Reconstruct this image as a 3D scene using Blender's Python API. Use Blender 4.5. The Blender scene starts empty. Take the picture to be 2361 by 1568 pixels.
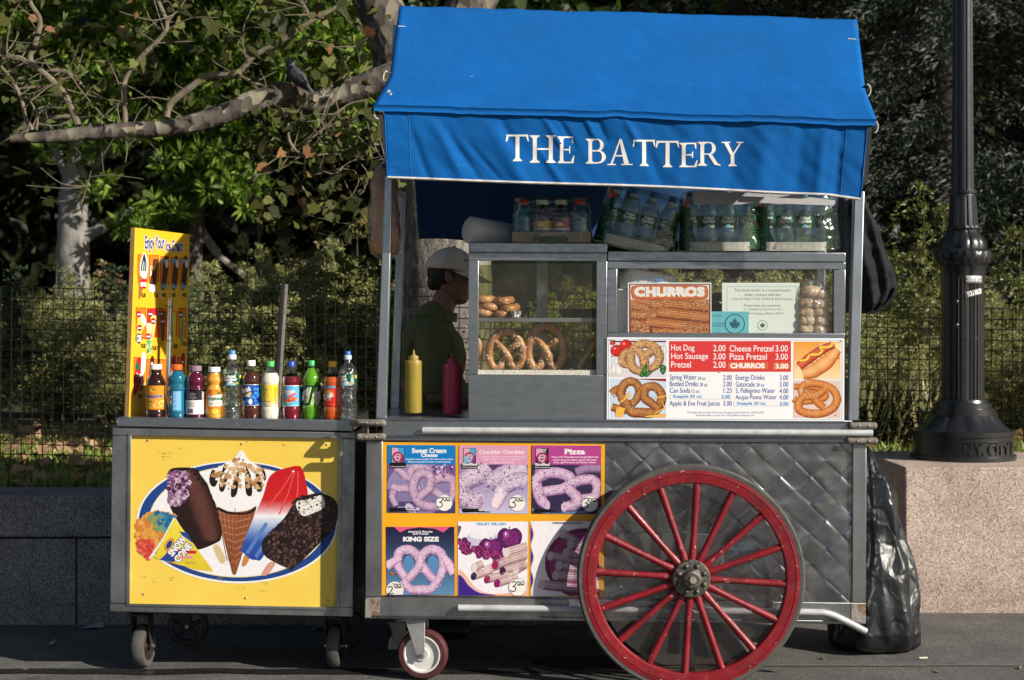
import bpy, bmesh, math, random
import numpy as np
from mathutils import Vector, Matrix, noise as mn
C=bpy.context.scene; COL=C.collection; R=math.radians; PI=math.pi
# ---------------- camera, world, sun, exposure
DC=6.0; U=1.73559e-3; CX=1180.0; HZ=745.0; HC=1.44   # metres per photo unit at y=0, eye height
cam=bpy.data.cameras.new('camera'); co=bpy.data.objects.new('camera',cam); COL.objects.link(co)
co.location=(0,-DC,HC); co.rotation_euler=(PI/2,0,0)
cam.sensor_width=36; cam.lens=52.73; cam.shift_y=-0.0165; cam.clip_end=500; cam.clip_start=.1
C.camera=co
cam.dof.use_dof=True; cam.dof.focus_distance=6.05; cam.dof.aperture_fstop=4.0
SUN=Vector((1.60,-1.0,0.98)).normalized()
W=bpy.data.worlds.new('World'); C.world=W; W.use_nodes=True
nt=W.node_tree; bg=nt.nodes['Background']; sk=nt.nodes.new('ShaderNodeTexSky'); sk.sky_type='NISHITA'; sk.sun_disc=False
sk.sun_elevation=math.asin(SUN.z); sk.sun_rotation=math.atan2(SUN.x,SUN.y)
nt.links.new(sk.outputs[0],bg.inputs[0]); bg.inputs[1].default_value=0.05
sl=bpy.data.lights.new('sun','SUN'); sl.energy=5.0; sl.angle=R(.53); sl.color=(1,.93,.83)
so=bpy.data.objects.new('sun',sl); COL.objects.link(so); so.rotation_euler=SUN.to_track_quat('Z','Y').to_euler(); so.location=(8,-8,8)
C.view_settings.view_transform='Standard'; C.view_settings.look='None'; C.view_settings.exposure=0.58
C.view_settings.gamma=1; C.view_settings.use_curve_mapping=False
C.cycles.max_bounces=6; C.cycles.transparent_max_bounces=16; C.cycles.diffuse_bounces=3; C.cycles.glossy_bounces=3
# ---------------- helpers
def P(x,y,d): k=U*(DC+d)/DC; return Vector(((x-CX)*k, d, HC-(y-HZ)*k))
def K(d): return U*(DC+d)/DC
def lin(c):
    return tuple((v/255/12.92 if v<=10 else ((v/255+.055)/1.055)**2.4) for v in c)
def alb(c,k=.79): return tuple(v*k for v in lin(c))
class MB:
    def __init__(s): s.v=[]; s.f=[]; s.m=[]; s.c=[]
    def add(s,vs,fs,m=0,c=(1,1,1)):
        o=len(s.v); s.v.extend(tuple(v) for v in vs)
        for f in fs: s.f.append([i+o for i in f]); s.m.append(m); s.c.append(c)
        return s
    def prism(s,poly,yf,yb,m=0,c=(1,1,1)):
        a=[P(x,y,yf) for x,y in poly]; n=len(a)
        b=[Vector((p.x,yb,p.z)) for p in a]
        fs=[list(range(n)),list(range(2*n-1,n-1,-1))]+[[i,i+n,(i+1)%n+n,(i+1)%n] for i in range(n)]
        return s.add(a+b,fs,m,c)
    def rect(s,x0,y0,x1,y1,yf,yb,m=0): return s.prism([(x0,y0),(x1,y0),(x1,y1),(x0,y1)],yf,yb,m)
    def frame(s,o,i,yf,yb,m=0):           # picture-frame of 4 butted members: outer quad o, inner quad i
        (ax,ay),(bx,by),(cx,cy),(dx,dy)=o; (ex,ey),(fx,fy),(gx,gy),(hx,hy)=i
        L=lambda p,q,y:p[0]+(q[0]-p[0])*(y-p[1])/(q[1]-p[1])
        l0,l1,r0,r1=L(o[0],o[3],ey),L(o[0],o[3],hy),L(o[1],o[2],fy),L(o[1],o[2],gy)
        s.prism([o[0],o[1],(r0,fy),(l0,ey)],yf,yb,m); s.prism([(l1,hy),(r1,gy),o[2],o[3]],yf,yb,m)
        s.prism([(l0,ey+.25),i[0],i[3],(l1,hy-.25)],yf+.001,yb,m); s.prism([i[1],(r0,fy+.25),(r1,gy-.25),i[2]],yf+.001,yb,m)
        return s
    def box(s,a,b,m=0,c=(1,1,1)):
        x0,y0,z0=a;x1,y1,z1=b
        return s.add([(x0,y0,z0),(x1,y0,z0),(x1,y1,z0),(x0,y1,z0),(x0,y0,z1),(x1,y0,z1),(x1,y1,z1),(x0,y1,z1)],
          [[0,3,2,1],[4,5,6,7],[0,1,5,4],[1,2,6,5],[2,3,7,6],[3,0,4,7]],m,c)
    def tube(s,path,r,n=8,m=0,c=(1,1,1),caps=True,closed=False,sq=None):
        path=[Vector(p) for p in path]; L=len(path)
        rr=list(r) if hasattr(r,'__len__') else [r]*L
        ts=[]
        for i in range(L):
            if closed: t=path[(i+1)%L]-path[i-1]
            else: t=path[min(i+1,L-1)]-path[max(i-1,0)]
            ts.append(t.normalized() if t.length>1e-9 else Vector((0,0,1)))
        u=ts[0].orthogonal().normalized() if sq is None else (Vector(sq)-ts[0]*Vector(sq).dot(ts[0])).normalized()
        vs=[]
        for i in range(L):
            u=(u-ts[i]*u.dot(ts[i])); u=u.normalized() if u.length>1e-6 else ts[i].orthogonal().normalized()
            w=ts[i].cross(u)
            for k in range(n):
                a=2*PI*(k+.5)/n; vs.append(path[i]+(u*math.cos(a)+w*math.sin(a))*rr[i])
        fs=[]
        for i in range(L if closed else L-1):
            j=(i+1)%L
            for k in range(n): fs.append([i*n+k,i*n+(k+1)%n,j*n+(k+1)%n,j*n+k])
        if caps and not closed: fs+= [list(range(n-1,-1,-1)),[(L-1)*n+k for k in range(n)]]
        return s.add(vs,fs,m,c)
    def lathe(s,prof,c,n=24,m=0,fn=None,axis='z',cap=True):
        vs=[]; c=Vector(c)
        for r,z in prof:
            for k in range(n):
                a=2*PI*k/n; q=r*(fn(a,z) if fn else 1)
                p=Vector((q*math.cos(a),q*math.sin(a),z))
                if axis=='y': p=Vector((p.x,p.z,p.y))
                vs.append(c+p)
        fs=[]
        for i in range(len(prof)-1):
            for k in range(n): fs.append([i*n+k,i*n+(k+1)%n,(i+1)*n+(k+1)%n,(i+1)*n+k])
        if cap: fs+=[list(range(n-1,-1,-1)),[(len(prof)-1)*n+k for k in range(n)]]
        return s.add(vs,fs,m)
    def ball(s,c,r,nu=16,nv=10,m=0,rot=None,f=None):
        c=Vector(c); r=Vector(r if hasattr(r,'__len__') else (r,r,r)); vs=[];fs=[]
        for j in range(nv+1):
            t=PI*j/nv
            for i in range(nu):
                a=2*PI*i/nu; d=Vector((math.sin(t)*math.cos(a),math.sin(t)*math.sin(a),math.cos(t)))
                p=Vector((d.x*r.x,d.y*r.y,d.z*r.z))
                if f: p*=f(d)
                if rot: p=rot@p
                vs.append(c+p)
        for j in range(nv):
            for i in range(nu): fs.append([j*nu+i,(j+1)*nu+i,(j+1)*nu+(i+1)%nu,j*nu+(i+1)%nu])
        return s.add(vs,fs,m)
    def cap(s,a,b,ra,rb=None,n=10,m=0):   # rounded tapered capsule
        a=Vector(a);b=Vector(b); rb=ra if rb is None else rb; s.tube([a,b],[ra,rb],n,m)
        s.ball(a,ra,n,6,m); s.ball(b,rb,n,6,m); return s
    def grid(s,fn,nu,nv,m=0,c=(1,1,1)):
        vs=[fn(i/nu,j/nv) for j in range(nv+1) for i in range(nu+1)]
        fs=[[j*(nu+1)+i,j*(nu+1)+i+1,(j+1)*(nu+1)+i+1,(j+1)*(nu+1)+i] for j in range(nv) for i in range(nu)]
        return s.add(vs,fs,m,c)
def loc_of(o):
    l=Vector((0,0,0))
    while o: l=l+o.location; o=o.parent
    return l
def obj(name,mb,mats,parent=None,smooth=True,ang=38,bevel=0,color=False,solid=0,merge=False):
    me=bpy.data.meshes.new(name); off=loc_of(parent) if parent else Vector((0,0,0))
    vs=[(v[0]-off.x,v[1]-off.y,v[2]-off.z) for v in mb.v]
    me.from_pydata(vs,[],mb.f)
    for m in (mats if isinstance(mats,(list,tuple)) else [mats]): me.materials.append(m)
    me.polygons.foreach_set('material_index',mb.m)
    if color:
        ca=me.color_attributes.new('Col','FLOAT_COLOR','CORNER'); arr=[]
        for p,c in zip(me.polygons,mb.c):
            for k in range(p.loop_total): 
                cc=c[k] if hasattr(c[0],'__len__') else c
                arr.extend((cc[0],cc[1],cc[2],1))
        ca.data.foreach_set('color',arr)
    if merge:
        b=bmesh.new(); b.from_mesh(me); bmesh.ops.remove_doubles(b,verts=b.verts,dist=1e-5); bmesh.ops.recalc_face_normals(b,faces=b.faces); b.to_mesh(me); b.free()
    if smooth:
        me.polygons.foreach_set('use_smooth',[True]*len(me.polygons)); me.set_sharp_from_angle(angle=R(ang))
    me.update()
    o=bpy.data.objects.new(name,me); COL.objects.link(o)
    if parent: o.parent=parent
    if bevel:
        b=o.modifiers.new('b','BEVEL'); b.width=bevel; b.segments=2; b.limit_method='ANGLE'; b.angle_limit=R(40)
    if solid:
        b=o.modifiers.new('s','SOLIDIFY'); b.thickness=solid; b.offset=0
    return o
def thing(name,label,cat,loc=(0,0,0),group=None):
    o=bpy.data.objects.new(name,None); COL.objects.link(o); o.location=loc; o.empty_display_size=.1
    o['label']=label; o['category']=cat
    if group: o['group']=group
    return o
def tag(o,label,cat,group=None,kind=None):
    o['label']=label; o['category']=cat
    if group: o['group']=group
    if kind: o['kind']=kind
    return o
def struct(o): o['kind']='structure'; return o
def cr(pts,n=8,closed=False):       # catmull-rom
    pts=[Vector(p) for p in pts]; L=len(pts); out=[]
    for i in range(L if closed else L-1):
        g=lambda j: pts[j%L] if closed else pts[max(0,min(L-1,j))]
        a,b,c,d=g(i-1),g(i),g(i+1),g(i+2)
        for k in range(n):
            t=k/n; out.append(.5*((2*b)+(c-a)*t+(2*a-5*b+4*c-d)*t*t+(3*b-a-3*c+d)*t**3))
    if not closed: out.append(pts[-1])
    return out
# ---------------- materials
def newmat(name):
    m=bpy.data.materials.new(name); m.use_nodes=True; n=m.node_tree; return m,n,n.nodes['Principled BSDF']
def ND(n,t,**k):
    x=n.nodes.new(t)
    for a,b in k.items(): setattr(x,a,b)
    return x
def coord(n,scale=(1,1,1),kind='Object'):
    tc=ND(n,'ShaderNodeTexCoord'); mp=ND(n,'ShaderNodeMapping'); mp.inputs['Scale'].default_value=scale
    n.links.new(tc.outputs[kind],mp.inputs[0]); return mp.outputs[0]
def noise(n,co,scale,detail=5,rough=.6):
    t=ND(n,'ShaderNodeTexNoise'); t.inputs['Scale'].default_value=scale; t.inputs['Detail'].default_value=detail; t.inputs['Roughness'].default_value=rough
    n.links.new(co,t.inputs['Vector']); return t.outputs[0]
def ramp(n,f,stops):
    r=ND(n,'ShaderNodeValToRGB'); e=r.color_ramp.elements
    while len(e)<len(stops): e.new(.5)
    for q,(p,c) in zip(e,stops): q.position=p; q.color=(c[0],c[1],c[2],1) if hasattr(c,'__len__') else (c,c,c,1)
    n.links.new(f,r.inputs[0]); return r.outputs[0]
def bump(n,b,h,st,dist=.01):
    x=ND(n,'ShaderNodeBump'); x.inputs['Strength'].default_value=st; x.inputs['Distance'].default_value=dist
    n.links.new(h,x.inputs['Height']); n.links.new(x.outputs[0],b.inputs['Normal'])
def M(name,c,r=.5,metal=0,c2=None,ns=6,lo=.35,hi=.65,bs=0,bst=.3,bd=.01,sc=(1,1,1),spec=.5,rvar=0,coat=0,sheen=0):
    m,n,b=newmat(name); co=coord(n,sc)
    b.inputs['Roughness'].default_value=r; b.inputs['Metallic'].default_value=metal; b.inputs['Specular IOR Level'].default_value=spec
    b.inputs['Coat Weight'].default_value=coat; b.inputs['Sheen Weight'].default_value=sheen
    if c2 is None: c2=tuple(v*.82 for v in c)
    f=noise(n,co,ns); n.links.new(ramp(n,f,[(lo,c),(hi,c2)]),b.inputs['Base Color'])
    if rvar: n.links.new(ramp(n,noise(n,co,ns*1.7,8,.7),[(.3,max(0,r-rvar)),(.7,min(1,r+rvar))]),b.inputs['Roughness'])
    if bs: bump(n,b,noise(n,co,bs,6,.65),bst,bd)
    return m
def print_mat(name,rough=.35,spec=.4,var=.10,ns=9):
    m,n,b=newmat(name); a=ND(n,'ShaderNodeVertexColor',layer_name='Col'); co=coord(n)
    mx=ND(n,'ShaderNodeMix',data_type='RGBA',blend_type='MULTIPLY'); mx.inputs[0].default_value=1
    n.links.new(a.outputs[0],mx.inputs[6]); n.links.new(ramp(n,noise(n,co,ns,8,.7),[(.3,1.0),(.75,1-var)]),mx.inputs[7])
    n.links.new(mx.outputs[2],b.inputs['Base Color']); b.inputs['Roughness'].default_value=rough; b.inputs['Specular IOR Level'].default_value=spec
    bump(n,b,noise(n,co,14,3),.12,.01); return m
def leaf_mat(name,tr=.35,rough=.45,spec=.4):
    m,n,b=newmat(name); a=ND(n,'ShaderNodeVertexColor',layer_name='Col')
    n.links.new(a.outputs[0],b.inputs['Base Color']); b.inputs['Roughness'].default_value=rough; b.inputs['Specular IOR Level'].default_value=spec
    t=ND(n,'ShaderNodeBsdfTranslucent'); n.links.new(a.outputs[0],t.inputs[0]); mx=ND(n,'ShaderNodeMixShader'); mx.inputs[0].default_value=tr
    o=n.nodes['Material Output']; n.links.new(b.outputs[0],mx.inputs[1]); n.links.new(t.outputs[0],mx.inputs[2]); n.links.new(mx.outputs[0],o.inputs[0]); return m
def clear_mat(name,tint=(1,1,1),rough=.05,gl=1.0,haze=0,hc=(.8,.8,.8),ns=6,bst=0,bs=20):   # thin clear sheet
    m,n,b=newmat(name); o=n.nodes['Material Output']
    t=ND(n,'ShaderNodeBsdfTransparent'); t.inputs[0].default_value=(*tint,1)
    g=ND(n,'ShaderNodeBsdfGlossy'); g.inputs['Roughness'].default_value=rough
    lw=ND(n,'ShaderNodeLayerWeight'); lw.inputs[0].default_value=.5
    pw=ND(n,'ShaderNodeMath',operation='POWER'); pw.inputs[1].default_value=4; n.links.new(lw.outputs['Facing'],pw.inputs[0])
    mu=ND(n,'ShaderNodeMath',operation='MULTIPLY_ADD'); mu.inputs[1].default_value=gl*.8; mu.inputs[2].default_value=gl*.045; n.links.new(pw.outputs[0],mu.inputs[0]); mu.use_clamp=True
    mx=ND(n,'ShaderNodeMixShader'); n.links.new(mu.outputs[0],mx.inputs[0]); n.links.new(t.outputs[0],mx.inputs[1]); n.links.new(g.outputs[0],mx.inputs[2])
    out=mx.outputs[0]; co=coord(n)
    if bst:
        x=ND(n,'ShaderNodeBump'); x.inputs['Strength'].default_value=bst; x.inputs['Distance'].default_value=.02
        n.links.new(noise(n,co,bs,3),x.inputs['Height']); n.links.new(x.outputs[0],g.inputs['Normal']); n.links.new(x.outputs[0],lw.inputs['Normal'])
    if haze:
        d=ND(n,'ShaderNodeBsdfDiffuse'); d.inputs[0].default_value=(*hc,1); m2=ND(n,'ShaderNodeMixShader')
        n.links.new(ramp(n,noise(n,co,ns,8,.7),[(.35,haze*.3),(.7,haze)]),m2.inputs[0]); n.links.new(out,m2.inputs[1]); n.links.new(d.outputs[0],m2.inputs[2]); out=m2.outputs[0]
    n.links.new(out,o.inputs[0]); n.nodes.remove(b); return m
def granite(name,c1,c2,c3):
    m,n,b=newmat(name); co=coord(n)
    v=ND(n,'ShaderNodeTexVoronoi'); v.inputs['Scale'].default_value=185; n.links.new(co,v.inputs['Vector'])
    base=ramp(n,v.outputs['Color'],[(.15,c3),(.3,c1),(.62,c2),(.9,tuple(min(.75,x*1.5) for x in c2))])
    mx=ND(n,'ShaderNodeMix',data_type='RGBA',blend_type='MULTIPLY'); mx.inputs[0].default_value=1
    n.links.new(base,mx.inputs[6]); n.links.new(ramp(n,noise(n,co,2.6,8,.65),[(.3,(.66,.63,.60)),(.55,(1,.98,.96)),(.75,(1.12,1.09,1.05))]),mx.inputs[7])
    vn=noise(n,coord(n,(1,1,1.3)),1.4,3,.45); m2=ND(n,'ShaderNodeMix',data_type='RGBA'); n.links.new(ramp(n,vn,[(.488,0),(.499,.28),(.501,.28),(.51,0)]),m2.inputs[0]); n.links.new(mx.outputs[2],m2.inputs[6]); m2.inputs[7].default_value=(c3[0]*.6,c3[1]*.65,c3[2]*.65,1)
    n.links.new(m2.outputs[2],b.inputs['Base Color']); b.inputs['Roughness'].default_value=.75
    bump(n,b,noise(n,co,60,6,.7),.35,.006); return m
def steel(name,c,c2,r,sc=(1,1,6),ns=7):
    m,n,b=newmat(name); co=coord(n,sc); b.inputs['Metallic'].default_value=.9
    n.links.new(ramp(n,noise(n,co,ns,9,.72),[(.3,c),(.72,c2)]),b.inputs['Base Color'])
    n.links.new(ramp(n,noise(n,co,ns*2,9,.7),[(.3,r-.1),(.7,r+.12)]),b.inputs['Roughness'])
    bump(n,b,noise(n,co,3.2,3),.10,.012); return m
MT={}
MT['steel']=steel('brushed_steel',(.38,.405,.45),(.25,.27,.305),.28,(1,1,3),16)
MT['steel_dark']=steel('worn_steel',(.46,.465,.475),(.13,.13,.132),.38,(1,1,.6),10)
MT['steel_post']=steel('post_steel',(.50,.54,.60),(.30,.33,.38),.33,(1,1,.5),14)
MT['quilt']=steel('quilted_steel',(.38,.395,.42),(.135,.138,.142),.25,(1,1,1),9)
MT['alu']=M('grey_painted_pipe',(.50,.51,.52),.45,.15,(.36,.36,.36),16,rvar=.1)
MT['bracket']=M('worn_rubber_grip',(.20,.175,.15),.7,0,(.10,.085,.07),30,bs=60)
MT['rust']=M('rusty_steel',(.28,.26,.24),.6,.4,(.20,.11,.06),40,.45,.6,bs=80)
MT['screw']=M('screw_zinc',(.45,.45,.44),.35,.9)
MT['black_iron']=M('black_iron',(.02,.019,.018),.55,.3,(.045,.035,.028),30)
MT['rubber']=M('black_rubber',(.045,.042,.04),.75,0,(.075,.07,.063),25,bs=50,bst=.15)
MT['rubber_grey']=M('grey_rubber',(.075,.072,.066),.85,0,(.05,.048,.045),25)
def red_paint():
    m,n,b=newmat('red_paint'); co=coord(n); base=ramp(n,noise(n,co,9,6),[(.3,(.235,.006,.014)),(.58,(.165,.006,.011)),(.75,(.085,.008,.010))])
    mx=ND(n,'ShaderNodeMix',data_type='RGBA'); n.links.new(ramp(n,noise(n,co,46,5,.7),[(.635,0),(.66,1)]),mx.inputs[0]); n.links.new(base,mx.inputs[6]); mx.inputs[7].default_value=(.38,.26,.24,1)
    m2=ND(n,'ShaderNodeMix',data_type='RGBA'); n.links.new(ramp(n,noise(n,co,21,9,.75),[(.60,0),(.72,.8)]),m2.inputs[0]); n.links.new(mx.outputs[2],m2.inputs[6]); m2.inputs[7].default_value=(.045,.022,.018,1)
    n.links.new(m2.outputs[2],b.inputs['Base Color']); n.links.new(ramp(n,noise(n,co,24,6),[(.3,.25),(.7,.6)]),b.inputs['Roughness']); bump(n,b,noise(n,co,46,5,.7),.25,.006); return m
MT['red']=red_paint()
MT['hub']=M('greasy_hub',(.06,.058,.052),.45,.5,(.16,.14,.115),60,.4,.62,bs=70)
MT['maroon']=M('maroon_tyre',(.055,.009,.013),.6,0,(.085,.025,.025),20)
MT['white_hub']=M('white_nylon',(.72,.71,.68),.4,0,(.6,.58,.54),8)
MT['zinc']=M('zinc_fork',(.50,.50,.49),.42,.6,(.36,.36,.35),15)
def canvas():
    m,n,b=newmat('blue_canvas'); co=coord(n); mx=ND(n,'ShaderNodeMix',data_type='RGBA',blend_type='MULTIPLY'); mx.inputs[0].default_value=1
    n.links.new(ramp(n,noise(n,co,2.2,8,.65),[(.32,(.004,.118,.40)),(.5,(.004,.100,.345)),(.7,(.005,.090,.30))]),mx.inputs[6]); n.links.new(ramp(n,noise(n,coord(n,(1,1,1)),230,2,.5),[(.3,.80),(.7,1.12)]),mx.inputs[7])
    m2=ND(n,'ShaderNodeMix',data_type='RGBA'); n.links.new(ramp(n,noise(n,coord(n,(1,3,3)),7,9,.75),[(.62,0),(.80,.30)]),m2.inputs[0]); n.links.new(mx.outputs[2],m2.inputs[6]); m2.inputs[7].default_value=(.10,.22,.40,1)
    n.links.new(m2.outputs[2],b.inputs['Base Color']); b.inputs['Roughness'].default_value=.85; b.inputs['Specular IOR Level'].default_value=.12; bump(n,b,noise(n,co,320,2),.25,.002)
    t=ND(n,'ShaderNodeBsdfTranslucent'); n.links.new(m2.outputs[2],t.inputs[0]); ms=ND(n,'ShaderNodeMixShader'); ms.inputs[0].default_value=.06; o=n.nodes['Material Output']; n.links.new(b.outputs[0],ms.inputs[1]); n.links.new(t.outputs[0],ms.inputs[2]); n.links.new(ms.outputs[0],o.inputs[0]); return m
MT['canvas']=canvas()
MT['canvas_dark']=M('navy_canvas',(.003,.035,.115),.9,0,(.003,.028,.095),3)  # darker blue than the awning canvas, for the back curtain
MT['trim']=M('white_binding',(.62,.60,.56),.8,0,(.42,.40,.37),30)
MT['letter']=M('cream_lettering',(.74,.71,.66),.7,0,(.66,.63,.58),12)
MT['print']=print_mat('printed_sheet',.4,.35,.13,55); MT['print_clean']=print_mat('printed_board',.3,.4,.04)
MT['paper']=M('white_paper',(.72,.72,.70),.8)
MT['glass']=clear_mat('window_pane',(.95,.965,.95),.03,.8,.05,(.5,.5,.45),9)
MT['back_glass']=clear_mat('dirty_bush_green_pane',(.58,.64,.33),.12,.6,.5,(.15,.165,.05),5)  # dirt, plus the green of the lit bushes behind put into tint and haze
MT['film']=clear_mat('shrink_film',(.84,.90,.87),.10,1.2,.03,(.6,.65,.7),18,.55,20)
MT['bagfilm']=clear_mat('plastic_bag_film',(.97,.97,.97),.08,2.2,.05,(.8,.8,.8),10,.8,30)
MT['pet']=clear_mat('clear_bottle_plastic',(.87,.93,.90),.05,2.2,.03,(.7,.75,.75),20,.5,45)
MT['plexi']=clear_mat('wheel_cover_plastic',(.92,.92,.92),.10,1.2,.03,(.5,.5,.5),7)
def bag_mat():
    m,n,b=newmat('black_bin_bag'); co=coord(n,(1,1,.55)); b.inputs['Base Color'].default_value=(.008,.009,.011,1); b.inputs['Specular IOR Level'].default_value=.5
    n.links.new(ramp(n,noise(n,co,6,4),[(.3,.32),(.7,.48)]),b.inputs['Roughness'])
    a=ramp(n,noise(n,co,6,2,.4),[(.42,0),(.5,1),(.58,0)]); c=ramp(n,noise(n,co,15,2,.4),[(.44,0),(.5,1),(.56,0)])
    s=ND(n,'ShaderNodeMath',operation='MULTIPLY_ADD'); s.inputs[1].default_value=.5; n.links.new(c,s.inputs[0]); n.links.new(a,s.inputs[2]); bump(n,b,s.outputs[0],.26,.012); return m
MT['trash']=bag_mat()
MT['lamp']=M('black_lamp_paint',(.009,.010,.012),.3,0,(.016,.017,.018),12,bs=60,bst=.1,spec=.55)
MT['asphalt']=None
# ================= SETTING
def asphalt_mat():
    m,n,b=newmat('asphalt'); co=coord(n)
    v=ND(n,'ShaderNodeTexVoronoi'); v.inputs['Scale'].default_value=210; n.links.new(co,v.inputs['Vector'])
    a=ramp(n,v.outputs['Color'],[(.2,(.060,.058,.056)),(.55,(.115,.112,.107)),(.85,(.17,.166,.158)),(.97,(.32,.31,.29))])
    mx=ND(n,'ShaderNodeMix',data_type='RGBA',blend_type='MULTIPLY'); mx.inputs[0].default_value=1
    n.links.new(a,mx.inputs[6]); n.links.new(ramp(n,noise(n,co,2.2,9,.7),[(.3,(.6,.6,.6)),(.7,(1.25,1.22,1.18))]),mx.inputs[7])
    gv=ND(n,'ShaderNodeTexVoronoi'); gv.inputs['Scale'].default_value=3.1; n.links.new(co,gv.inputs['Vector'])
    m2=ND(n,'ShaderNodeMix',data_type='RGBA'); n.links.new(ramp(n,gv.outputs['Distance'],[(.06,.75),(.075,0)]),m2.inputs[0]); n.links.new(mx.outputs[2],m2.inputs[6]); m2.inputs[7].default_value=(.035,.034,.033,1)
    m3=ND(n,'ShaderNodeMix',data_type='RGBA'); n.links.new(ramp(n,noise(n,coord(n,(.6,1.6,1)),1.1,7,.7),[(.52,0),(.66,.55)]),m3.inputs[0]); n.links.new(m2.outputs[2],m3.inputs[6]); m3.inputs[7].default_value=(.045,.043,.042,1)
    n.links.new(m3.outputs[2],b.inputs['Base Color']); b.inputs['Roughness'].default_value=.85
    bump(n,b,noise(n,co,150,4,.7),.8,.008); return m
MT['asphalt']=asphalt_mat()
g=MB(); g.add([(-60,-40,0),(60,-40,0),(60,2.6,0),(-60,2.6,0)],[[0,1,2,3]]); struct(obj('pavement',g,MT['asphalt'],smooth=False))
def soil_z(x,y):
    t=max(0,min(1,(x-.2)/1.4)); t=t*t*(3-2*t)
    return .595+.105*t+.03*mn.noise(Vector((x*.6,y*.6,0)))
MT['soil']=M('leafy_soil',(.045,.05,.018),.95,0,(.05,.036,.022),3,bs=30,bst=.5)
g=MB(); nx=60
g.grid(lambda u,v:(lambda x,y:(x,y,soil_z(x,y)))(-30+30.8*u,1.42+(v**2)*66),50,40)
g.grid(lambda u,v:(lambda x,y:(x,y,soil_z(x,y)))(.8+30*u,2.1+(v**2)*65.3),50,40)
struct(obj('lawn_ground',g,MT['soil']))
# dark band and seam in the paving, and wet patch
g=MB(); pts=[(-4,-.02)]
def strip(path,w,z):
    mb=MB(); L=[]
    for i,(x,y) in enumerate(path):
        k=w*(1+.5*mn.noise(Vector((x*2.3,0,z*99)))); L+= [(x,y-k,z),(x,y+k,z)]
    mb.add(L,[[2*i,2*i+2,2*i+3,2*i+1] for i in range(len(path)-1)]); return mb
MT['wet']=M('wet_asphalt',(.016,.015,.015),.18,0,(.03,.028,.027),30,bs=90,bst=.2)
MT['slab']=M('pale_seam',(.14,.12,.10),.8,0,(.09,.08,.07),20)
path=[(-2.6+i*.1,.19+.03*mn.noise(Vector((i*.4,3,1)))) for i in range(36)]
struct(obj('dark_paving_band',strip(path,.042,.004),MT['wet'],smooth=False))  # uneven dark band on the paving, using the puddle material
path=[(.5+i*.1,.30+.012*mn.noise(Vector((i*.4,9,1)))) for i in range(26)]
struct(obj('paving_seam',strip(path,.016,.004),MT['slab'],smooth=False))
g=MB(); n=40; ring=[]
for i in range(n):
    a=2*PI*i/n; k=1+.35*mn.noise(Vector((math.cos(a)*1.5,math.sin(a)*1.5,4)))
    ring.append((.50+.44*k*math.cos(a),.36+.15*k*math.sin(a),.004))
g.add(ring,[list(range(n))]); struct(obj('water_puddle',g,MT['wet'],smooth=False))
# ---- granite walls and plinth
MT['gr_dark']=granite('grey_granite',(.135,.135,.142),(.22,.215,.22),(.055,.055,.058))
MT['gr_pink']=granite('pink_granite',(.36,.275,.23),(.45,.365,.315),(.18,.145,.125))
MT['joint']=M('dark_joint',(.03,.03,.03),.9)
def wall(name,label,x0,x1,y0,y1,zt,zj,joints,mat,group=None):
    t=thing(name,label,'wall',(x0,y0,0),group)
    b=MB(); js=[x0]+joints+[x1]
    for a,c in zip(js[:-1],js[1:]): b.box((a+.004,y0+.012,-.05),(c-.004,y1-.01,zj-.005))
    obj('base_course',b,mat,t,bevel=.004)
    b=MB(); b.box((x0,y0+.03,-.04),(x1-.002,y1-.03,zt-.03)); obj('mortar_core',b,MT['joint'],t)
    b=MB(); js2=[x0]+[j+.55 for j in joints if j+.55<x1-.1]+[x1]
    for a,c in zip(js2[:-1],js2[1:]): b.box((a+.003,y0,zj+.005),(c-.003,y1,zt))
    obj('coping',b,mat,t,bevel=.008); return t
XL=P(174,1340,1.15).x
wall('granite_wall','low grey polished granite retaining wall behind the yellow ice cream cart',-12,.62,1.15,1.5,.62,.415,[XL-4*1.7+.0,XL-3*1.7,XL-2*1.7,XL-1.7,XL,XL+1.75],MT['gr_dark'])
wall('granite_wall','low granite wall mostly hidden behind the stone lamp plinth',.70,12,2.0,2.3,.70,.45,[3.9,5.6,7.4,9.5],MT['gr_pink'])
b=MB(); b.box((P(2085,1400,1.45).x,1.45,-.05),(4.6,2.6,.724))
o=obj('granite_plinth',b,MT['gr_pink'],bevel=.012); tag(o,'speckled pink granite block carrying the black lamp post','plinth')
# ---- wire fence
MT['wire']=M('black_wire',(.007,.007,.007),.7,0,spec=.15); MT['fpost']=M('weathered_fence_post',(.26,.235,.22),.7,.2,(.15,.13,.12),30)
fy=2.55; fp=.0595
fen=thing('wire_fence','black square mesh wire fence behind both carts','fence',(0,fy,.6))
g=MB()
def ftop(x): return 1.615-.022*(x+1.5) if x<3 else 1.52
def wob(x,z): return .006*mn.noise(Vector((x*1.3,z*1.3,7)))
for i in range(-95,80):
    x=i*fp; g.tube([(x+wob(x,z)*1.5,fy+wob(z,x)*3,z) for z in (.60,.85,1.1,1.35,ftop(x))],.003,4)
for j in range(18):
    g.tube([(x,fy+.003,ftop(x)-j*fp+wob(x+j,3)) for x in np.arange(-5.7,4.8,.3)],.003,4)
obj('wire_mesh',g,MT['wire'],fen,smooth=False)
g=MB(); a=P(655,655,fy-.03); b_=P(632,1010,fy-.03); w=.022
g.tube([a,b_],.027,4,sq=(0,1,0)); obj('leaning_post',g,MT['fpost'],fen,smooth=False)
MT['dk']=M('dark_slot',(.015,.014,.014),.8)
g=MB(); d=Vector((.0,-.018,0)); g.tube([a+d,b_+d],.012,4,sq=(0,1,0)); obj('post_slot',g,MT['dk'],fen.children[1],smooth=False)
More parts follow.
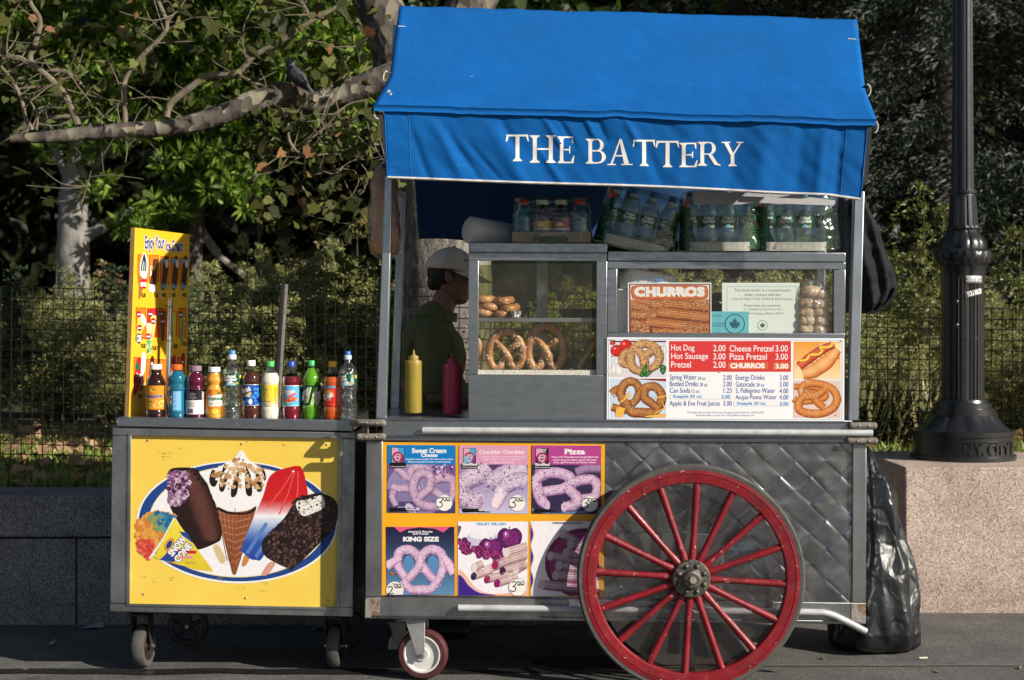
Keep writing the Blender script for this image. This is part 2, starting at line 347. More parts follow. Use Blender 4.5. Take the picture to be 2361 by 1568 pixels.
for X in (-4.2,3.05):
    g=MB(); g.tube([(X,fy+.03,.5),(X,fy+.03,1.66)],.022,4,sq=(0,1,0)); obj('fence_post',g,MT['fpost'],fen,smooth=False)
# ================= FOLIAGE
LEAF=np.array([(0,0,0),(.32,.35,.05),(0,1,0),(-.32,.35,.05)],float); LEAF_F=[(0,1,2),(0,2,3)]
LONG=np.array([(0,0,0),(.16,.4,.04),(0,1,-.08),(-.16,.4,.04)],float)
_l=[(0,0),(.16,-.06),(.40,-.10),(.44,.08),(.60,.22),(.52,.40),(.46,.50),(.40,.70),(.24,.70),(.14,.84),(0,1)]
PLANE=np.array([(x,y,.45*abs(x)-.25*y*y) for x,y in _l]+[(-x,y,.45*abs(x)-.25*y*y) for x,y in _l[-2:0:-1]],float); PLANE_F=[tuple(range(len(PLANE)))]
def norm(a): return a/np.maximum(np.linalg.norm(a,axis=1,keepdims=True),1e-9)
def leaves(name,cen,size,col,mat,parent=None,shape=LEAF,faces=LEAF_F,dirs=None,spread=1.0,seed=0,up=0.0):
    rs=np.random.RandomState(seed); cen=np.asarray(cen,float); n=len(cen)
    d=rs.normal(size=(n,3))
    if dirs is not None: d=norm(np.asarray(dirs,float))+d*spread*.5
    d=norm(d); q=rs.normal(size=(n,3))+np.array([0,0,up]); s_=norm(np.cross(d,q)); nn=np.cross(s_,d)
    k=len(shape); sz=np.asarray(size,float).reshape(-1,1,1)*np.ones((n,1,1))
    v=cen[:,None,:]+sz*(shape[None,:,0:1]*s_[:,None,:]+shape[None,:,1:2]*d[:,None,:]+shape[None,:,2:3]*nn[:,None,:])
    if parent: 
        l=loc_of(parent); v=v-np.array([l.x,l.y,l.z])
    v=v.reshape(-1,3); me=bpy.data.meshes.new(name)
    fl=[len(f) for f in faces]; idx=(np.arange(n)[:,None]*k+np.concatenate([np.array(f) for f in faces])[None,:]).ravel()
    tot=np.tile(np.array(fl),n); st=np.concatenate([[0],np.cumsum(tot)[:-1]])
    me.vertices.add(len(v)); me.vertices.foreach_set('co',v.ravel()); me.loops.add(len(idx)); me.loops.foreach_set('vertex_index',idx.astype(np.int32))
    me.polygons.add(len(tot)); me.polygons.foreach_set('loop_start',st.astype(np.int32))
    me.update(calc_edges=True); me.materials.append(mat)
    ca=me.color_attributes.new('Col','FLOAT_COLOR','POINT'); c=np.ones((n,k,4)); c[:,:,:3]=np.asarray(col)[:,None,:]; ca.data.foreach_set('color',c.ravel())
    o=bpy.data.objects.new(name,me); COL.objects.link(o); o.parent=parent; return o
def cols(n,a,b,seed,jit=.25):
    rs=np.random.RandomState(seed); t=rs.rand(n,1); return (np.array(a)*(1-t)+np.array(b)*t)*(1+jit*rs.normal(size=(n,1))).clip(.4,1.8)
MT['leaf']=leaf_mat('green_leaf'); MT['leaf_dark']=leaf_mat('dark_leaf',.2,.5,.3); MT['needle']=leaf_mat('conifer_needle',.1,.5,.4); MT['dry']=leaf_mat('dry_leaf',.3,.7,.2)
def bark_plane():
    m,n,b=newmat('shaded_plane_bark'); co=coord(n,(1,1,.62)); dx=ND(n,'ShaderNodeMix',data_type='RGBA'); dx.inputs[0].default_value=.10
    t=ND(n,'ShaderNodeTexNoise'); t.inputs['Scale'].default_value=5; t.inputs['Detail'].default_value=6; n.links.new(co,t.inputs['Vector']); n.links.new(co,dx.inputs[6]); n.links.new(t.outputs['Color'],dx.inputs[7])
    v=ND(n,'ShaderNodeTexVoronoi'); v.inputs['Scale'].default_value=24; n.links.new(dx.outputs[2],v.inputs['Vector'])
    n.links.new(ramp(n,v.outputs['Color'],[(.15,(.032,.025,.020)),(.42,(.055,.045,.035)),(.66,(.085,.072,.054)),(.9,(.20,.18,.125))]),b.inputs['Base Color'])  # patch tones darkened to hold the shade lying on the limbs
    b.inputs['Roughness'].default_value=.85; bump(n,b,v.outputs['Distance'],.5,.02); return m
def bark_plate():
    m,n,b=newmat('flaking_bark'); co=coord(n,(1,1,.55))
    t=ND(n,'ShaderNodeTexNoise'); t.inputs['Scale'].default_value=9; t.inputs['Detail'].default_value=5; n.links.new(co,t.inputs['Vector'])
    dx=ND(n,'ShaderNodeMix',data_type='RGBA'); dx.inputs[0].default_value=.28; n.links.new(co,dx.inputs[6]); n.links.new(t.outputs['Color'],dx.inputs[7])
    v=ND(n,'ShaderNodeTexVoronoi',feature='DISTANCE_TO_EDGE'); v.inputs['Scale'].default_value=21; n.links.new(dx.outputs[2],v.inputs['Vector'])
    v2=ND(n,'ShaderNodeTexVoronoi'); v2.inputs['Scale'].default_value=21; n.links.new(dx.outputs[2],v2.inputs['Vector'])
    c=ramp(n,v2.outputs['Color'],[(.2,(.095,.08,.072)),(.5,(.16,.14,.122)),(.9,(.25,.215,.185))])
    mx=ND(n,'ShaderNodeMix',data_type='RGBA',blend_type='MULTIPLY'); mx.inputs[0].default_value=1
    n.links.new(c,mx.inputs[6]); n.links.new(ramp(n,v.outputs[0],[(0,.55),(.03,1)]),mx.inputs[7]); n.links.new(mx.outputs[2],b.inputs['Base Color'])
    b.inputs['Roughness'].default_value=.9
    mm=ND(n,'ShaderNodeMath',operation='ADD'); n.links.new(ramp(n,v.outputs[0],[(0,0),(.12,1)]),mm.inputs[0]); n.links.new(v2.outputs['Color'],mm.inputs[1])
    bump(n,b,mm.outputs[0],.45,.02); return m
MT['bark_plane']=bark_plane(); MT['bark_plate']=bark_plate()
MT['bark_twig']=M('sunlit_tan_bark',(.19,.155,.105),.85,0,(.095,.078,.055),16,bs=40,bst=.3)  # paler than the limb bark; sun on the thin branches is in the colour
MT['bark_grey']=M('grey_bark',(.30,.285,.26),.9,0,(.16,.15,.135),9,bs=24,bst=.8,bd=.02,sc=(1,1,.35))
MT['bark_dark']=M('dark_bark',(.09,.075,.06),.9,0,(.05,.042,.035),9,bs=20,bst=.6,sc=(1,1,.4))
def R1(x,y,d): return P(x*.39045,y*.39045,d)           # upper-left crop of the photograph
# ---- plane tree behind the vendor
pt=thing('plane_tree','mottled plane tree behind the vendor with a long limb reaching left','tree',(-.42,3.2,.6))
g=MB(); D=3.2
pth=cr([(-.40,D,.45),(-.40,D,1.2),(-.43,D,2.0),(-.50,D,2.75)],6); g.tube(pth,[.36,.33,.31,.30]+[.29]*(len(pth)-4),28)
obj('trunk',g,MT['bark_plate'],pt,merge=True)
def limb(name,pts,r,mat,n=8,sub=5,par=None):
    q=cr(pts,sub); rr=np.interp(np.linspace(0,len(pts)-1,len(q)),range(len(r)),r) if len(r)==len(pts) else np.linspace(r[0],r[-1],len(q))
    rr=[x*(1+.10*mn.noise(Vector((i*.45,par.location.x,len(pts))))) for i,x in enumerate(rr)]
    g=MB(); g.tube(q,rr,n); return obj(name,g,mat,par),q
limb('limb',[(-.47,D,2.5),P(930,180,D),P(868,0,D),(-1.5,D,4.8),(-2.3,D+.3,7)],[.27,.17,.15,.13,.08],MT['bark_plane'],16,8,pt)
limb('limb',[(-.42,D+.05,2.5),P(1050,180,D+.1),P(1090,0,D+.1),(.35,D+.3,4.6),(1.3,D+.2,6.6)],[.25,.18,.15,.13,.08],MT['bark_plane'],16,8,pt)
ml=[(930,150,58),(894,176,58),(781,219,56),(714,238,52),(656,217,56),(586,234,52),(508,265,47),(410,293,40),(293,301,36),(195,308,33),(117,316,29),(23,320,18)]
limb('limb',[P(x,y,3.1-.07*i) for i,(x,y,w) in enumerate(ml)],[w*.5*K(3.1-.07*i) for i,(x,y,w) in enumerate(ml)],MT['bark_plane'],14,6,pt)
BR=[([(460,740),(380,560),(280,450),(180,360),(210,250),(235,120),(180,20),(140,-120)],42,26,2.5),([(190,770),(150,690),(130,600),(80,490),(10,400),(-60,340)],26,18,2.45),
([(740,725),(735,600),(740,470),(830,340),(950,220),(985,140),(930,0),(900,-100)],32,24,2.6),([(980,690),(1010,610),(1120,520),(1230,450),(1400,430),(1500,330),(1650,250),(1830,130),(2030,20),(2150,-60)],46,24,2.7),
([(1400,440),(1500,490),(1600,525)],24,18,2.75),([(1640,630),(1690,700),(1710,840),(1800,920),(1950,910),(2110,930)],30,10,2.7),([(1800,920),(1830,830),(1930,740),(2050,620),(2180,590)],15,9,2.7),
([(1800,930),(1820,1030),(2000,1000),(2100,1010)],11,6,2.7),([(215,770),(220,680),(180,600)],14,9,2.4),([(985,140),(1030,80),(1080,60)],16,8,2.6),([(1820,1040),(1780,1090),(1850,1190),(2000,1190),(2150,1120)],8,4,2.7),
([(1830,110),(1790,30),(1700,-40)],22,14,2.7),([(560,745),(640,660),(720,600)],8,5,2.5),([(1950,740),(1900,690),(1920,760),(2000,890)],9,5,2.72),([(1700,850),(1600,800),(1500,700)],9,4,2.72),
([(310,420),(400,430),(480,500)],32,26,3.2),([(230,740),(300,700),(420,690)],38,30,3.3),([(0,350),(90,335),(180,370)],24,28,2.5),([(60,150),(40,260),(45,400)],9,9,2.4),([(2180,740),(2080,800),(1960,830),(1880,790)],6,4,2.7),
([(1440,150),(1430,230),(1450,340)],8,8,2.72),([(2180,210),(2100,300),(2030,340),(2060,420),(2070,480)],9,4,2.9),([(2170,1270),(2050,1320),(1900,1290),(1780,1260)],6,3,2.7),([(740,820),(750,880),(740,960)],8,5,2.55),
([(480,1200),(520,1080),(540,1000)],8,5,2.5),([(2110,930),(2200,950),(2300,930)],8,4,2.65),([(2000,1000),(2100,940),(2240,890)],6,4,2.65)]
twigs=[]
for pts,w0,w1,d in BR:
    o,q=limb('branch',[R1(x,y,d) for x,y in pts],[w0*.195*K(d),w1*.195*K(d)],MT['bark_twig'],8,6,pt); twigs.append((q,w0))
rs=random.Random(5); pl=[]; g=MB()
for q,w0 in twigs:
    for k in range(5 if w0<20 else 9):
        p=q[rs.randrange(len(q))]; d=Vector((rs.uniform(-1,1),rs.uniform(-.6,.6),rs.uniform(-.5,1))).normalized()*rs.uniform(.12,.4)
        e=p+d; m_=p+d*.5+Vector((rs.uniform(-.05,.05),0,rs.uniform(-.05,.05))); g.tube(cr([p,m_,e],3),[.004,.0035,.003,.003,.0028,.0025,.002],4,caps=False)
        for j in range(rs.randint(0,2)): pl.append(e+Vector((rs.uniform(-.09,.09),rs.uniform(-.09,.09),rs.uniform(-.09,.07))))
obj('twigs',g,MT['bark_twig'],pt)['kind']='stuff'
for k in range(200):   # hanging leaves near the right end, under the limb
    x,y=rs.uniform(1480,2260),rs.uniform(640,1340); pl.append(R1(x,y,rs.uniform(2.45,2.85)))
for k in range(190):
    x,y=rs.uniform(-40,2300),rs.uniform(-60,520)-rs.random()*60; pl.append(R1(x,y,rs.uniform(2.2,3.0)))
n=len(pl); c=cols(n,(.036,.048,.012),(.105,.108,.03),3,.42); rr_=np.random.RandomState(4); bi=rr_.rand(n)<.06; c[bi]=cols(bi.sum(),(.24,.12,.05),(.16,.08,.035),5)
pl=np.array(pl); sz=rr_.uniform(.032,.078,n); h2=rr_.rand(n)<.55; PC2=PLANE.copy(); PC2[:,2]=1.5*np.abs(PC2[:,0])-.5*PC2[:,1]**2; PC2[:,0]*=.62
leaves('leaves',pl[~h2],sz[~h2],c[~h2],MT['dry'],pt,PLANE,PLANE_F,dirs=np.tile([0,-.2,-.6],((~h2).sum(),1)),spread=1.7,seed=2); leaves('curled_leaves',pl[h2],sz[h2],c[h2],MT['dry'],pt,PC2,PLANE_F,dirs=np.tile([0,-.2,-.6],(h2.sum(),1)),spread=1.7,seed=3)
# upper crown, above the frame
def crown(name,n,cen,rad,size,ca,cb,mat,par,seed,clusters=60,cr_=.5,shape=LEAF,faces=LEAF_F,jit=.25,dirs=None):
    rs=np.random.RandomState(seed); u=norm(rs.normal(size=(clusters,3)))*(rs.rand(clusters,1)**.45); cc=np.array(cen)+u*np.array(rad)
    w=rs.randint(0,clusters,n); p=cc[w]+rs.normal(size=(n,3))*cr_*np.array([1,1,.7]); tone=rs.uniform(.65,1.35,clusters)[w][:,None]
    return leaves(name,p,rs.uniform(size[0],size[1],n),cols(n,ca,cb,seed+1,jit)*tone,mat,par,shape,faces,dirs,1.5,seed+2)
crown('crown',2600,(.6,4.2,7.6),(4.5,3.2,2.2),(.12,.2),(.06,.075,.02),(.10,.09,.03),MT['leaf_dark'],pt,11,70,.5)
# ---- pale grey tree on the left
gt=thing('grey_barked_tree','grey barked tree trunk beyond the shrubs at far left','tree',P(168,700,9.0))
GD=9.0
limb('trunk',[P(168,760,GD),P(168,640,GD),P(168,560,GD),P(170,450,GD),P(186,375,GD),P(195,290,GD),P(190,120,GD),P(200,-100,GD)],[.20,.165,.16,.14,.12,.11,.1,.08],MT['bark_grey'],16,6,gt)
for pts,r0,r1 in (([(195,548),(225,530),(276,500),(320,480)],.07,.04),([(185,420),(225,372),(242,345),(300,300)],.055,.04),([(168,440),(140,370),(100,300)],.06,.04)):
    limb('branch',[P(x,y,GD) for x,y in pts],[r0,r1],MT['bark_grey'],10,6,gt)
def sprays(pxs,n,r,d0,d1,seed):       # rosettes of narrow oak leaves
    rs=np.random.RandomState(seed); cen=[];dr=[]
    for (x,y,rx,ry,m) in pxs:
        for k in range(m):
            a=rs.rand()*2*PI; q=rs.rand()**.5; d=rs.uniform(d0,d1); c=np.array(P(x+rx*q*math.cos(a),y+ry*q*math.sin(a),d))
            v=norm(rs.normal(size=(n,3))+np.array([0,-.25,.05])); cen.append(c+v*r*.2); dr.append(v)
    return np.concatenate(cen),np.concatenate(dr)
ot=thing('oak_tree','bright green oak with leafy sprays hanging above the shrubs','tree',P(420,760,9.6))
limb('trunk',[P(430,780,10),P(425,600,10),P(440,400,10),P(470,200,10),P(480,-80,10)],[.22,.19,.17,.14,.1],MT['bark_dark'],12,6,ot)
for pts in ([(440,420),(540,330),(680,260),(840,240)],[(445,380),(330,300),(200,240),(40,250)],[(430,560),(480,440),(540,410)],[(425,600),(380,540),(300,510)],[(470,200),(600,120),(760,60)],[(470,220),(320,120),(120,60)]):
    limb('branch',[P(x,y,9.7) for x,y in pts],[.06,.03],MT['bark_dark'],8,5,ot)
px=[(430,150,470,160,640),(640,60,260,80,120),(150,60,190,80,110),(150,110,170,130,120),(640,170,250,120,170),(500,410,75,42,46),(560,440,60,40,26),(232,430,28,20,12),(330,510,60,36,30),(390,470,60,30,16),(520,300,330,50,60),(450,360,120,40,14),(780,300,110,60,30),(240,330,150,40,16)]
cen,dr=sprays(px,30,.22,8.4,10.6,7); n=len(cen); rs_=np.random.RandomState(8)
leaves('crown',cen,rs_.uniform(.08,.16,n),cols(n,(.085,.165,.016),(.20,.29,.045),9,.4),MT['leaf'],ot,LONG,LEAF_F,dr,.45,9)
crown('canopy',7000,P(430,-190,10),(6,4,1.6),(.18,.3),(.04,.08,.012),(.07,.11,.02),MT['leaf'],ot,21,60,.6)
# ---- deep dark woodland behind everything
def woodland():
    rs=np.random.RandomState(31); n=46000
    p=np.stack([rs.uniform(-17,17,n),rs.uniform(16,21,n),rs.rand(n)**.9*10.5+.2],1)
    cl=np.stack([rs.uniform(-17,17,500),rs.uniform(15.2,17,500),rs.rand(500)*10],1); w=rs.randint(0,500,20000); p[:20000]=cl[w]+rs.normal(size=(20000,3))*.38
    c=cols(n,(.012,.019,.005),(.026,.036,.009),32,.35)  # near-black leaf colours carry the deep shade of the wood
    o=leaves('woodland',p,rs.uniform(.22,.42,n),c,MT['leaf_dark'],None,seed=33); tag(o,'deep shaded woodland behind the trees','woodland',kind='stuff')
    b=MB(); b.grid(lambda u,v:(-32+64*u,20.5+2*mn.noise(Vector((u*30,v*6,3)))+6*abs(u-.5)*-1.5,.2+12.5*v+.8*mn.noise(Vector((u*40,0,1)))),90,20); o=obj('woodland_shade_sheet',b,M('deep_shade_foliage',(.010,.014,.005),.95,0,(.018,.024,.008),3,bs=6,bst=1,bd=.3),ang=80); tag(o,'dark backing sheet standing for the shade deep in the woodland','woodland',kind='stuff')  # solid dark sheet stands for the shade deep inside the wood
woodland()
g=MB(); g.tube(cr([P(440,490,11),P(470,540,11),P(505,590,11),P(545,622,11),P(600,670,11),P(650,720,11)],5),[.05]*10+[.04]*10+[.03]*6,8); o=obj('dead_limb',g,MT['bark_grey']); tag(o,'pale dead limb slanting down in the shade above the shrubs','fallen branch')
# ---- conifers on the right
def conifer(x,y,h,r,z0,label,seed,nb=150,dens=220):
    t=thing('spruce_tree',label,'tree',(x,y,.65),'dark spruces on the right'); rs=np.random.RandomState(seed)
    g=MB(); g.tube([(x,y,.5),(x,y,h*.5),(x,y,h)],[.2,.13,.04],10); obj('trunk',g,MT['bark_dark'],t)
    cen=[];dr=[];tn=[]
    for i in range(nb):
        f=rs.rand()**.8; z=z0+(h-z0)*f; L=r*(1.02-f*.8)*rs.uniform(.65,1.1); a=rs.uniform(0,2*PI); d=np.array([math.cos(a),math.sin(a),0]); sd=np.array([-d[1],d[0],0])
        m=int(dens*2.9*L/r)+10; s=rs.rand(m)**.6; off=rs.normal(size=m)*.17*(1-.4*s)*L/2.2
        p=np.array([x,y,z])+np.outer(s*L,d)+np.outer(off,sd); p[:,2]+= .18*s*L-.42*s*s*L - rs.rand(m)*.22-np.abs(off)*.35
        cen.append(p); q=d[None,:]+sd[None,:]*np.sign(off)[:,None]*.8+np.array([0,0,-.5]); dr.append(q); tn.append(np.full(m,rs.uniform(.6,1.25))*(1+.6*(s>.93)))
    cen=np.concatenate(cen);dr=np.concatenate(dr);tn=np.concatenate(tn)[:,None]; n=len(cen)
    leaves('crown',cen,rs.uniform(.045,.105,n),cols(n,(.016,.026,.017),(.040,.053,.035),seed+1,.25)*tn,MT['needle'],t,LONG*np.array([.75,1,1]),LEAF_F,dr,.8,seed+2)
conifer(4.1,8.2,8.5,3.0,1.0,'blue green spruce right of the lamp post with drooping boughs',41,200,280)
conifer(2.4,10.2,8.5,3.0,1.0,'dark spruce rising behind the right end of the awning',44,190,260)
conifer(7.3,11.5,9.0,3.2,1.0,'spruce furthest right, only its boughs in view',47,120,200)
conifer(0.0,13.0,6.6,2.8,1.2,'dark spruce top showing above the ridge of the awning',50,120,200)
bt=thing('birch_tree','thin pale trunk between spruces above the awning corner','tree',P(2182,100,12.5))
limb('trunk',[P(2186,300,12.5),P(2182,60,12.5),P(2176,-40,12.5)],[.07,.06,.05],MT['bark_grey'],8,4,bt)
crown('crown',2600,P(2160,20,13),(2.6,1,1.0),(.12,.2),(.14,.13,.02),(.20,.16,.035),MT['leaf'],bt,55,26,.35)
# ---- shade trees placed unseen outside the frame to the right, to put the wood in shade
def shade_tree(x,y,cen,rad,n,label,seed):
    t=thing('oak_tree',label,'tree',(x,y,0)); limb('trunk',[(x,y,-.1),(x,y,2.5),(cen[0],cen[1],cen[2])],[.3,.24,.12],MT['bark_dark'],12,5,t)
    crown('crown',n,cen,rad,(.28,.45),(.05,.08,.015),(.08,.10,.02),MT['leaf_dark'],t,seed,80,.75)
shade_tree(15.5,6.0,(14.5,6.5,9.5),(5.0,4,4.2),4600,'unseen oak placed beyond the right edge of the picture to shade the wood',64)
# ---- shrubs and weeds
def shrub_mesh(seed,h,r,nst,col_a,col_b,fine=1.0):
    rs=np.random.RandomState(seed); cen=[];dr=[];sz=[]; g=MB()
    for i in range(nst):
        a=rs.uniform(0,2*PI); q=r*rs.rand()**.6; lean=np.array([math.cos(a),math.sin(a)])*q; H=h*rs.uniform(.6,1.08)*(1-.25*(q/r))
        base=np.array([lean[0]*.35,lean[1]*.35,0]); top=np.array([lean[0]*1.1,lean[1]*1.1,H]); mid=(base+top)/2+np.array([0,0,.1*H])
        g.tube([base,mid,top],[.006,.004,.002],4,caps=False)
        for k in range(34):
            f=.12+.88*rs.rand(); b=base*(1-f)**2+2*mid*f*(1-f)+top*f*f; aa=rs.uniform(0,2*PI); L=.24*(1.15-f)*rs.uniform(.6,1.2)+.03
            d=np.array([math.cos(aa),math.sin(aa),.75-.2*rs.rand()]); m=int(40*fine)
            s=np.linspace(.1,1,m); p=b+np.outer(s*L,d); p[:,2]-=.3*L*s*s
            cen.append(p+rs.normal(size=p.shape)*.010); v=rs.normal(size=(m,3))*.7+d; dr.append(v); sz.append(rs.uniform(.014,.034,m))
    cen=np.concatenate(cen);dr=np.concatenate(dr);sz=np.concatenate(sz)
    return cen,dr,sz,g,cols(len(cen),col_a,col_b,seed+1,.28)
MT['stem']=M('plant_stem',(.10,.10,.04),.8,0,(.12,.07,.035),20)
SHR=[]
for s,(h,r,ns,ca,cb) in enumerate([(1.0,.42,34,(.22,.24,.08),(.40,.39,.165)),(1.2,.46,36,(.19,.22,.07),(.36,.36,.14)),(.85,.5,34,(.24,.24,.085),(.42,.39,.17)),(1.15,.36,28,(.10,.14,.045),(.18,.22,.075))]):
    t=thing('shrub','x','shrub',(0,0,0)); cen,dr,sz,g,cc=shrub_mesh(100+s,h,r,ns,ca,cb)
    obj('stems',g,MT['stem'],t,smooth=False); leaves('foliage',cen,sz,cc,MT['leaf'],t,LONG*np.array([.95,1,1]),LEAF_F,dr,.5,200+s); SHR.append(t)
used=[0]*len(SHR)
def copy_tree(o,par=None):
    c=o.copy(); COL.objects.link(c); c.parent=par
    for ch in o.children: copy_tree(ch,c)
    return c
rs=random.Random(17); row=[]
for x in np.arange(-5.0,6.2,.62): row.append((x+rs.uniform(-.15,.15),5.9+rs.uniform(-.2,.3)))
for x in np.arange(-5.5,6.5,.8): row.append((x+rs.uniform(-.2,.2),7.0+rs.uniform(-.2,.3)))
for x in (-1.75,-1.3,-.85,-1.5,.3,.9,1.5,2.1,2.7,3.3,1.85,2.45,3.0): row.append((x,(3.75 if x<0 else 3.3)+rs.uniform(-.2,.5)))
for x in (-1.6,-1.1,-.2,.5,1.2): row.append((x,4.6+rs.uniform(-.2,.3)))
for i,(x,y) in enumerate(row):
    k=3 if x<-2.6 and rs.random()<.55 else rs.randrange(3); o=SHR[k] if not used[k] else copy_tree(SHR[k]); used[k]=1
    s=rs.uniform(.9,1.15)*(1.22 if -2.6<x<0 and y>5 else 1.12 if y<5 and x<0 else 1)*(.72 if x>1.9 and y<4 else 1); o.location=(x,y,soil_z(x,y)-.03); o.rotation_euler=(0,0,rs.uniform(0,6.28)); o.scale=(s,s,s)
    o['label']='feathery olive green shrub in the thicket behind the wire fence'; o['category']='shrub'; o['group']='shrubs in the thicket behind the fence'
# tall feathery weeds
def weed(x,y,h,label,seed,col_a,col_b,droop=.9,w=.35):
    t=thing('tall_weed',label,'weed',(x,y,soil_z(x,y)-.02),'tall feathery weeds'); rs=np.random.RandomState(seed); g=MB(); cen=[];dr=[]
    z0=t.location.z; top=np.array([x+rs.uniform(-.08,.08),y,z0+h]); base=np.array([x,y,z0]); g.tube([base,(base+top)/2+np.array([.02,0,0]),top],[.007,.005,.002],5,caps=False)
    for k in range(44):
        f=.35+.65*rs.rand(); b=base*(1-f)+top*f; a=rs.uniform(0,2*PI); L=w*(1.25-f)*rs.uniform(.7,1.1)+.05; d=np.array([math.cos(a),math.sin(a)*.8,.75]); s=np.linspace(0,1,26)
        p=b+np.outer(s*L,d); p[:,2]-=droop*L*s*s; cen.append(p+rs.normal(size=p.shape)*.006); v=np.tile(d,(26,1))+rs.normal(size=(26,3))*.6; v[:,2]-=droop*s; dr.append(v)
    cen=np.concatenate(cen);dr=np.concatenate(dr); n=len(cen)
    obj('stem',g,MT['stem'],t,smooth=False); leaves('sprays',cen,rs.uniform(.022,.045,n),cols(n,col_a,col_b,seed+2,.25),MT['leaf'],t,LONG*np.array([1.6,1,1]),LEAF_F,dr,.5,seed+3)
YG=((.10,.125,.03),(.17,.18,.05))
def wx(vx,d): return (vx-CX)*K(d)
for (vx,d,vt,lab,w) in [(2120,3.6,425,'tall yellow green drooping weed left of the lamp post',.42),(2165,3.7,470,'shorter feathery weed close beside the lamp post',.36),(2060,4.0,560,'low feathery weed beside the hanging black jacket',.36),
   (2330,3.4,520,'feathery weed right of the lamp post at the picture edge',.36),(790,3.9,590,'olive weed plume under the plane tree branches',.3),(720,4.1,560,'flowering weed plume above the fence, third of its row from the left',.26),
   (690,4.3,600,'pale weed plume left of the flowering one above the fence',.26),(850,3.6,600,'green feathery weed beside the cart corner post',.36),(55,5.2,620,'dark weed spike at the far left above the fence',.14),(20,5.0,635,'leftmost dark weed spike',.14),
   (265,5.6,615,'dark weed spike right of the grey trunk',.13),(500,4.6,640,'bushy weed beside the yellow ice cream signboard',.34),(235,6.2,600,'dry brown weed plume beside the grey trunk',.2)]:
    h=HC+(HZ-vt)*K(d)-soil_z(wx(vx,d),d); ca,cb=YG
    if 'dark' in lab: ca,cb=((.03,.05,.02),(.05,.075,.03))
    if 'dry' in lab or 'pale' in lab or 'flowering' in lab: ca,cb=((.16,.13,.06),(.24,.20,.10))
    weed(wx(vx,d),d,h,lab,int(vx),ca,cb,.95 if w>.3 else .5,w)
# grass and fallen leaves on the lawn
rs=np.random.RandomState(71); n=42000
gx=np.concatenate([rs.uniform(-5.2,-1.6,int(n*.72)),rs.uniform(1.0,4.2,n-int(n*.72))]); gy=np.where(gx<.5,1.5+(rs.rand(n)**1.4)*4.6,2.32+(rs.rand(n)**1.3)*1.6)
sel=np.array([mn.noise(Vector((a*1.6,b*1.6,2)))>-.32 for a,b in zip(gx,gy)]); gx=gx[sel];gy=gy[sel]; n=len(gx)
gz=np.array([soil_z(a,b) for a,b in zip(gx,gy)])-.004
BL=np.array([(-.09,0,0),(.09,0,0),(.05,.6,.03),(0,1,.16),(-.05,.6,.03)],float)
o=leaves('grass',np.stack([gx,gy,gz],1),rs.uniform(.04,.10,n),cols(n,(.16,.25,.04),(.33,.39,.10),72,.25),MT['leaf'],None,BL,[(0,1,2,3,4)],np.tile([0,0,1.0],(n,1)),.75,73)
tag(o,'lawn grass growing behind the granite wall','grass',kind='stuff')
n=1500; gx=np.concatenate([rs.uniform(-5.2,-1.4,1200),rs.uniform(1.4,4.2,n-1200)]); gy=np.where(gx<.5,1.6+rs.rand(n)*4.2,2.35+rs.rand(n)*.9); gz=np.array([soil_z(a,b) for a,b in zip(gx,gy)])+.035
o=leaves('fallen_leaves',np.stack([gx,gy,gz],1),rs.uniform(.05,.11,n),cols(n,(.40,.25,.13),(.55,.37,.21),75,.2),MT['dry'],None,PLANE,PLANE_F,rs.normal(size=(n,3))*np.array([1,1,.35]),.3,76,up=2)
tag(o,'dry tan plane leaves scattered over the lawn','fallen leaves',kind='stuff')
# foreground tall grass right of the cart
rs=np.random.RandomState(81); n=900; gx=rs.uniform(1.75,2.6,n); gy=rs.uniform(2.7,3.1,n); gz=np.full(n,.69)
o=leaves('tall_grass',np.stack([gx,gy,gz],1),rs.uniform(.15,.5,n),cols(n,(.08,.11,.03),(.22,.19,.09),82),MT['leaf'],None,BL*np.array([.16,1,1]),[(0,1,2,3,4)],np.tile([0.1,0,1.0],(n,1)),.5,83)
tag(o,'tall thin grass behind the fence between cart and lamp post','grass',kind='stuff')
# ---- lamp post on the plinth
LY=1.95; LXc=wx(2219,LY); lk=K(LY)
lp=thing('lamp_post','black fluted cast iron lamp post on the granite plinth','lamp post',(LXc,LY,.737))
def lz(v): return HC-(v-HZ)*lk
def lth(name,prof,n=48,fn=None):
    g=MB(); g.lathe([(r*lk,lz(v)) for v,r in prof],(LXc,LY,0),n,0,fn); return obj(name,g,MT['lamp'],lp,ang=30)
flute=lambda k,a:(lambda t,z:1-a*abs(math.sin(t*k/2))**8 if 0 else 1-a*max(0,math.cos(t*k))**3)
b_=lth('base',[(1062,118),(1046,118),(1045,113),(1002,112),(1001,116),(990,116)],64)
lth('foot_flare',[(991,108),(985,100),(975,88),(962,77),(955,72)],72,flute(14,.06))
lth('collar',[(956,72),(941,71),(940,64),(928,63),(927,56),(921,54),(920,48)],48)
lth('shaft_panel',[(921,48),(782,48.5),(781,50),(777,50),(776,48.5),(640,48.5),(626,50),(612,53)],64,flute(8,.05))
lth('leaf_ring',[(612,54),(606,61),(594,64),(582,63),(575,55)],72,lambda t,z:1+.03*math.sin(t*22+z*160))
lth('bulb',[(576,54),(562,54),(548,47),(540,38),(530,33.5)],64,flute(12,.05))
lth('bead_ring',[(531,35),(527,37),(522,35)],48,lambda t,z:1+.03*math.sin(t*14))
lth('neck',[(522,33.5),(500,32.5),(455,29.5)],48,flute(12,.07))
lth('shaft_collar',[(455,29.5),(449,29),(447,32),(440,32),(438,27)],48)
lth('shaft',[(439,25.5),(200,23.5),(0,22.6),(-300,20.5),(-900,18)],48,flute(8,.10))
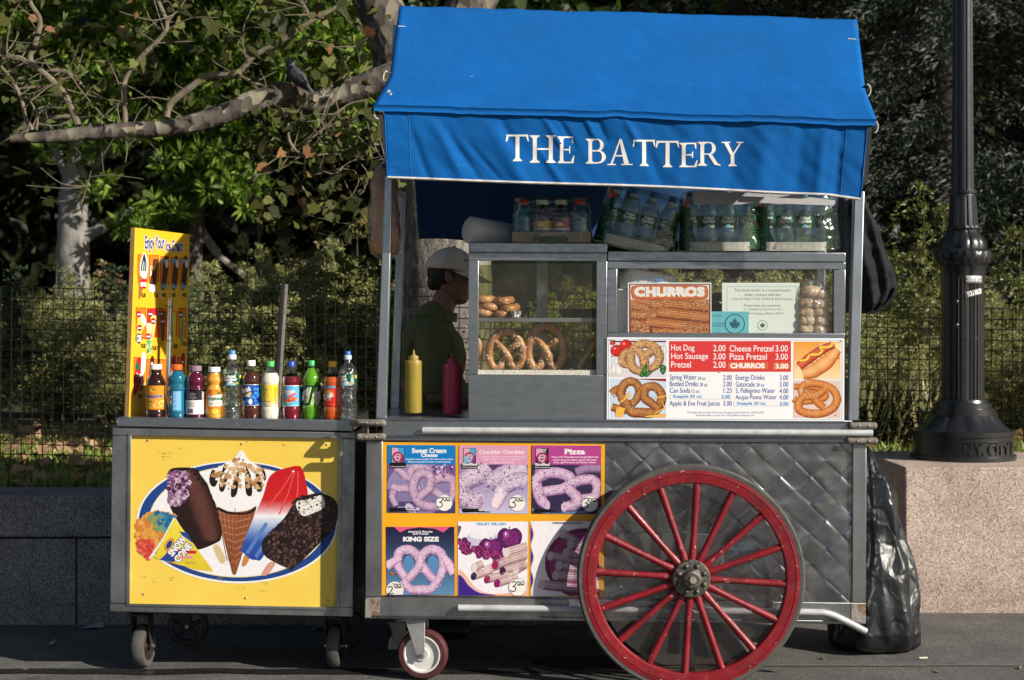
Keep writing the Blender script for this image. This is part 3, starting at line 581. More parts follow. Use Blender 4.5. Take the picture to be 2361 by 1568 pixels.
g=MB(); g.lathe([(26*lk,lz(-900)),(40*lk,lz(-930)),(44*lk,lz(-945)),(30*lk,lz(-950))],(LXc,LY,0),24); obj('lantern_socket',g,MT['lamp'],lp)
MT['globe']=M('lamp_globe',(.7,.7,.66),.3); g=MB(); g.ball((LXc,LY,lz(-1050)),(.2,.2,.26)); obj('globe',g,MT['globe'],lp)
MT['plaque']=M('aluminium_plaque',(.6,.6,.6),.35,.7)
def cylmap(r,y0):   # photo unit (x,y) -> front of the post, bulged
    def f(x,y,l):
        X=(x-CX)*lk-LXc; X=max(-r*.98,min(r*.98,X)); return Vector((LXc+X,y0-math.sqrt(r*r-X*X)-.001-l*.0006,HC-(y-HZ)*lk))
    return f
# ================= FLAT PRINTED ARTWORK (polygons with per-face colour, layered a fraction of a millimetre)
_tc={}
def text_tris(s,bold=0,shear=0,sp=1.0):
    k=(s,bold,shear,sp)
    if k in _tc: return _tc[k]
    cu=bpy.data.curves.new('t','FONT'); cu.body=s; cu.size=1; cu.resolution_u=4; cu.offset=bold; cu.shear=shear; cu.space_character=sp; cu.fill_mode='BOTH'
    ob=bpy.data.objects.new('t',cu); me=ob.to_mesh(); v=[(p.co.x,p.co.y) for p in me.vertices]; f=[list(p.vertices) for p in me.polygons]
    ob.to_mesh_clear(); bpy.data.objects.remove(ob); bpy.data.curves.remove(cu)
    xs=[a for a,b in v] or [0]; ys=[b for a,b in v] or [0]
    _tc[k]=(v,f,min(xs),max(xs),min(ys),max(ys)); return _tc[k]
def pip(x,y,poly):
    c=False; j=len(poly)-1
    for i in range(len(poly)):
        if (poly[i][1]>y)!=(poly[j][1]>y) and x<(poly[j][0]-poly[i][0])*(y-poly[i][1])/(poly[j][1]-poly[i][1])+poly[i][0]: c=not c
        j=i
    return c
class PR:
    def __init__(s,fmap,k=.78): s.b=MB(); s.f=fmap; s.k=k; s.rs=random.Random(3); s.lim=None
    def poly(s,pts,c,l=1):
        mc=hasattr(c[0],'__len__'); s.n=getattr(s,'n',0)+1; l=l+(s.n%14)*.045
        if s.lim and not mc:
            x0,y0,x1,y1=s.lim; xs=[q[0] for q in pts]; ys=[q[1] for q in pts]
            if min(xs)<x0 or max(xs)>x1 or min(ys)<y0 or max(ys)>y1:
                pts=clip(clip(clip(clip(pts,x0,True,True),x1,False,True),y0,True),y1,False)
                if len(pts)<3: return s
        elif s.lim:
            x0,y0,x1,y1=s.lim; mx=sum(q[0] for q in pts)/len(pts); my=sum(q[1] for q in pts)/len(pts)
            if not (x0<=mx<=x1 and y0<=my<=y1): return s
            pts=[(min(x1,max(x0,q[0])),min(y1,max(y0,q[1]))) for q in pts]
        s.b.add([s.f(x,y,l) for x,y in pts],[list(range(len(pts)))],0,alb(c,s.k) if not mc else [alb(q,s.k) for q in c]); return s
    def rect(s,x0,y0,x1,y1,c,l=1,n=1):     # c may be 4 corner colours (tl,tr,br,bl); n splits columns for curved maps
        for i in range(n):
            a=x0+(x1-x0)*i/n; b=x0+(x1-x0)*(i+1)/n; s.poly([(a,y0),(b,y0),(b,y1),(a,y1)],c,l)
        return s
    def ell(s,cx,cy,rx,ry,c,l=1,n=36,rot=0): return s.poly([(cx+rx*math.cos(t)*math.cos(rot)-ry*math.sin(t)*math.sin(rot),cy+rx*math.cos(t)*math.sin(rot)+ry*math.sin(t)*math.cos(rot)) for t in [2*PI*i/n for i in range(n)]],c,l)
    def text(s,t,x0,y0,x1,y1,c,l=2,bold=0,shear=0,sp=1.0,rot=0,fit=None):   # fitted into the box x0..x1, y0(top)..y1(base)
        v,f,a,b,e,g=text_tris(t,bold,shear,sp)
        if not f: return s
        if fit: e,g=fit
        cx,cy=(x0+x1)/2,(y0+y1)/2; cr_,sr=math.cos(rot),math.sin(rot); pts=[]
        for px,py in v:
            X=x0+(px-a)/(b-a)*(x1-x0); Y=y1-(py-e)/(g-e)*(y1-y0)
            if rot: X,Y=cx+(X-cx)*cr_-(Y-cy)*sr,cy+(X-cx)*sr+(Y-cy)*cr_
            pts.append(s.f(X,Y,l))
        s.b.add(pts,f,0,alb(c,s.k)); return s
    def ribbon(s,path,w,c,l=1,off=0):
        path=[Vector((p[0],p[1],0)) for p in path]; n=len(path); ww=w if hasattr(w,'__len__') else [w]*n; L=[];Rr=[]
        for i in range(n):
            t=path[min(i+1,n-1)]-path[max(i-1,0)]; t=t.normalized() if t.length>0 else Vector((1,0,0)); q=Vector((-t.y,t.x,0)); o=path[i]+q*off*ww[i]
            L.append(o+q*ww[i]*.5); Rr.append(o-q*ww[i]*.5)
        for i in range(n-1): s.poly([(L[i].x,L[i].y),(L[i+1].x,L[i+1].y),(Rr[i+1].x,Rr[i+1].y),(Rr[i].x,Rr[i].y)],c,l+.002*i)
        return s
    def roll(s,path,w,cs,l=1,sub=6,closed=False,speck=None):      # a printed dough roll: edge, body, shine bands
        q=cr([(x,y,0) for x,y in path],sub,closed)
        if closed: q.append(q[0]); q.append(q[1])
        n=len(q); ww=[w]*n if not hasattr(w,'__len__') else [float(v) for v in np.interp(np.linspace(0,len(w)-1,n),range(len(w)),w)]
        ww=[a*(1+.07*mn.noise(Vector((i*.6,l,n)))) for i,a in enumerate(ww)]
        cs=list(cs)+[cs[-1]]*(4-len(cs)); st=[(-.5,0),(-.40,1),(-.24,2),(-.10,3),(.04,2.6),(.24,1.6),(.40,.8),(.5,0)]
        cc=lambda t:tuple(cs[int(t)][j]*(1-t%1)+cs[min(3,int(t)+1)][j]*(t%1) for j in range(3)) if t<3 else cs[3]
        fr=[]
        for i in range(n):
            t=q[min(i+1,n-1)]-q[max(i-1,0)]; t=t.normalized() if t.length>0 else Vector((1,0,0)); nn=Vector((-t.y,t.x,0))
            if nn.y>.05 or (abs(nn.y)<=.05 and nn.x>0): sg=-1
            else: sg=1
            sh=1+.10*mn.noise(Vector((q[i].x*.05,q[i].y*.05,n))); fr.append((q[i],nn,sg,sh))
        mixs=lambda i,o:(lambda k0:tuple(min(255,v*fr[i][3]) for v in k0))(prof(o,fr[i][1]))
        def prof(o,nn):       # light edge towards the printed light (up, left)
            lx=-(nn.x*.45+nn.y*.9)*o*2; e=max(0,1-(abs(o)*2)**2.2); t=e*2.2+lx*.8; return cc(max(0,min(3,t)))
        for i in range(n-1):
            for a,b_ in zip(st[:-1],st[1:]):
                o0,o1=a[0],b_[0]; p0=fr[i][0]+fr[i][1]*o0*ww[i]; p1=fr[i][0]+fr[i][1]*o1*ww[i]; p2=fr[i+1][0]+fr[i+1][1]*o1*ww[i+1]; p3=fr[i+1][0]+fr[i+1][1]*o0*ww[i+1]
                s.poly([(p0.x,p0.y),(p1.x,p1.y),(p2.x,p2.y),(p3.x,p3.y)],[mixs(i,o0),mixs(i,o1),mixs(i+1,o1),mixs(i+1,o0)],l+.004*i)
        if speck:
            num,sz,sc=speck
            for _ in range(num):
                p=q[s.rs.randrange(n)]; i=s.rs.randrange(n); rr=ww[i]*.42; s.dot(p.x+s.rs.uniform(-rr,rr),p.y+s.rs.uniform(-rr,rr),sz*s.rs.uniform(.5,1.2),s.rs.choice(sc),l+1.5)
        return s
    def dot(s,x,y,r,c,l=2):
        a=s.rs.uniform(0,6); m=s.rs.randint(4,6); return s.poly([(x+r*s.rs.uniform(.6,1.2)*math.cos(a+2*PI*i/m),y+r*s.rs.uniform(.6,1.2)*math.sin(a+2*PI*i/m)) for i in range(m)],c,l+s.rs.random()*.7)
    def scatter(s,poly,n,r,cs,l=2,asp=1):
        xs=[p[0] for p in poly]; ys=[p[1] for p in poly]; k=0
        while k<n:
            x,y=s.rs.uniform(min(xs),max(xs)),s.rs.uniform(min(ys),max(ys)); k+=1
            if pip(x,y,poly): s.dot(x,y,r*s.rs.uniform(.5,1.3),s.rs.choice(cs),l)
        return s
    def blend(s,poly,c0,c1,y0,y1,l=1,n=14,horiz=False):    # printed colour fade cut in bands
        for i in range(n):
            a=y0+(y1-y0)*i/n; b=y0+(y1-y0)*(i+1)/n; q=clip(clip(poly,a,True,horiz),b,False,horiz)
            if len(q)>2: PR.poly(s,q,[tuple(c0[j]+(c1[j]-c0[j])*max(0,min(1,((w[0] if horiz else w[1])-y0)/(y1-y0))) for j in range(3)) for w in q],l)
        return s
    def done(s,name,parent,mat='print'): return obj(name,s.b,MT[mat],parent,smooth=False,color=True)
def clip(poly,v,keep_above,horiz=False):
    k=0 if horiz else 1; out=[]
    for i in range(len(poly)):
        a,b=poly[i-1],poly[i]; ia=(a[k]>=v)==keep_above; ib=(b[k]>=v)==keep_above
        if ia!=ib: t=(v-a[k])/(b[k]-a[k]); out.append((a[0]+(b[0]-a[0])*t,a[1]+(b[1]-a[1])*t))
        if ib: out.append(b)
    return out
def flat(x0,y0,sx,yd,sy=None,st=.00022):    # crop-pixel -> front-facing plane at depth yd
    sy=sy or sx
    return lambda x,y,l: P(x0+x*sx,y0+y*sy,yd-l*st)
def smooth_poly(pts,n=5): return [(p.x,p.y) for p in cr([(x,y,0) for x,y in pts],n,True)]
# ================= FOOD CART
ct=thing('food_cart','large steel pretzel cart with blue awning and one big red spoked wheel','food cart',P(1420,1592,.38)*1.0)
ct.location.z=0
BD=.76    # back of the cart
def part(name,mb,mat,bevel=.003,par=None,**k): return obj(name,mb,MT[mat],par or ct,bevel=bevel,**k)
# body frame
b=MB(); b.prism([(882,967),(1958,972.7),(1958,1020.5),(882,1016)],0,BD); b.prism([(882,1003),(1957,1010),(1957,1013.5),(882,1006.5)],-.012,0)
part('counter_rail',b,'steel')
b=MB(); b.prism([(866,964),(1965,969.5),(1965,974),(866,968.5)],-.008,BD+.01); part('counter_top',b,'steel')
b=MB(); b.prism([(842,1376),(1995.6,1390),(1995.6,1439.5),(840,1426)],0,BD)
b.prism([(860,1418),(1960,1431),(1960,1434),(860,1421)],-.010,0); part('bottom_rail',b,'steel_dark')
for q in ([(844,1016.5),(882,1016.5),(880,1376),(842,1376)],[(1965.8,1021),(1997.6,1026),(1995.6,1389.8),(1963.9,1389.6)]):
    b=MB(); b.prism(q,0,.05); c=MB(); part('corner_post',b,'steel_dark')
    b=MB(); b.prism(q,BD-.05,BD); part('corner_post',b,'steel_dark')
b=MB(); b.prism([(882,1017),(1965,1021),(1963,1389),(880,1376)],.02,.06); part('body_shell',b,'steel_dark',0)
b=MB(); b.prism([(846,1018),(858,1018),(856,1375),(844,1375)],.05,BD-.05); b.prism([(1982,1027),(1994,1027),(1992,1389),(1980,1389)],.05,BD-.05); part('end_panel',b,'steel',0)
b=MB(); b.prism([(882,1017),(1965,1021),(1963,1389),(880,1376)],BD-.04,BD-.01); part('back_panel',b,'steel_dark',0)
b=MB(); b.prism([(846,1420),(1992,1433),(1992,1437),(846,1424)],.01,BD-.01); part('floor_pan',b,'black_iron',0)
# quilted panel: raised diamond pads
b=MB()
def quilt(u,v):
    x=1394+(1964-1394)*u; yt=1020+(1022-1020)*u; yb=1378+(1390-1378)*u; y=yt+(yb-yt)*v
    a=(x-1394)/70.0; c=(y-1020)/68.0; tri=lambda t:abs((t%1)-.5)*2; p=1-tri(a+c+.1); q=1-tri(a-c+.35); e=min(p,q); h=1-math.exp(-(e/.11)**1.0)
    i,j=math.floor(a+c+.1),math.floor(a-c+.35); fu,fv=(a+c+.1)%1-.5,(a-c+.35)%1-.5; r1=random.Random(i*91+j*17); tl=(fu*r1.uniform(-1,1)+fv*r1.uniform(-1,1))*.0050*h
    return P(x,y,.014+tl-.0015*h-.0005*math.sin(min(1,e)*PI*.5)+.010*mn.noise(Vector((a*.55,c*.55,1)))+.002*mn.noise(Vector((a*2.5,c*2.5,5))))
b.grid(quilt,260,180); part('quilted_panel',b,'quilt',0,ang=80)
b=MB(); b.prism([(1424,1228),(1668,1231),(1667,1364),(1423,1361)],.0,.008); ap=part('access_plate',b,'steel_dark',.002)
b=MB()
for x,y in ((1432,1240),(1660,1243),(1431,1352),(1659,1355),(1662,1300)): b.ball(P(x,y,-.001),.004,8,5)
obj('rivets',b,MT['screw'],ap)
b=MB()
for x,y in ((853,1385),(866,1384),(874,1385),(855,1418),(872,1417),(1970,1400),(1988,1400),(1972,1428),(1990,1430),(1980,1415)): b.ball(P(x,y,0),.0035,8,5)
part('rail_screws',b,'rust',0)
b=MB(); b.prism([(1962,1391),(1995,1391.5),(1995,1438),(1962,1430)],-.003,0); part('corner_plate',b,'rust',.001)
b=MB(); b.prism([(842,1378),(876,1378),(874,1424),(841,1424)],-.003,0); part('corner_plate',b,'rust',.001)
# bumper pipes
def pipe(name,pts,r,mat='alu'): 
    b=MB(); b.tube(cr(pts,6),r,14); return part(name,b,mat,0)
pipe('bumper_pipe',[P(974,992.5,-.018),P(1300,994,-.018),P(1700,997,-.018),P(2011,998.5,-.018)],.0138)
pipe('bumper_pipe',[P(1056,1401.5,-.018),P(1300,1404,-.018),P(1600,1408,-.018),P(1850,1411,-.018),P(1905,1414,-.018),P(1945,1430,-.016),P(1996,1456,-.014)],.0138)
for q in ([P(814,975,.03),P(830,974,-.012),P(882,975.5,-.012)],[P(828,1007.5,-.012),P(882,1007,-.012)],[P(1963,981.5,-.012),P(2014,981.5,-.012)],[P(1957,1016,-.012),P(2016,1016.5,-.012)]):
    b=MB(); b.tube(q,.0145,10); b.ball(q[0],.0145,10,6); b.ball(q[-1],.0145,10,6); h=part('handle_grip',b,'bracket',0)
    b=MB()
    for t in (.3,.75): 
        p=q[-2].lerp(q[-1],t); b.ball(p+Vector((0,-.0145,0)),.004,8,5)
    obj('bolt',b,MT['screw'],h)
b=MB(); b.tube([P(848,985,.0),P(848,1000,.0)],.004,8); b.tube([P(1990,988,0),P(1990,1008,0)],.004,8); part('grip_pins',b,'screw',0)
# posts
for qf in ([(887,405),(904.6,405),(890,965),(866,965)],[(1969.5,445),(1993,440),(1979,970),(1955.5,970)]):
    b=MB(); b.prism(qf,.0,.045); part('roof_post',b,'steel_post',.004)
    l=[(CX+(x-CX)*1.0,y) for x,y in qf]; b=MB(); a=[P(x,y,0) for x,y in l]
    b.add([Vector((p.x,BD-.05,p.z)) for p in a]+[Vector((p.x,BD-.005,p.z)) for p in a],[[0,1,2,3],[7,6,5,4],[0,4,5,1],[1,5,6,2],[2,6,7,3],[3,7,4,0]]); part('roof_post',b,'steel_post',.004)
# ---- pretzel warming case
gc=MB(); gc.prism([(1080,559),(1399.5,561),(1399.5,583),(1080,582)],-.012,.60); part('case_lid',gc,'steel',.003)
b=MB(); b.frame([(1080,582.7),(1399.3,583.7),(1399.3,966.5),(1079.5,966)],[(1103.3,600.5),(1375,602),(1374,865),(1102,863)],0,.03); pf=part('pretzel_case',b,'steel',.002)
b=MB(); b.prism([(1081,584),(1084,584),(1084,966),(1081,966)],.031,.59); b.prism([(1395,584),(1398,584),(1398,966),(1395,966)],.031,.59); b.prism([(1084,870),(1395,872),(1395,966),(1084,965)],.04,.59); b.prism([(1084,584),(1395,584),(1395,598),(1084,598)],.56,.59); obj('case_shell',b,MT['steel'],pf)
b=MB(); b.add([P(1102,599,.013),P(1376,600,.013),P(1375,867,.013),P(1101,865,.013)],[[0,1,2,3]]); obj('front_pane',b,MT['glass'],pf,smooth=False)
b=MB(); b.grid(lambda u,v:(lambda q:Vector((q.x,.577,q.z)))(P(1084+176*u,598+270*v,0)),1,1); b.grid(lambda u,v:(lambda q:Vector((q.x,.586,q.z)))(P(1245+150*u,598+270*v,0)),1,1); obj('back_pane',b,MT['back_glass'],pf,smooth=False)
b=MB(); b.prism([(1237,598),(1262,598),(1262,868),(1237,868)],.566,.574); obj('door_stile',b,MT['steel_dark'],pf)
b=MB(); b.prism([(1084,732),(1395,734),(1395,743.5),(1084,742)],.04,.55); obj('shelf',b,MT['steel_dark'],pf,bevel=.002)
MT['salt']=M('coarse_salt',(.78,.74,.66),.8,0,(.62,.56,.46),120,bs=180,bst=.8)
def saltbed(u,v): 
    p=P(1101+275*u,852,.035); return Vector((p.x,.032+.12*v,p.z+.010*mn.noise(Vector((u*26,v*8,1)))-.05*v))
b=MB(); b.grid(saltbed,90,8)
b.prism([(1101,853),(1376,853.5),(1375,866),(1101,864.5)],.017,.032); obj('salt_bed',b,MT['salt'],pf); pf.children[-1]['kind']='stuff'
# ---- sign case
b=MB(); b.prism([(1400.8,578.7),(1949.5,582.5),(1949.5,604),(1400.8,601.5)],-.005,.60); part('case_lid',b,'steel',.003)
b=MB(); b.frame([(1401,602.2),(1949,604.8),(1948,781),(1400,778)],[(1422.6,619.5),(1921.8,621.5),(1921,769),(1421.5,766.5)],0,.03); sf=part('sign_case',b,'steel',.002)
b=MB(); b.prism([(1401,603),(1404,603),(1403,970),(1400,970)],.031,.59); b.prism([(1945,782),(1948,782),(1947,970),(1944,970)],.031,.59); b.prism([(1404,787),(1944,790),(1944,968),(1404,968)],.05,.55); obj('case_shell',b,MT['steel'],sf)
b=MB(); b.add([P(1421,618.5,.013),P(1923,620.5,.013),P(1922,770,.013),P(1420,767.5,.013)],[[0,1,2,3]]); obj('front_pane',b,MT['glass'],sf,smooth=False)
b=MB(); b.grid(lambda u,v:(lambda q:Vector((q.x,.587,q.z)))(P(1404+540*u,606+180*v,0)),1,1); obj('back_pane',b,MT['glass'],sf,smooth=False)
b=MB(); q=[P(1946,606,0),P(1946,781,0)]; b.add([(q[0].x,.031,q[0].z),(q[0].x,.58,q[0].z),(q[1].x,.58,q[1].z),(q[1].x,.031,q[1].z)],[[0,1,2,3]]); obj('side_pane',b,MT['glass'],sf,smooth=False)
# ---- big wheels
def wheel(cx,cy,yc,nm=True):
    c=P(cx,cy,yc); k=K(yc); w=bpy.data.objects.new('spoked_wheel',None); COL.objects.link(w); w.parent=ct; w.location=c-ct.location
    def ring(prof): 
        b=MB(); n=96; vs=[]; m=len(prof)
        for i in range(n):
            a=2*PI*i/n
            for r,y in prof: vs.append((c.x+r*k*math.cos(a),yc+y,c.z+r*k*math.sin(a)))
        fs=[[i*m+j,i*m+(j+1)%m,((i+1)%n)*m+(j+1)%m,((i+1)%n)*m+j] for i in range(n) for j in range(m)]
        return b.add(vs,fs)
    obj('tyre',ring([(250,-.022),(258,-.023),(262.5,-.014),(262.5,.014),(258,.023),(250,.022)]),MT['rubber'],w)
    obj('rim',ring([(219,-.018),(221,-.022),(239,-.024),(239.6,-.0215),(241,-.0215),(241.6,-.024),(249.8,-.023),(249.8,.023),(221,.022),(219,.018)]),MT['red'],w,bevel=0,ang=30)
    for i in range(16):
        a=R(90-3.7-22.5*i); d=Vector((math.cos(a),0,math.sin(a))); q=Vector((-d.z,0,d.x)); b=MB()
        L=[(34,7.0,.012),(52,9.6,.013),(72,7.6,.0125),(110,7.0,.0125),(170,8.2,.0145),(200,8.6,.015),(221,8.6,.015)]
        n=10; vs=[]
        for r,hw,hd in L:
            for j in range(n):
                t=2*PI*j/n; vs.append(c+d*r*k+q*hw*k*math.cos(t)+Vector((0,hd*math.sin(t)-.004,0)))
        b.add(vs,[[i2*n+j,i2*n+(j+1)%n,(i2+1)*n+(j+1)%n,(i2+1)*n+j] for i2 in range(len(L)-1) for j in range(n)]); obj('spoke',b,MT['red'],w)
    b=MB(); b.lathe([(44*k,.03),(44*k,-.026),(41*k,-.032),(24*k,-.034),(21*k,-.040),(20*k,-.052),(16*k,-.056),(12*k,-.056)],c,40,0,axis='y')
    h=obj('hub',b,MT['hub'],w,ang=30)
    for i in range(8):
        a=2*PI*(i+.5)/8; b2=c+Vector((31*k*math.cos(a),-.034,31*k*math.sin(a))); b=MB(); b.ball(b2,(5.8*k,.009,5.8*k),10,6); obj('hub_bolt',b,MT['hub'],w)
    b=MB(); b.lathe([(9*k,-.05),(9*k,-.066),(7*k,-.068)],c,6,0,axis='y'); obj('axle_nut',b,MT['rust'],w,ang=20)
    b=MB(); b.lathe([(20*k,.026),(212*k,.026),(212*k,.0285),(20*k,.0285)],c,64,0,axis='y',cap=False); obj('cover_disc',b,MT['plexi'],w,smooth=False)
    return w
wh=wheel(1592,1332,-.085); 
if True:
    k2=bpy.data.objects.new('spoked_wheel',None); COL.objects.link(k2); k2.parent=ct; k2.location=(wh.location.x,BD+.085,wh.location.z); k2.location.y-=ct.location.y
    for ch in wh.children: c=ch.copy(); COL.objects.link(c); c.parent=k2
b=MB(); p=P(1592,1332,0); b.tube([(p.x,-.12,p.z),(p.x,BD+.12,p.z)],.02,12); part('axle',b,'black_iron',0)
b=MB(); b.tube([P(1592,1560,.3),P(1592,1430,.3)],.02,8); b.box((P(1480,0,.3).x,.15,.17),(P(1660,0,.3).x,.6,.30)); part('drain_tank',b,'black_iron',.01)
# ---- swivel caster
def caster(parent,px,py,yc,r,hubm,tyrem,forkm,rot,plate_v,nm='caster_wheel',hr=.74,w=.024,spk=False):
    c=P(px,py,yc); rt=Matrix.Rotation(rot,3,'Z'); T=lambda v:c+rt@Vector(v)
    e=bpy.data.objects.new(nm,None); COL.objects.link(e); e.parent=parent; e.location=c-loc_of(parent)
    def lat(prof,n=40):
        b=MB(); b.lathe(prof,(0,0,0),n,0,axis='y',cap=False); b.v=[tuple(T(v)) for v in b.v]; return b
    obj('tyre',lat([(r*hr,-w),(r*.93,-w),(r,-w*.55),(r,w*.55),(r*.93,w),(r*hr,w)]),MT[tyrem],e)
    if spk:
        b=MB()
        for i in range(5):
            a=2*PI*i/5+.3; b.tube([T((0,0,0)),T((r*hr*math.cos(a),0,r*hr*math.sin(a)))],.010,6)
        obj('spokes',b,MT[hubm],e); obj('hub',lat([(0.001,-w),(r*.2,-w),(r*.2,w),(.001,w)],20),MT[hubm],e)
    else: obj('hub',lat([(.001,-w*.8),(r*.25,-w*.9),(r*.28,-w*.6),(r*.62,-w*.6),(r*.68,-w*1.02),(r*hr,-w*1.0),(r*hr,w),(.001,w)]),MT[hubm],e)
    zt=P(px,plate_v,yc).z-c.z; b=MB(); f=w+.010
    for s in (-1,1):
        pr=[(-.035-.03,zt),(.045-.03,zt),(.014,-.012),(0,-.020),(-.016,-.010)]
        v=[T((x,s*f,z)) for x,z in pr]+[T((x,s*(f+.005),z)) for x,z in pr]; n=len(pr)
        b.add(v,[list(range(n)),list(range(2*n-1,n-1,-1))]+[[i,i+n,(i+1)%n+n,(i+1)%n] for i in range(n)])
    q=[T((x,y,z)) for x,y,z in ((-.07,-f-.006,zt),(.02,-f-.006,zt),(.02,f+.006,zt),(-.07,f+.006,zt))]
    b.add(q+[v+Vector((0,0,.008)) for v in q],[[0,1,2,3],[7,6,5,4],[0,4,5,1],[1,5,6,2],[2,6,7,3],[3,7,4,0]])
    b.tube([T((-.025,0,zt)),T((-.025,0,zt+.02))],.03,12)
    obj('fork',b,MT[forkm],e,bevel=.0015)
    b=MB(); b.tube([T((0,-f-.014,0)),T((0,f+.014,0))],.009,6); obj('axle_bolt',b,MT['screw'],e,ang=20); return e
caster(ct,975,1506,.06,58*K(.06),'white_hub','maroon','zinc',R(-8),1428)
caster(ct,935,1490,.62,.10,'white_hub','maroon','zinc',R(-20),1436)
# ---- awning
aw=[(920,14,.30),(1975,45,.30)]; br_=[(898,178,.0),(1994,208,.0)]; ev=[(862,241,-.30),(2020,275,-.30)]
def roof(u,v):
    a0,b0,c0=P(*aw[0]),P(*br_[0]),P(*ev[0]); a1,b1,c1=P(*aw[1]),P(*br_[1]),P(*ev[1])
    f=lambda a,b,c:(a.lerp(b,v/.68) if v<.68 else b.lerp(c,(v-.68)/.32))
    p=f(a0,b0,c0).lerp(f(a1,b1,c1),u); s=math.sin(PI*u); sg=.012*s*math.sin(PI*min(1,v/.68)) if v<.68 else .010*s*math.sin(PI*(v-.68)/.32)
    p.z-=sg; p.y-=sg*.2
    p.z+=.007*mn.noise(Vector((u*7,v*3,2)))+.0035*mn.noise(Vector((u*26-v*6,v*5,6)))+.004*mn.noise(Vector((u*30,v*6,8)))*max(0,v-.6)*2.5
    return p
b=MB(); b.grid(roof,90,36); rf=obj('awning_roof',b,MT['canvas'],ct,ang=60,solid=.003)
def backroof(u,v):
    a=roof(u,0); r_=Vector((a.x,.86,a.z-.34)); p=a.lerp(r_,v); p.z-=.012*math.sin(PI*u)*math.sin(PI*v); p.y+=.003*v; p.z-=.0015; return p
b=MB(); b.grid(backroof,30,12); obj('awning_back_slope',b,MT['canvas'],ct,ang=60,solid=.003)
vt=[(886,243),(2000,277)]; vb=[(893,409),(1983,449)]
FOLD=[(935,262,985,405,9,.007),(1005,290,1062,404,13,-.010),(1030,300,1100,408,10,.008),(1120,280,1200,410,20,-.011),(1080,330,1150,412,9,.007),(1250,265,1290,330,8,-.010),(1280,262,1320,330,7,.008),(1345,262,1368,310,7,-.011),(1375,266,1395,320,6,.008),(1240,340,1290,415,9,-.008),(1440,272,1470,330,8,-.009),(1480,300,1520,420,14,.008),(1600,280,1560,420,22,-.009),(1700,290,1680,430,24,.010),(1770,290,1750,440,26,-.014),(1850,295,1835,445,20,.012),(1900,290,1885,445,14,-.012),(1940,285,1925,445,10,.010),(1150,262,1180,330,10,.007)]
def vdisp(x,y):
    h=0
    for x0,y0,x1,y1,w,a in FOLD:
        t=(y-y0)/(y1-y0)
        if -.3<t<1.35:
            e=1 if 0<=t<=1 else max(0,1-abs(t-(0 if t<0 else 1))/.3); d=(x-(x0+(x1-x0)*t))/w; h+=.68*a*math.exp(-d*d)*e*math.sin(min(1,max(.15,t+.2))*PI*.62)
    h+=.006*mn.noise(Vector((x*.010-y*.006,y*.008,1)))+.003*mn.noise(Vector((x*.03-y*.02,y*.02,5)))
    return h
def val(x,y):
    return P(x,y,-.292+vdisp(x,y)+.03*((y-245)/170))
def vmap(u,v):
    xt=vt[0][0]+(vt[1][0]-vt[0][0])*u; yt=vt[0][1]+(vt[1][1]-vt[0][1])*u; xb=vb[0][0]+(vb[1][0]-vb[0][0])*u; yb=vb[0][1]+(vb[1][1]-vb[0][1])*u+3*math.sin(u*9)*u
    if u>.93: yb+= (u-.93)*130*(1 if u<.985 else 1)
    return val(xt+(xb-xt)*v,yt+(yb-yt)*v)
b=MB(); b.grid(vmap,220,44); va=obj('valance',b,MT['canvas'],ct,ang=80,solid=.003)
MT['scuffw']=M('pale_canvas_scuff',(.34,.40,.48),.9); b=MB(); rs=random.Random(6)
def fleck(u,v,du,dv):
    q=[roof(u,v),roof(u+du,v+dv*.2),roof(u+du,v+dv),roof(u,v+dv)]; b.add([w+Vector((0,-.004,.002)) for w in q],[[0,1,2,3]])
for u,v,du,dv in ((.004,.19,.016,.012),(.975,.19,.018,.010),(.17,.66,.004,.006),(.012,.83,.006,.03),(.02,.86,.004,.03)): fleck(u,v,du,dv)
for k in range(12): fleck(rs.random()*.98,rs.random()*.97,rs.uniform(.0006,.003),rs.uniform(.001,.004))
obj('scuffs',b,MT['scuffw'],rf,smooth=False)
b=MB(); b.tube([vmap(i/110,1.0)+Vector((0,-.002,0)) for i in range(111)],.0055,6); obj('hem_binding',b,MT['trim'],va)
b=MB(); b.tube([vmap(.0,i/20)+Vector((0,-.002,0)) for i in range(21)],.003,6); b.tube([vmap(1.0,i/20)+Vector((0,-.002,0)) for i in range(21)],.003,6); obj('side_hem',b,MT['canvas'],va)
MT['stitch']=M('stitching',(.10,.22,.42),.9)
b=MB()
for u in (.05,.958):
    for i in range(60):
        v=i/60; b.tube([vmap(u,v)+Vector((0,-.003,0)),vmap(u,v+.009)+Vector((0,-.003,0))],.0009,4)
for i in range(150):
    u=i/150; b.tube([vmap(u,.035)+Vector((0,-.003,0)),vmap(u+.0035,.036)+Vector((0,-.003,0))],.0009,4)
obj('stitching',b,MT['stitch'],va,smooth=False)
# fold strip where roof laps over the valance
b=MB(); b.grid(lambda u,v:roof(u,1.0)+Vector((0,-.001+.006*math.sin(PI*v),-.024*v)),90,4); obj('eave_fold',b,MT['canvas'],ct,ang=60)
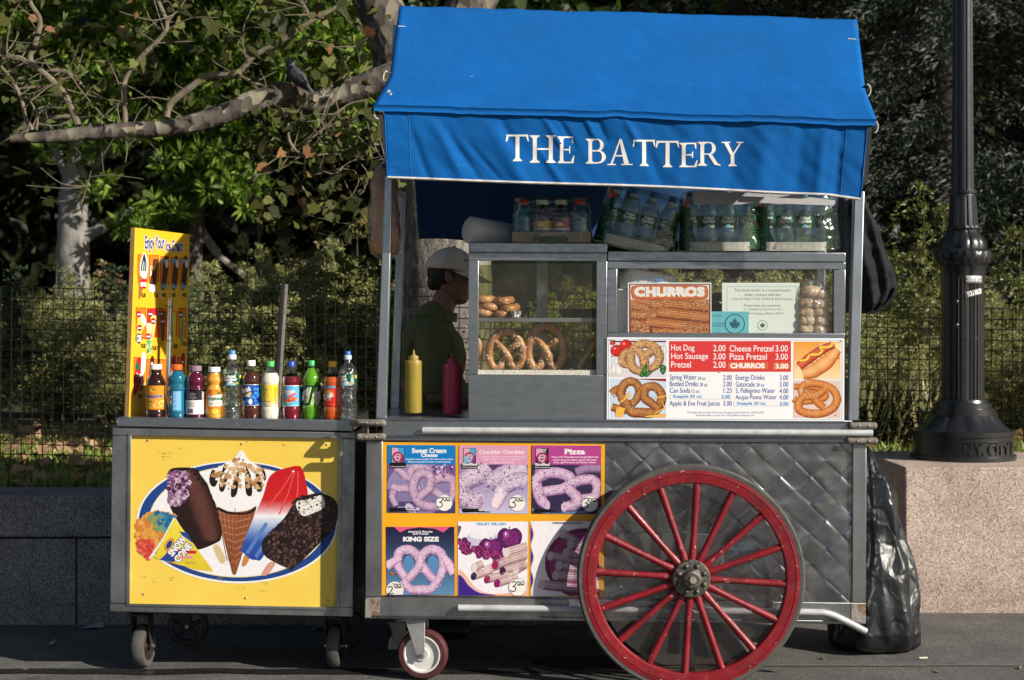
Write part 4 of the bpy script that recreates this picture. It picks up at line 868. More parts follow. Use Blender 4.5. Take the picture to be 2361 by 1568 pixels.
# serif lettering following the cloth
def glyph(ch):
    q=[]; S=lambda a,b,c,d:q.append((a,b,c,d))      # quads listed counter-clockwise in a unit box
    def stem(x0,x1,top=True,bot=True,y0=0,y1=1,ov=.11):
        S((x0,y0),(x1,y0),(x1,y1),(x0,y1))
        if bot: S((x0-ov,0),(x1+ov,0),(x1+ov,.045),(x0-ov,.045)); S((x0-ov*.75,.045),(x1+ov*.75,.045),(x1,.12),(x0,.12))
        if top: S((x0-ov,.955),(x1+ov,.955),(x1+ov,1),(x0-ov,1)); S((x0,.88),(x1,.88),(x1+ov*.75,.955),(x0-ov*.75,.955))
    def arc(cx,cy,rx,ry,t,a0,a1,n=9,tt=None):
        for i in range(n):
            A=a0+(a1-a0)*i/n; B=a0+(a1-a0)*(i+1)/n
            w=lambda a:(t*abs(math.cos(a))**1.2+(tt or t*.35)*abs(math.sin(a))**1.2)
            f=lambda a,k:(cx+(rx-w(a)*k)*math.cos(a),cy+(ry-(tt or t*.35)*k)*math.sin(a))
            S(f(A,1),f(A,0),f(B,0),f(B,1))
    if ch=='T':
        stem(.42,.59,False); S((.03,.93),(.97,.93),(.97,1),(.03,1)); S((0,.74),(.05,.74),(.12,.93),(.03,.93)); S((.95,.74),(1,.74),(.97,.93),(.88,.93)); S((.3,.93),(.7,.93),(.6,.93),(.4,.93))
    if ch=='H': stem(.12,.27); stem(.73,.88); S((.27,.47),(.73,.47),(.73,.53),(.27,.53))
    if ch=='E':
        stem(.16,.36,True,True,ov=.13); S((.36,.945),(.93,.945),(.93,1),(.36,1)); S((.36,0),(.95,0),(.95,.055),(.36,.055)); S((.36,.48),(.72,.48),(.72,.53),(.36,.53)); S((.69,.38),(.76,.38),(.76,.63),(.69,.63))
        S((.82,.945),(.88,.75),(.93,.75),(.93,.945)); S((.80,.055),(.95,.055),(1,.28),(.95,.28))
    if ch=='B':
        stem(.16,.33,ov=.13); S((.33,.945),(.55,.945),(.55,1),(.33,1)); S((.33,.49),(.58,.49),(.58,.545),(.33,.545)); S((.33,0),(.58,0),(.58,.055),(.33,.055))
        arc(.55,.745,.33,.255,.17,-PI/2,PI/2); arc(.58,.272,.40,.272,.18,-PI/2,PI/2)
    if ch=='A':
        S((.12,.04),(.20,.04),(.54,1),(.48,1)); S((.66,.04),(.86,.04),(.57,1),(.46,1)); S((.28,.33),(.70,.33),(.68,.385),(.30,.385)); S((0,0),(.33,0),(.33,.045),(0,.045)); S((.54,0),(1,0),(1,.045),(.54,.045))
    if ch=='R':
        stem(.14,.30,ov=.12); S((.30,.945),(.50,.945),(.50,1),(.30,1)); S((.30,.46),(.52,.46),(.52,.515),(.30,.515)); arc(.50,.73,.30,.27,.16,-PI/2,PI/2); S((.46,.47),(.63,.47),(.92,.04),(.74,.04)); S((.74,.045),(1,0),(1,.045),(.88,.09))
    if ch=='Y':
        stem(.42,.58,False,True,0,.46); S((.42,.44),(.58,.44),(.30,.96),(.12,.96)); S((.46,.44),(.56,.46),(.90,.96),(.82,.96)); S((0,.955),(.40,.955),(.40,1),(0,1)); S((.68,.955),(1,.955),(1,1),(.68,1))
    return q
LT=[('T',669,579,768,693),('H',771,582,884,700),('E',889,587,963,702),('B',1009,597,1100,704),('A',1105,598,1213,710),('T',1213,601,1311,714),('T',1312,606,1413,719),('E',1411,614,1492,719),('R',1490,610,1590,713),('Y',1594,610,1689,715)]
b=MB()
for li,(ch,x0,y0,x1,y1) in enumerate(LT):
    if li==3: obj('lettering',b,MT['letter'],va,smooth=True,ang=180); b=MB()
    for k,qd in enumerate(glyph(ch)):
        n=5
        def fn(u,v,qd=qd,k=k):
            A,B,Cc,D=qd; x=(A[0]*(1-u)+B[0]*u)*(1-v)+(D[0]*(1-u)+Cc[0]*u)*v; y=(A[1]*(1-u)+B[1]*u)*(1-v)+(D[1]*(1-u)+Cc[1]*u)*v
            X=806.6+(x0+(x1-x0)*x)*.5369; Y=(y1-(y1-y0)*y)*.5366
            p=val(X,Y); p.y-=.0026+.00005*k; return p
        b.grid(fn,n,6)
obj('lettering',b,MT['letter'],va,smooth=True,ang=180)
# frame of the awning
def sq(name,pts,r=.014,mat='steel_post'): b=MB(); b.tube(pts,r,4,sq=(0,0,1)); return part(name,b,mat,.001)
MT['frame_white']=M('white_frame_tube',(.5,.48,.45),.5,.2,(.30,.22,.17),20)
for L,Rr in ((P(882,180,.0),P(2002,209,.0)),(P(868,258,-.28),P(2014,290,-.28)),(P(925,40,.30),P(1970,70,.30))):
    L=L+Vector((.02,.03,-.03)); Rr=Rr+Vector((-.02,.03,-.03)); b=MB(); b.tube([L,Rr],.013,4,sq=(0,0,1)); part('awning_pole',b,'frame_white',.001)
for xs in ((890,896),(1985,1990)):
    A=P(xs[0]+10,420,.02); b=MB(); b.tube([A,P(xs[0]+(-12 if xs[0]<1000 else 20),262 if xs[0]<1000 else 290,-.27)],.011,4,sq=(0,0,1)); b.tube([A,P(xs[0]+20 if xs[0]<1000 else xs[0]-12,60,.28)],.011,4,sq=(0,0,1)); b.tube([A,A+Vector((0,BD-.05,0))],.011,4,sq=(0,0,1)); part('awning_bracket',b,'steel_post',0)
for (x,y,d,s) in ((893,178,-.004,-1),(872,260,-.29,-1),(1997,208,-.004,1),(2014,292,-.29,1)):      # open canvas pockets at the pole ends
    b=MB(); pts=[]
    for i in range(9):
        a=PI*i/8; pts.append(P(x+s*1+s*9*math.sin(a),y-14*math.cos(a),d))
    b.grid(lambda u,v,pts=pts:pts[min(8,int(u*8+.5))]+Vector((0,.02*v,0)),8,1); part('pole_pocket',b,'trim',0,solid=.004)
# back curtain
def curt(u,v):
    xt=955+1010*u; x=xt+10*v*(1-u); y=405+v*(146+4*math.sin(u*13)-3*math.sin(u*29)); return P(x,y,.80+.010*math.sin(u*40+v*2)+.008*mn.noise(Vector((u*12,v*3,1))))
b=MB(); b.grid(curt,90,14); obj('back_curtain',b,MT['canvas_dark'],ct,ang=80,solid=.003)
# ================= POSTERS ON THE CART
b=MB(); b.prism([(882.5,1019.6),(1394,1024),(1392,1376),(880.5,1372)],.007,.0145)
MT['yboard']=M('yellow_board',alb((250,180,30)),.35,0,alb((235,160,25)),3); yb=part('poster_board',b,'yboard',0)
PM=flat(864.3,1008.3,.24623,.0055)
WH=(250,246,248); MAU=[(120,85,130),(176,140,176),(206,172,200),(232,210,226)]; PIN=[(150,95,150),(200,155,195),(226,190,220),(244,226,238)]
BK=(28,24,30); SPK=[(110,80,110),(240,225,238),(190,150,185)]
def price(p,x,y,r,rim,whole,cents,dx=0):
    p.ell(x,y,r,r,rim,5); p.ell(x,y,r*.95,r*.95,(250,246,238),5.4)
    def hw(pts,w): p.ribbon(cr([(a,b,0) for a,b in pts],5),w*1.5,(35,30,32),6)
    if whole=='3': hw([(x-58,y-40),(x-35,y-52),(x-12,y-42),(x-30,y-12),(x-45,y-6),(x-22,y+2),(x-20,y+30),(x-45,y+42),(x-72,y+30)],6)
    else: hw([(x-70,y-18),(x-48,y-30),(x-28,y-18),(x-38,y+12),(x-72,y+42),(x-15,y+34)],6)
    ox=x+2
    if cents=='00':
        for q in (0,34): hw([(ox+q+14*math.cos(t),y-38+13*math.sin(t)) for t in [i*.7 for i in range(10)]],4.5)
    else:
        hw([(ox+22,y-54),(ox+2,y-52),(ox,y-40),(ox+18,y-38),(ox+16,y-24),(ox-4,y-24)],4.5); hw([(ox+40+14*math.cos(t),y-38+13*math.sin(t)) for t in [i*.7 for i in range(10)]],4.5)
    hw([(ox-6,y-16),(ox+30,y-19),(ox+62,y-22)],4.5)
def logo(p,x,y):
    o=p.f; p.f=lambda X,Y,l:o(X,Y,l+4)
    p.rect(x,y,x+122,y+150,(30,25,32),2); p.rect(x+5,y+4,x+62,y+75,(225,170,190),2.3); p.rect(x+62,y+4,x+117,y+75,(70,170,215),2.3); p.rect(x+5,y+75,x+62,y+146,(110,190,220),2.3); p.rect(x+62,y+75,x+117,y+146,(130,60,120),2.3)
    p.text('Pretzel',x+22,y+3,x+98,y+20,WH,2.6,.02); p.text('Fillers',x+26,y+22,x+96,y+38,WH,2.6,.02)
    p.ell(x+61,y+92,53,53,(170,40,80),2.8)
    p.roll([(x+35,y+70),(x+70,y+65),(x+85,y+75),(x+78,y+110),(x+60,y+125),(x+40,y+110),(x+32,y+85),(x+60,y+92),(x+75,y+85)],17,[(120,80,110),(215,185,210)],3.2)
    p.rect(x-12,y+140,x+138,y+172,(25,22,28),3.8); p.text('Stuffed',x-6,y+138,x+132,y+164,WH,4.2,.035); p.rect(x-14,y+172,x+136,y+192,(25,22,28),3.8); p.text('soft pretzels',x-10,y+174,x+130,y+186,WH,4.2,.02)
    p.f=o
def marker(p,x,y):
    p.poly([(x,y+4),(x+14,y-14),(x+165,y-10),(x+160,y+18),(x+20,y+24)],(15,12,14),4.4); p.poly([(x+150,y+8),(x+275,y+16),(x+275,y+22),(x+150,y+22)],(15,12,14),4.5)
def sheet(label,quad,bg):
    p=PR(PM); p.poly(quad,bg,0); p.lim=(min(quad[0][0],quad[3][0])+3,quad[0][1],max(quad[1][0],quad[2][0])-3,quad[2][1]-2)
    return p,label
def fin(p,label,name='poster'):
    o=p.done(name,ct); o['label']=label; return o
# 1 sweet cream cheese
p,l=sheet('blue headed stuffed pretzel poster, top left',[(117,70),(755,75),(752,710),(110,705)],(118,100,150))
p.blend([(117,255),(754,255),(752,710),(112,705)],(120,95,150),(70,60,110),255,710,.5)
p.ell(430,470,318,250,(150,140,180),.8); p.blend([(430+300*math.cos(t),470+232*math.sin(t)) for t in np.linspace(0,2*PI,40)],(165,150,190),(120,110,160),240,700,.95)
p.ell(640,450,75,75,(205,195,220),1.1)
p.scatter([(540,256),(752,256),(752,380),(560,360)],50,14,[(150,60,120),(90,60,130),(230,215,230)],1.2)
p.roll([(190,290),(250,330),(320,380),(345,300),(420,280),(500,310),(520,380)],[60,75,80,85,85,80,60],MAU,1.5,speck=(66,5,SPK))
p.roll([(165,440),(190,480),(280,480),(360,490),(420,470)],[70,75,85,85,70],MAU,1.6,speck=(38,5,SPK)); p.roll([(170,500),(165,570),(200,640)],[70,65,60],MAU,2.4,speck=(27,5,SPK))
p.roll([(560,400),(640,380),(720,400),(740,470),(720,560),(650,560),(580,520),(520,480)],[90,95,95,90,85,85,80,80],MAU,1.8,speck=(66,5,SPK))
p.roll([(540,420),(500,350),(430,340),(375,400),(360,490),(400,590),(470,640),(560,650),(640,640)],[80,88,92,92,95,95,92,90,80],MAU,2.2,speck=(110,5,SPK))
p.roll([(520,400),(510,480),(440,540),(400,590)],[80,85,85,70],MAU,2.7,speck=(33,5,SPK)); p.scatter([(265,650),(320,620),(400,660),(390,700),(280,690)],40,16,[(225,210,230),(200,185,215)],3)
p.poly([(117,70),(755,75),(753,255),(116,250)],(12,128,200),3.2)
p.text('Sweet Cream',345,100,668,148,WH,4,.035); p.text('Cheese',430,148,585,184,WH,4,.035); p.text('Combines sweet dough with sweet cream cheese',286,195,732,216,WH,4,.012); p.text('filling and graham cracker crumb topping.',308,220,708,241,WH,4,.012)
logo(p,152,94); marker(p,128,672); price(p,648,613,78,(90,150,200),'3','00'); fin(p,l)
# 2 cheddar
p,l=sheet('pale pink headed stuffed pretzel poster, top middle',[(785,75),(1435,78),(1433,715),(790,712)],(190,180,215))
p.blend([(786,255),(1434,255),(1433,715),(790,712)],(150,125,170),(205,200,228),255,715,.5); p.ell(1140,280,80,45,(90,60,110),.9)
PALE=[(128,100,145),(186,160,192),(216,194,216),(240,226,238)]
p.roll([(800,440),(900,380),(1000,330),(1060,270)],[170,200,210,150],PALE,1.2,speck=(110,8,SPK)); p.roll([(1060,440),(1160,380),(1280,330),(1420,300)],[150,180,200,190],PALE,1.5,speck=(132,8,SPK))
p.roll([(1420,420),(1350,400),(1220,460),(1170,520)],[170,160,150,110],PALE,2.0,speck=(88,9,[(165,160,195),(240,230,240)])); p.roll([(1200,500),(1160,570),(1120,660)],[120,125,90],[(170,130,160),(226,196,214),(242,224,234)],2.5)
p.roll([(800,480),(830,560),(920,600),(960,620)],[170,210,200,140],PALE,2.1,speck=(121,8,SPK)); p.ell(985,610,38,85,(222,200,220),3.0,rot=.1); p.ell(988,612,26,66,(190,150,180),3.1,rot=.1)
p.poly([(785,75),(1435,78),(1434,255),(786,252)],(226,160,192),3.4); p.text('Cheddar Cheddar',975,118,1408,154,(248,225,230),4,.03); p.text('Combines traditional soft pretzel dough filled',982,174,1404,193,(246,220,230),4,.01); p.text('with cheddar cheese and topped with',1018,199,1370,218,(246,220,230),4,.01); p.text('shredded cheddar cheese.',1075,224,1308,243,(246,220,230),4,.01)
logo(p,824,100); marker(p,808,680); price(p,1332,615,78,(225,150,180),'3','00'); fin(p,l)
# 3 pizza
p,l=sheet('magenta headed stuffed pretzel poster, top right',[(1465,75),(2115,78),(2115,718),(1465,715)],(60,45,75))
p.blend([(1466,258),(2115,258),(2115,718),(1465,715)],(60,45,80),(50,40,75),258,718,.4); p.ell(1760,660,330,60,(100,130,170),.7); p.ell(1760,640,318,56,(50,45,80),.8)
p.roll([(1500,300),(1560,330),(1590,400)],[90,80,60],[(70,50,85),(130,100,140),(160,130,165)],1); p.roll([(1880,330),(1990,290),(2110,290)],[80,95,95],[(80,60,95),(135,105,145),(165,135,170)],1.05)
p.roll([(1480,440),(1560,350),(1680,330),(1800,360),(1860,430)],[100,105,105,105,100],PIN,1.5,speck=(121,6,SPK)); p.roll([(1510,430),(1530,520),(1560,590),(1610,640)],[100,105,105,80],PIN,1.9,speck=(66,6,SPK))
p.roll([(1520,520),(1640,500),(1760,480),(1850,420)],[95,95,95,95],PIN,1.8,speck=(88,6,SPK)); p.roll([(1850,430),(1930,400),(2040,400),(2085,470),(2050,560),(1940,580)],[100,95,95,95,95,95],PIN,2.1,speck=(121,6,SPK))
p.roll([(1790,460),(1850,520),(1900,580),(1860,630),(1780,650)],[95,100,105,105,85],PIN,2.5,speck=(99,6,SPK)); p.ell(1612,640,26,48,(222,190,215),3.2); p.ell(1770,655,28,42,(222,190,215),3.2)
p.poly([(1465,75),(2115,78),(2115,258),(1465,255)],(188,70,148),3.6); p.text('Pizza',1775,108,1967,160,WH,4.2,.04); p.text('Mama Mia! Pizza-flavored dough filled with',1655,176,2088,197,WH,4.2,.012); p.text('tomato sauce and cheese, topped with spices,',1665,202,2076,223,WH,4.2,.012); p.text('herbs, aged Parmesan and Romano cheese.',1672,226,2068,247,WH,4.2,.012)
logo(p,1503,102); marker(p,1484,683); price(p,2012,622,76,(200,120,160),'3','00'); fin(p,l)
# 4 king size
p,l=sheet('dark blue king size pretzel poster, bottom left',[(102,838),(742,838),(745,1475),(110,1480)],(38,44,90))
p.blend([(102,838),(742,838),(745,1475),(110,1480)],(30,28,62),(98,150,190),838,1480,.4,24); p.poly([(178,838),(700,838),(640,890),(560,855),(420,842),(300,858),(235,890)],(238,90,140),1)
p.text("America's Favorite",308,872,538,892,WH,2,.03,.15); p.text('Soft Pretzel',352,894,500,912,WH,2,.03,.15); p.text('KING SIZE',262,930,597,976,WH,2,.06)
p.ell(315,1200,54,96,(92,140,190),1.2); p.ell(540,1210,60,105,(92,140,190),1.2)
p.roll([(300,1330),(215,1200),(230,1080),(320,1050),(400,1110),(440,1200),(520,1300),(590,1370)],[75,85,92,88,85,85,80,70],PIN,1.6,speck=(231,6,[(246,232,242),(205,165,200)]))
p.roll([(590,1340),(640,1220),(620,1090),(520,1050),(440,1110),(410,1210),(330,1310),(260,1380)],[75,85,92,88,85,80,75,70],PIN,2.1,speck=(231,6,[(246,232,242),(205,165,200)]))
p.roll([(270,1340),(330,1420),(430,1425),(520,1420),(580,1350)],[75,82,84,82,75],PIN,2.6,speck=(143,6,[(246,232,242),(205,165,200)])); p.roll([(105,1210),(180,1160),(245,1130)],[90,75,45],[(170,110,160),(225,180,215),(238,205,230)],3); p.roll([(742,1270),(680,1170),(640,1110)],[100,80,50],[(170,110,160),(225,180,215),(238,205,230)],3)
p.poly([(492,960),(496,960),(498,1180),(494,1180)],(120,80,60),3.4); p.scatter([(145,1265),(220,1275),(180,1290),(150,1310)],40,9,[(60,40,30),(200,120,30)],3.5)
p.ell(186,1432,82,82,(240,235,230),4); p.text('PRICE',162,1366,204,1376,(120,110,115),5); price(p,190,1426,0.01,WH,'2','00'); fin(p,l)
# 5 fruit filled
p,l=sheet('white fruit filled churro poster with apples, bottom middle',[(775,788),(1430,788),(1425,1482),(775,1478)],(250,244,250))
p.text('FRUIT FILLED',952,798,1228,824,(120,190,220),2,.05); p.ell(1003,925,138,48,(222,216,232),1); p.poly(smooth_poly([(866,925),(1140,925),(1110,1010),(1050,1060),(960,1060),(890,1010)]),(208,200,225),1.1); p.ell(1003,915,120,40,(244,240,248),1.3); p.poly([(950,905),(998,870),(1060,905)],(248,245,250),1.4)
for cx,cy,s in ((1262,940,1.0),(1085,1035,.98)):
    p.poly(smooth_poly([(cx,cy-78*s),(cx+60*s,cy-92*s),(cx+112*s,cy-40*s),(cx+105*s,cy+40*s),(cx+50*s,cy+98*s),(cx,cy+88*s),(cx-50*s,cy+98*s),(cx-108*s,cy+40*s),(cx-112*s,cy-40*s),(cx-60*s,cy-92*s)]),(92,22,92),1.6+s*.3)
    p.ell(cx+10,cy-5,80*s,70*s,(122,32,112),2.2); p.ell(cx-35,cy-30,28,36,(165,80,150),2.4); p.ell(cx-38,cy-36,10,14,(235,215,235),2.6); p.poly([(cx-3,cy-80),(cx-6,cy-105),(cx+2,cy-105),(cx+4,cy-80)],(50,20,50),2.6); p.scatter([(cx-90,cy-60),(cx+90,cy-60),(cx+80,cy+70),(cx-80,cy+70)],40,3,[(190,120,180)],2.7)
rs=random.Random(9)
for k in range(70):
    t=rs.random(); x=785+t*410+rs.uniform(-20,20); y=970+t*150+rs.uniform(-30,95)*(1-.4*t); p.ell(x,y,rs.uniform(20,30),rs.uniform(18,28),rs.choice([(140,35,100),(112,24,88),(160,50,120),(95,20,80)]),2.0+k*.012,10); p.scatter([(x-20,y-18),(x+20,y-18),(x+20,y+18),(x-20,y+18)],6,5,[(190,90,150),(90,20,75)],3.0)
CH=[(150,105,120),(208,170,170),(232,204,200),(246,232,228)]
def churro(p,x0,y0,x1,y1,w,l,end=None,cs=CH):
    q=[(x0,y0),((x0+x1)/2,(y0+y1)/2),(x1,y1)]; p.roll(q,w,cs,l,5); d=Vector((x1-x0,y1-y0,0)).normalized(); n=Vector((-d.y,d.x,0))
    for o in (-.26,0,.24): p.ribbon([(x0+n.x*o*w,y0+n.y*o*w),(x1+n.x*o*w,y1+n.y*o*w)],w*.05,cs[0],l+1.6)
    p.scatter([(x0-20,y0-w*.4),(x1,y1-w*.4),(x1,y1+w*.4),(x0,y0+w*.4)],70,3,[cs[1],cs[3]],l+1.7)
    if end: p.ell(x0,y0,w*.36,w*.5,end,l+2.0,16,.2)
for a in ((1230,1080,1428,1020,88,2.2,(235,215,215)),(1320,1240,1428,1180,80,2.3,(235,210,205)),(930,1220,1010,1180,75,2.4,(240,220,220)),(1050,1240,1180,1190,78,2.6,(235,205,205)),(1195,1250,1400,1190,78,2.8,(70,25,60)),(1125,1195,1428,1095,86,3.2,(160,30,90)),(925,1300,1100,1240,74,3.2,(55,25,70)),(1050,1330,1250,1270,78,3.4,(150,30,90)),(1145,1365,1340,1300,80,3.8,(140,25,95))): churro(p,*a[:6],a[6])
p.poly(smooth_poly([(778,1250),(840,1275),(900,1360),(980,1430),(1130,1465),(1420,1440),(1425,1482),(778,1478)],6),(245,190,175),1.2); p.poly(smooth_poly([(776,1300),(820,1310),(880,1390),(980,1455),(1130,1478),(776,1478)],6),(62,36,140),1.5); p.poly([(776,825),(810,835),(800,870),(778,935)],(110,60,120),1.3)
price(p,1335,1402,86,(160,130,170),'3','50'); fin(p,l)
# 6 cinnamon sugar
p,l=sheet('white cinnamon sugar churro poster behind the wheel, bottom right',[(1453,785),(2100,785),(2095,1485),(1453,1485)],(250,244,248))
p.text('CINNAMON/SUGAR',1660,792,1944,812,(60,50,110),2,.03)
p.poly([(1453,800)]+[(1478+12*math.sin(y/34.),y) for y in range(800,1485,12)]+[(1453,1480)],(240,190,175),1); p.poly([(1453,810)]+[(1468+12*math.sin(y/34.),y) for y in range(810,1485,12)]+[(1453,1480)],(64,38,140),1.3)
p.ell(1960,1180,370,330,(128,28,96),1.5); p.ell(1965,1185,335,300,(165,60,120),1.7); CD=[(105,70,80),(160,120,120),(190,150,145),(225,195,190)]
for a in ((1755,900,1960,1040,88),(1640,1110,1950,1170,86),(1560,1380,1930,1420,90),(1790,1080,2080,1150,92),(1720,1200,2080,1240,92),(1690,1290,2080,1330,92),(1830,1000,2090,1060,90)): churro(p,*a,2.4+a[1]*.0012,(214,190,200),[(115,75,95),(185,145,165),(214,180,195),(240,222,230)])
p.ell(2040,1390,70,70,(245,238,235),5); p.ribbon([(2055+14*math.cos(t),1380+14*math.sin(t)) for t in [i*.7 for i in range(10)]],5,(35,30,32),6); fin(p,l)
# ================= MENU BOARD (screwed to the front of the sign case)
b=MB(); b.prism([(1399,777.5),(1946,780.5),(1945.5,972.5),(1398,967.5)],-.008,-.001); MT['mboard']=M('white_sign_board',(.76,.75,.76),.35,0,(.72,.71,.72),4); mbd=part('menu_board',b,'mboard',.001)
p=PR(flat(1382.8,772.1,.24404,-.0083)); sk=lambda x:0.0042*x
for q in ([(80,38),(2290,48),(2290,52),(80,42)],[(80,790),(2285,800),(2285,804),(80,794)],[(80,38),(84,38),(84,794),(80,794)],[(2286,48),(2290,48),(2288,804),(2284,804)]): p.poly(q,(150,180,215),1)
p.rect(653,58,1804,348,(224,62,62),1)
W2=(252,250,250); BL2=(66,104,186); B3=(70,140,205); Lc=PR.text
FT=(-.02,.73)
def ln(t,x0,x1,yt,yb,c,bold=0): p.text(t,x0,yt,x1,yb,c,2,bold,fit=None if any(ch in t for ch in 'gpyjQ&') else None)
for t,x0,x1,yt,yb in (('Hot Dog',672,892,92,166),('2.00',1070,1186,96,155),('Cheese Pretzel',1224,1638,98,158),('3.00',1658,1775,98,158),('Hot Sausage',672,1022,170,246),('3.00',1070,1186,174,233),('Pizza Pretzel',1224,1576,175,235),('3.00',1658,1775,177,235),('Pretzel',672,858,250,309),('2.00',1070,1186,252,312)): ln(t,x0,x1,yt,yb,W2,.006)
p.rect(1212,256,1588,326,(222,110,60),1.5); p.rect(1632,260,1792,328,(222,110,60),1.5); ln('CHURROS',1230,1556,266,316,W2,.05); ln('3.00',1656,1778,272,320,W2,.04)
for t,x0,x1,yt,yb in (('Spring Water',660,912,374,438),('2.00',1164,1246,380,427),('Energy Drinks',1284,1556,378,440),('3.00',1698,1780,380,427),('Bottled Drinks',660,928,437,485),('2.00',1164,1246,440,487),('Gatorade',1284,1464,441,489),('3.00',1698,1780,442,489),('Can Soda',660,852,500,547),('1.25',1168,1246,501,548),('S. Pellegrino Water',1284,1656,502,562),('4.00',1696,1780,504,552),('Acqua Panna Water',1282,1670,565,622),('4.00',1696,1780,566,612),('Apple & Eve Fruit Juices',658,1134,622,684),('3.00',1164,1246,623,670)): ln(t,x0,x1,yt,yb,BL2,-.004)
for t,x0,x1,yt,yb in (('24 oz',926,998,394,425),('20 oz',944,1016,454,486),('12 oz',868,938,516,547),('20 oz',1480,1550,456,488)): ln(t,x0,x1,yt,yb,BL2,-.004)
for x0,y0,x1,y1 in ((662,562,1252,606),(1264,626,1804,672)):
    p.rect(x0,y0,x1,y1,(205,220,232),1); p.rect(x0+3,y0+3,x1-3,y1-3,(248,248,250),1.4)
for t,x0,x1,yt,yb in (('Snapple 20 oz.',688,966,566,602),('3.00',1148,1230,568,602),('Snapple 20 oz.',1290,1570,632,668),('3.00',1698,1780,634,669)): ln(t,x0,x1,yt,yb,B3,.035)
ln('All Taxable Sales are Sales Tax Inclusive Managed by Soho Snacks Inc. 718-472-5732',824,1548,724,746,(120,120,170),-.006); ln('Please Remember to Count Your Change Before Leaving the Cart',908,1460,750,772,(120,120,170),-.006)
# top left picture: seeded pretzel with tomatoes and garlic
GO=[(110,68,34),(178,128,78),(205,158,105),(228,192,145)]; CH2=[(245,215,165),(150,60,30),(230,190,140),(130,90,50)]
p.rect(103,55,627,398,(222,220,232),1); p.blend([(103,55),(627,55),(627,160),(103,120)],(96,24,36),(150,110,130),55,165,1.2,8)
for x,y,r in ((158,150,58),(245,105,62),(125,78,30),(565,150,44)): p.ell(x,y,r,r*.98,(176,24,26),1.4); p.ell(x-r*.1,y-r*.1,r*.8,r*.76,(214,44,40),1.6); p.ell(x-r*.3,y-r*.35,r*.2,r*.16,(245,170,160),1.8); p.poly([(x-25,y-r*.8),(x,y-r*.62),(x+28,y-r*.85),(x,y-r*.9)],(60,100,40),1.9)
for x,y,rx,ry in ((150,330,52,55),(185,345,40,45),(120,345,45,50),(600,150,36,50),(250,328,36,26),(170,255,38,24)): p.ell(x,y,rx,ry,(222,214,210),1.6,20); p.ell(x-5,y-6,rx*.65,ry*.7,(244,240,238),1.8,20); p.poly([(x-2,y-ry),(x+3,y-ry),(x+5,y+ry*.7),(x-4,y+ry*.7)],(200,185,185),1.9)
p.roll([(330,270),(240,280),(205,235),(240,170),(310,150)],[60,75,75,70,60],GO,2.0,speck=(49,6,CH2))
p.roll([(400,350),(310,310),(290,200),(340,110),(430,85),(520,120),(560,200),(545,270),(470,330)],[80,85,88,85,82,85,88,85,70],GO,2.4,speck=(198,6,CH2),closed=False); p.roll([(340,130),(400,190),(420,260),(425,340)],[70,85,90,90],GO,2.8,speck=(66,6,CH2)); p.roll([(520,130),(470,170),(430,200)],[75,80,80],GO,2.9,speck=(38,6,CH2))
for pl_ in ([(395,370),(400,320),(430,275),(447,290),(440,340),(420,390)],[(420,390),(440,345),(490,338),(485,365),(450,395)],[(370,385),(385,350),(410,360),(410,398)],[(555,290),(600,282),(628,310),(590,330)],[(570,320),(628,318),(600,375),(575,350)]): p.poly(smooth_poly(pl_,3),(48,98,44),4.6); q=[(sum(a for a,b in pl_)/len(pl_)+(a-sum(c for c,d in pl_)/len(pl_))*.5,sum(b for a,b in pl_)/len(pl_)+(b-sum(d for c,d in pl_)/len(pl_))*.5) for a,b in pl_]; p.poly(smooth_poly(q,3),(90,140,70),4.8)
# bottom left picture: cheese pretzel
p.rect(102,413,625,778,(206,224,240),1); p.poly([(280,413),(625,413),(625,440)],(150,40,56),1.2); p.blend([(102,560),(625,560),(625,778),(102,778)],(196,214,236),(232,232,240),560,778,1.3,6)
DG=[(92,48,20),(150,88,40),(182,118,64),(222,178,130)]
p.roll([(110,560),(170,520),(230,560)],[80,90,70],DG,1.6); p.roll([(110,680),(180,700),(250,720)],[70,80,70],DG,1.6)
p.roll([(300,720),(220,620),(200,530),(250,450),(330,450),(370,520),(350,600),(300,660)],[75,85,88,85,80,78,75,70],DG,2.2,speck=(88,5,[(235,200,140),(120,70,30)])); p.roll([(250,620),(290,720),(400,735),(500,730),(570,650),(580,560),(520,490),(430,500),(370,560)],[85,92,95,95,90,88,85,85,75],DG,2.5,speck=(110,5,[(235,200,140),(120,70,30)])); p.roll([(430,500),(420,590),(480,640),(540,690)],[80,85,85,70],DG,3.0)
for q in ([(180,632),(290,565),(300,578),(190,642)],[(220,590),(280,532),(290,542),(232,600)],[(520,590),(620,570),(625,582),(525,602)],[(510,740),(620,680),(625,692),(520,750)],[(590,620),(612,690),(604,695),(584,630)],[(145,745),(160,680),(240,690),(215,775),(150,775)],[(420,768),(620,740),(622,778),(430,778)]): p.poly(q,(244,186,84),4.6)
# top right picture: hot dog
p.blend([(1830,63),(2270,65),(2275,418),(1828,418)],(246,160,62),(250,226,180),63,418,1,14); p.ell(2060,240,260,92,(252,226,170),1.5,40,-.62); 
p.roll([(1890,330),(1990,230),(2110,140),(2200,95)],[90,120,120,80],[(200,110,50),(240,190,130),(250,220,175)],1.8); p.roll([(1880,300),(1980,220),(2100,140),(2210,90)],[84,92,90,60],[(150,40,26),(196,72,48),(212,96,66),(232,140,110)],2.4)
p.roll([(1915,375),(2020,340),(2150,250),(2250,140)],[95,135,135,70],[(186,96,40),(226,140,72),(242,176,110),(252,222,180)],2.9)
p.roll([(1885,245),(1950,235),(1985,190),(2060,185),(2100,150),(2080,115),(2140,120),(2190,100),(2190,78),(2230,88)],[22,25,25,25,25,25,25,25,22,16],[(216,140,20),(250,190,50),(253,212,90)],4.4)
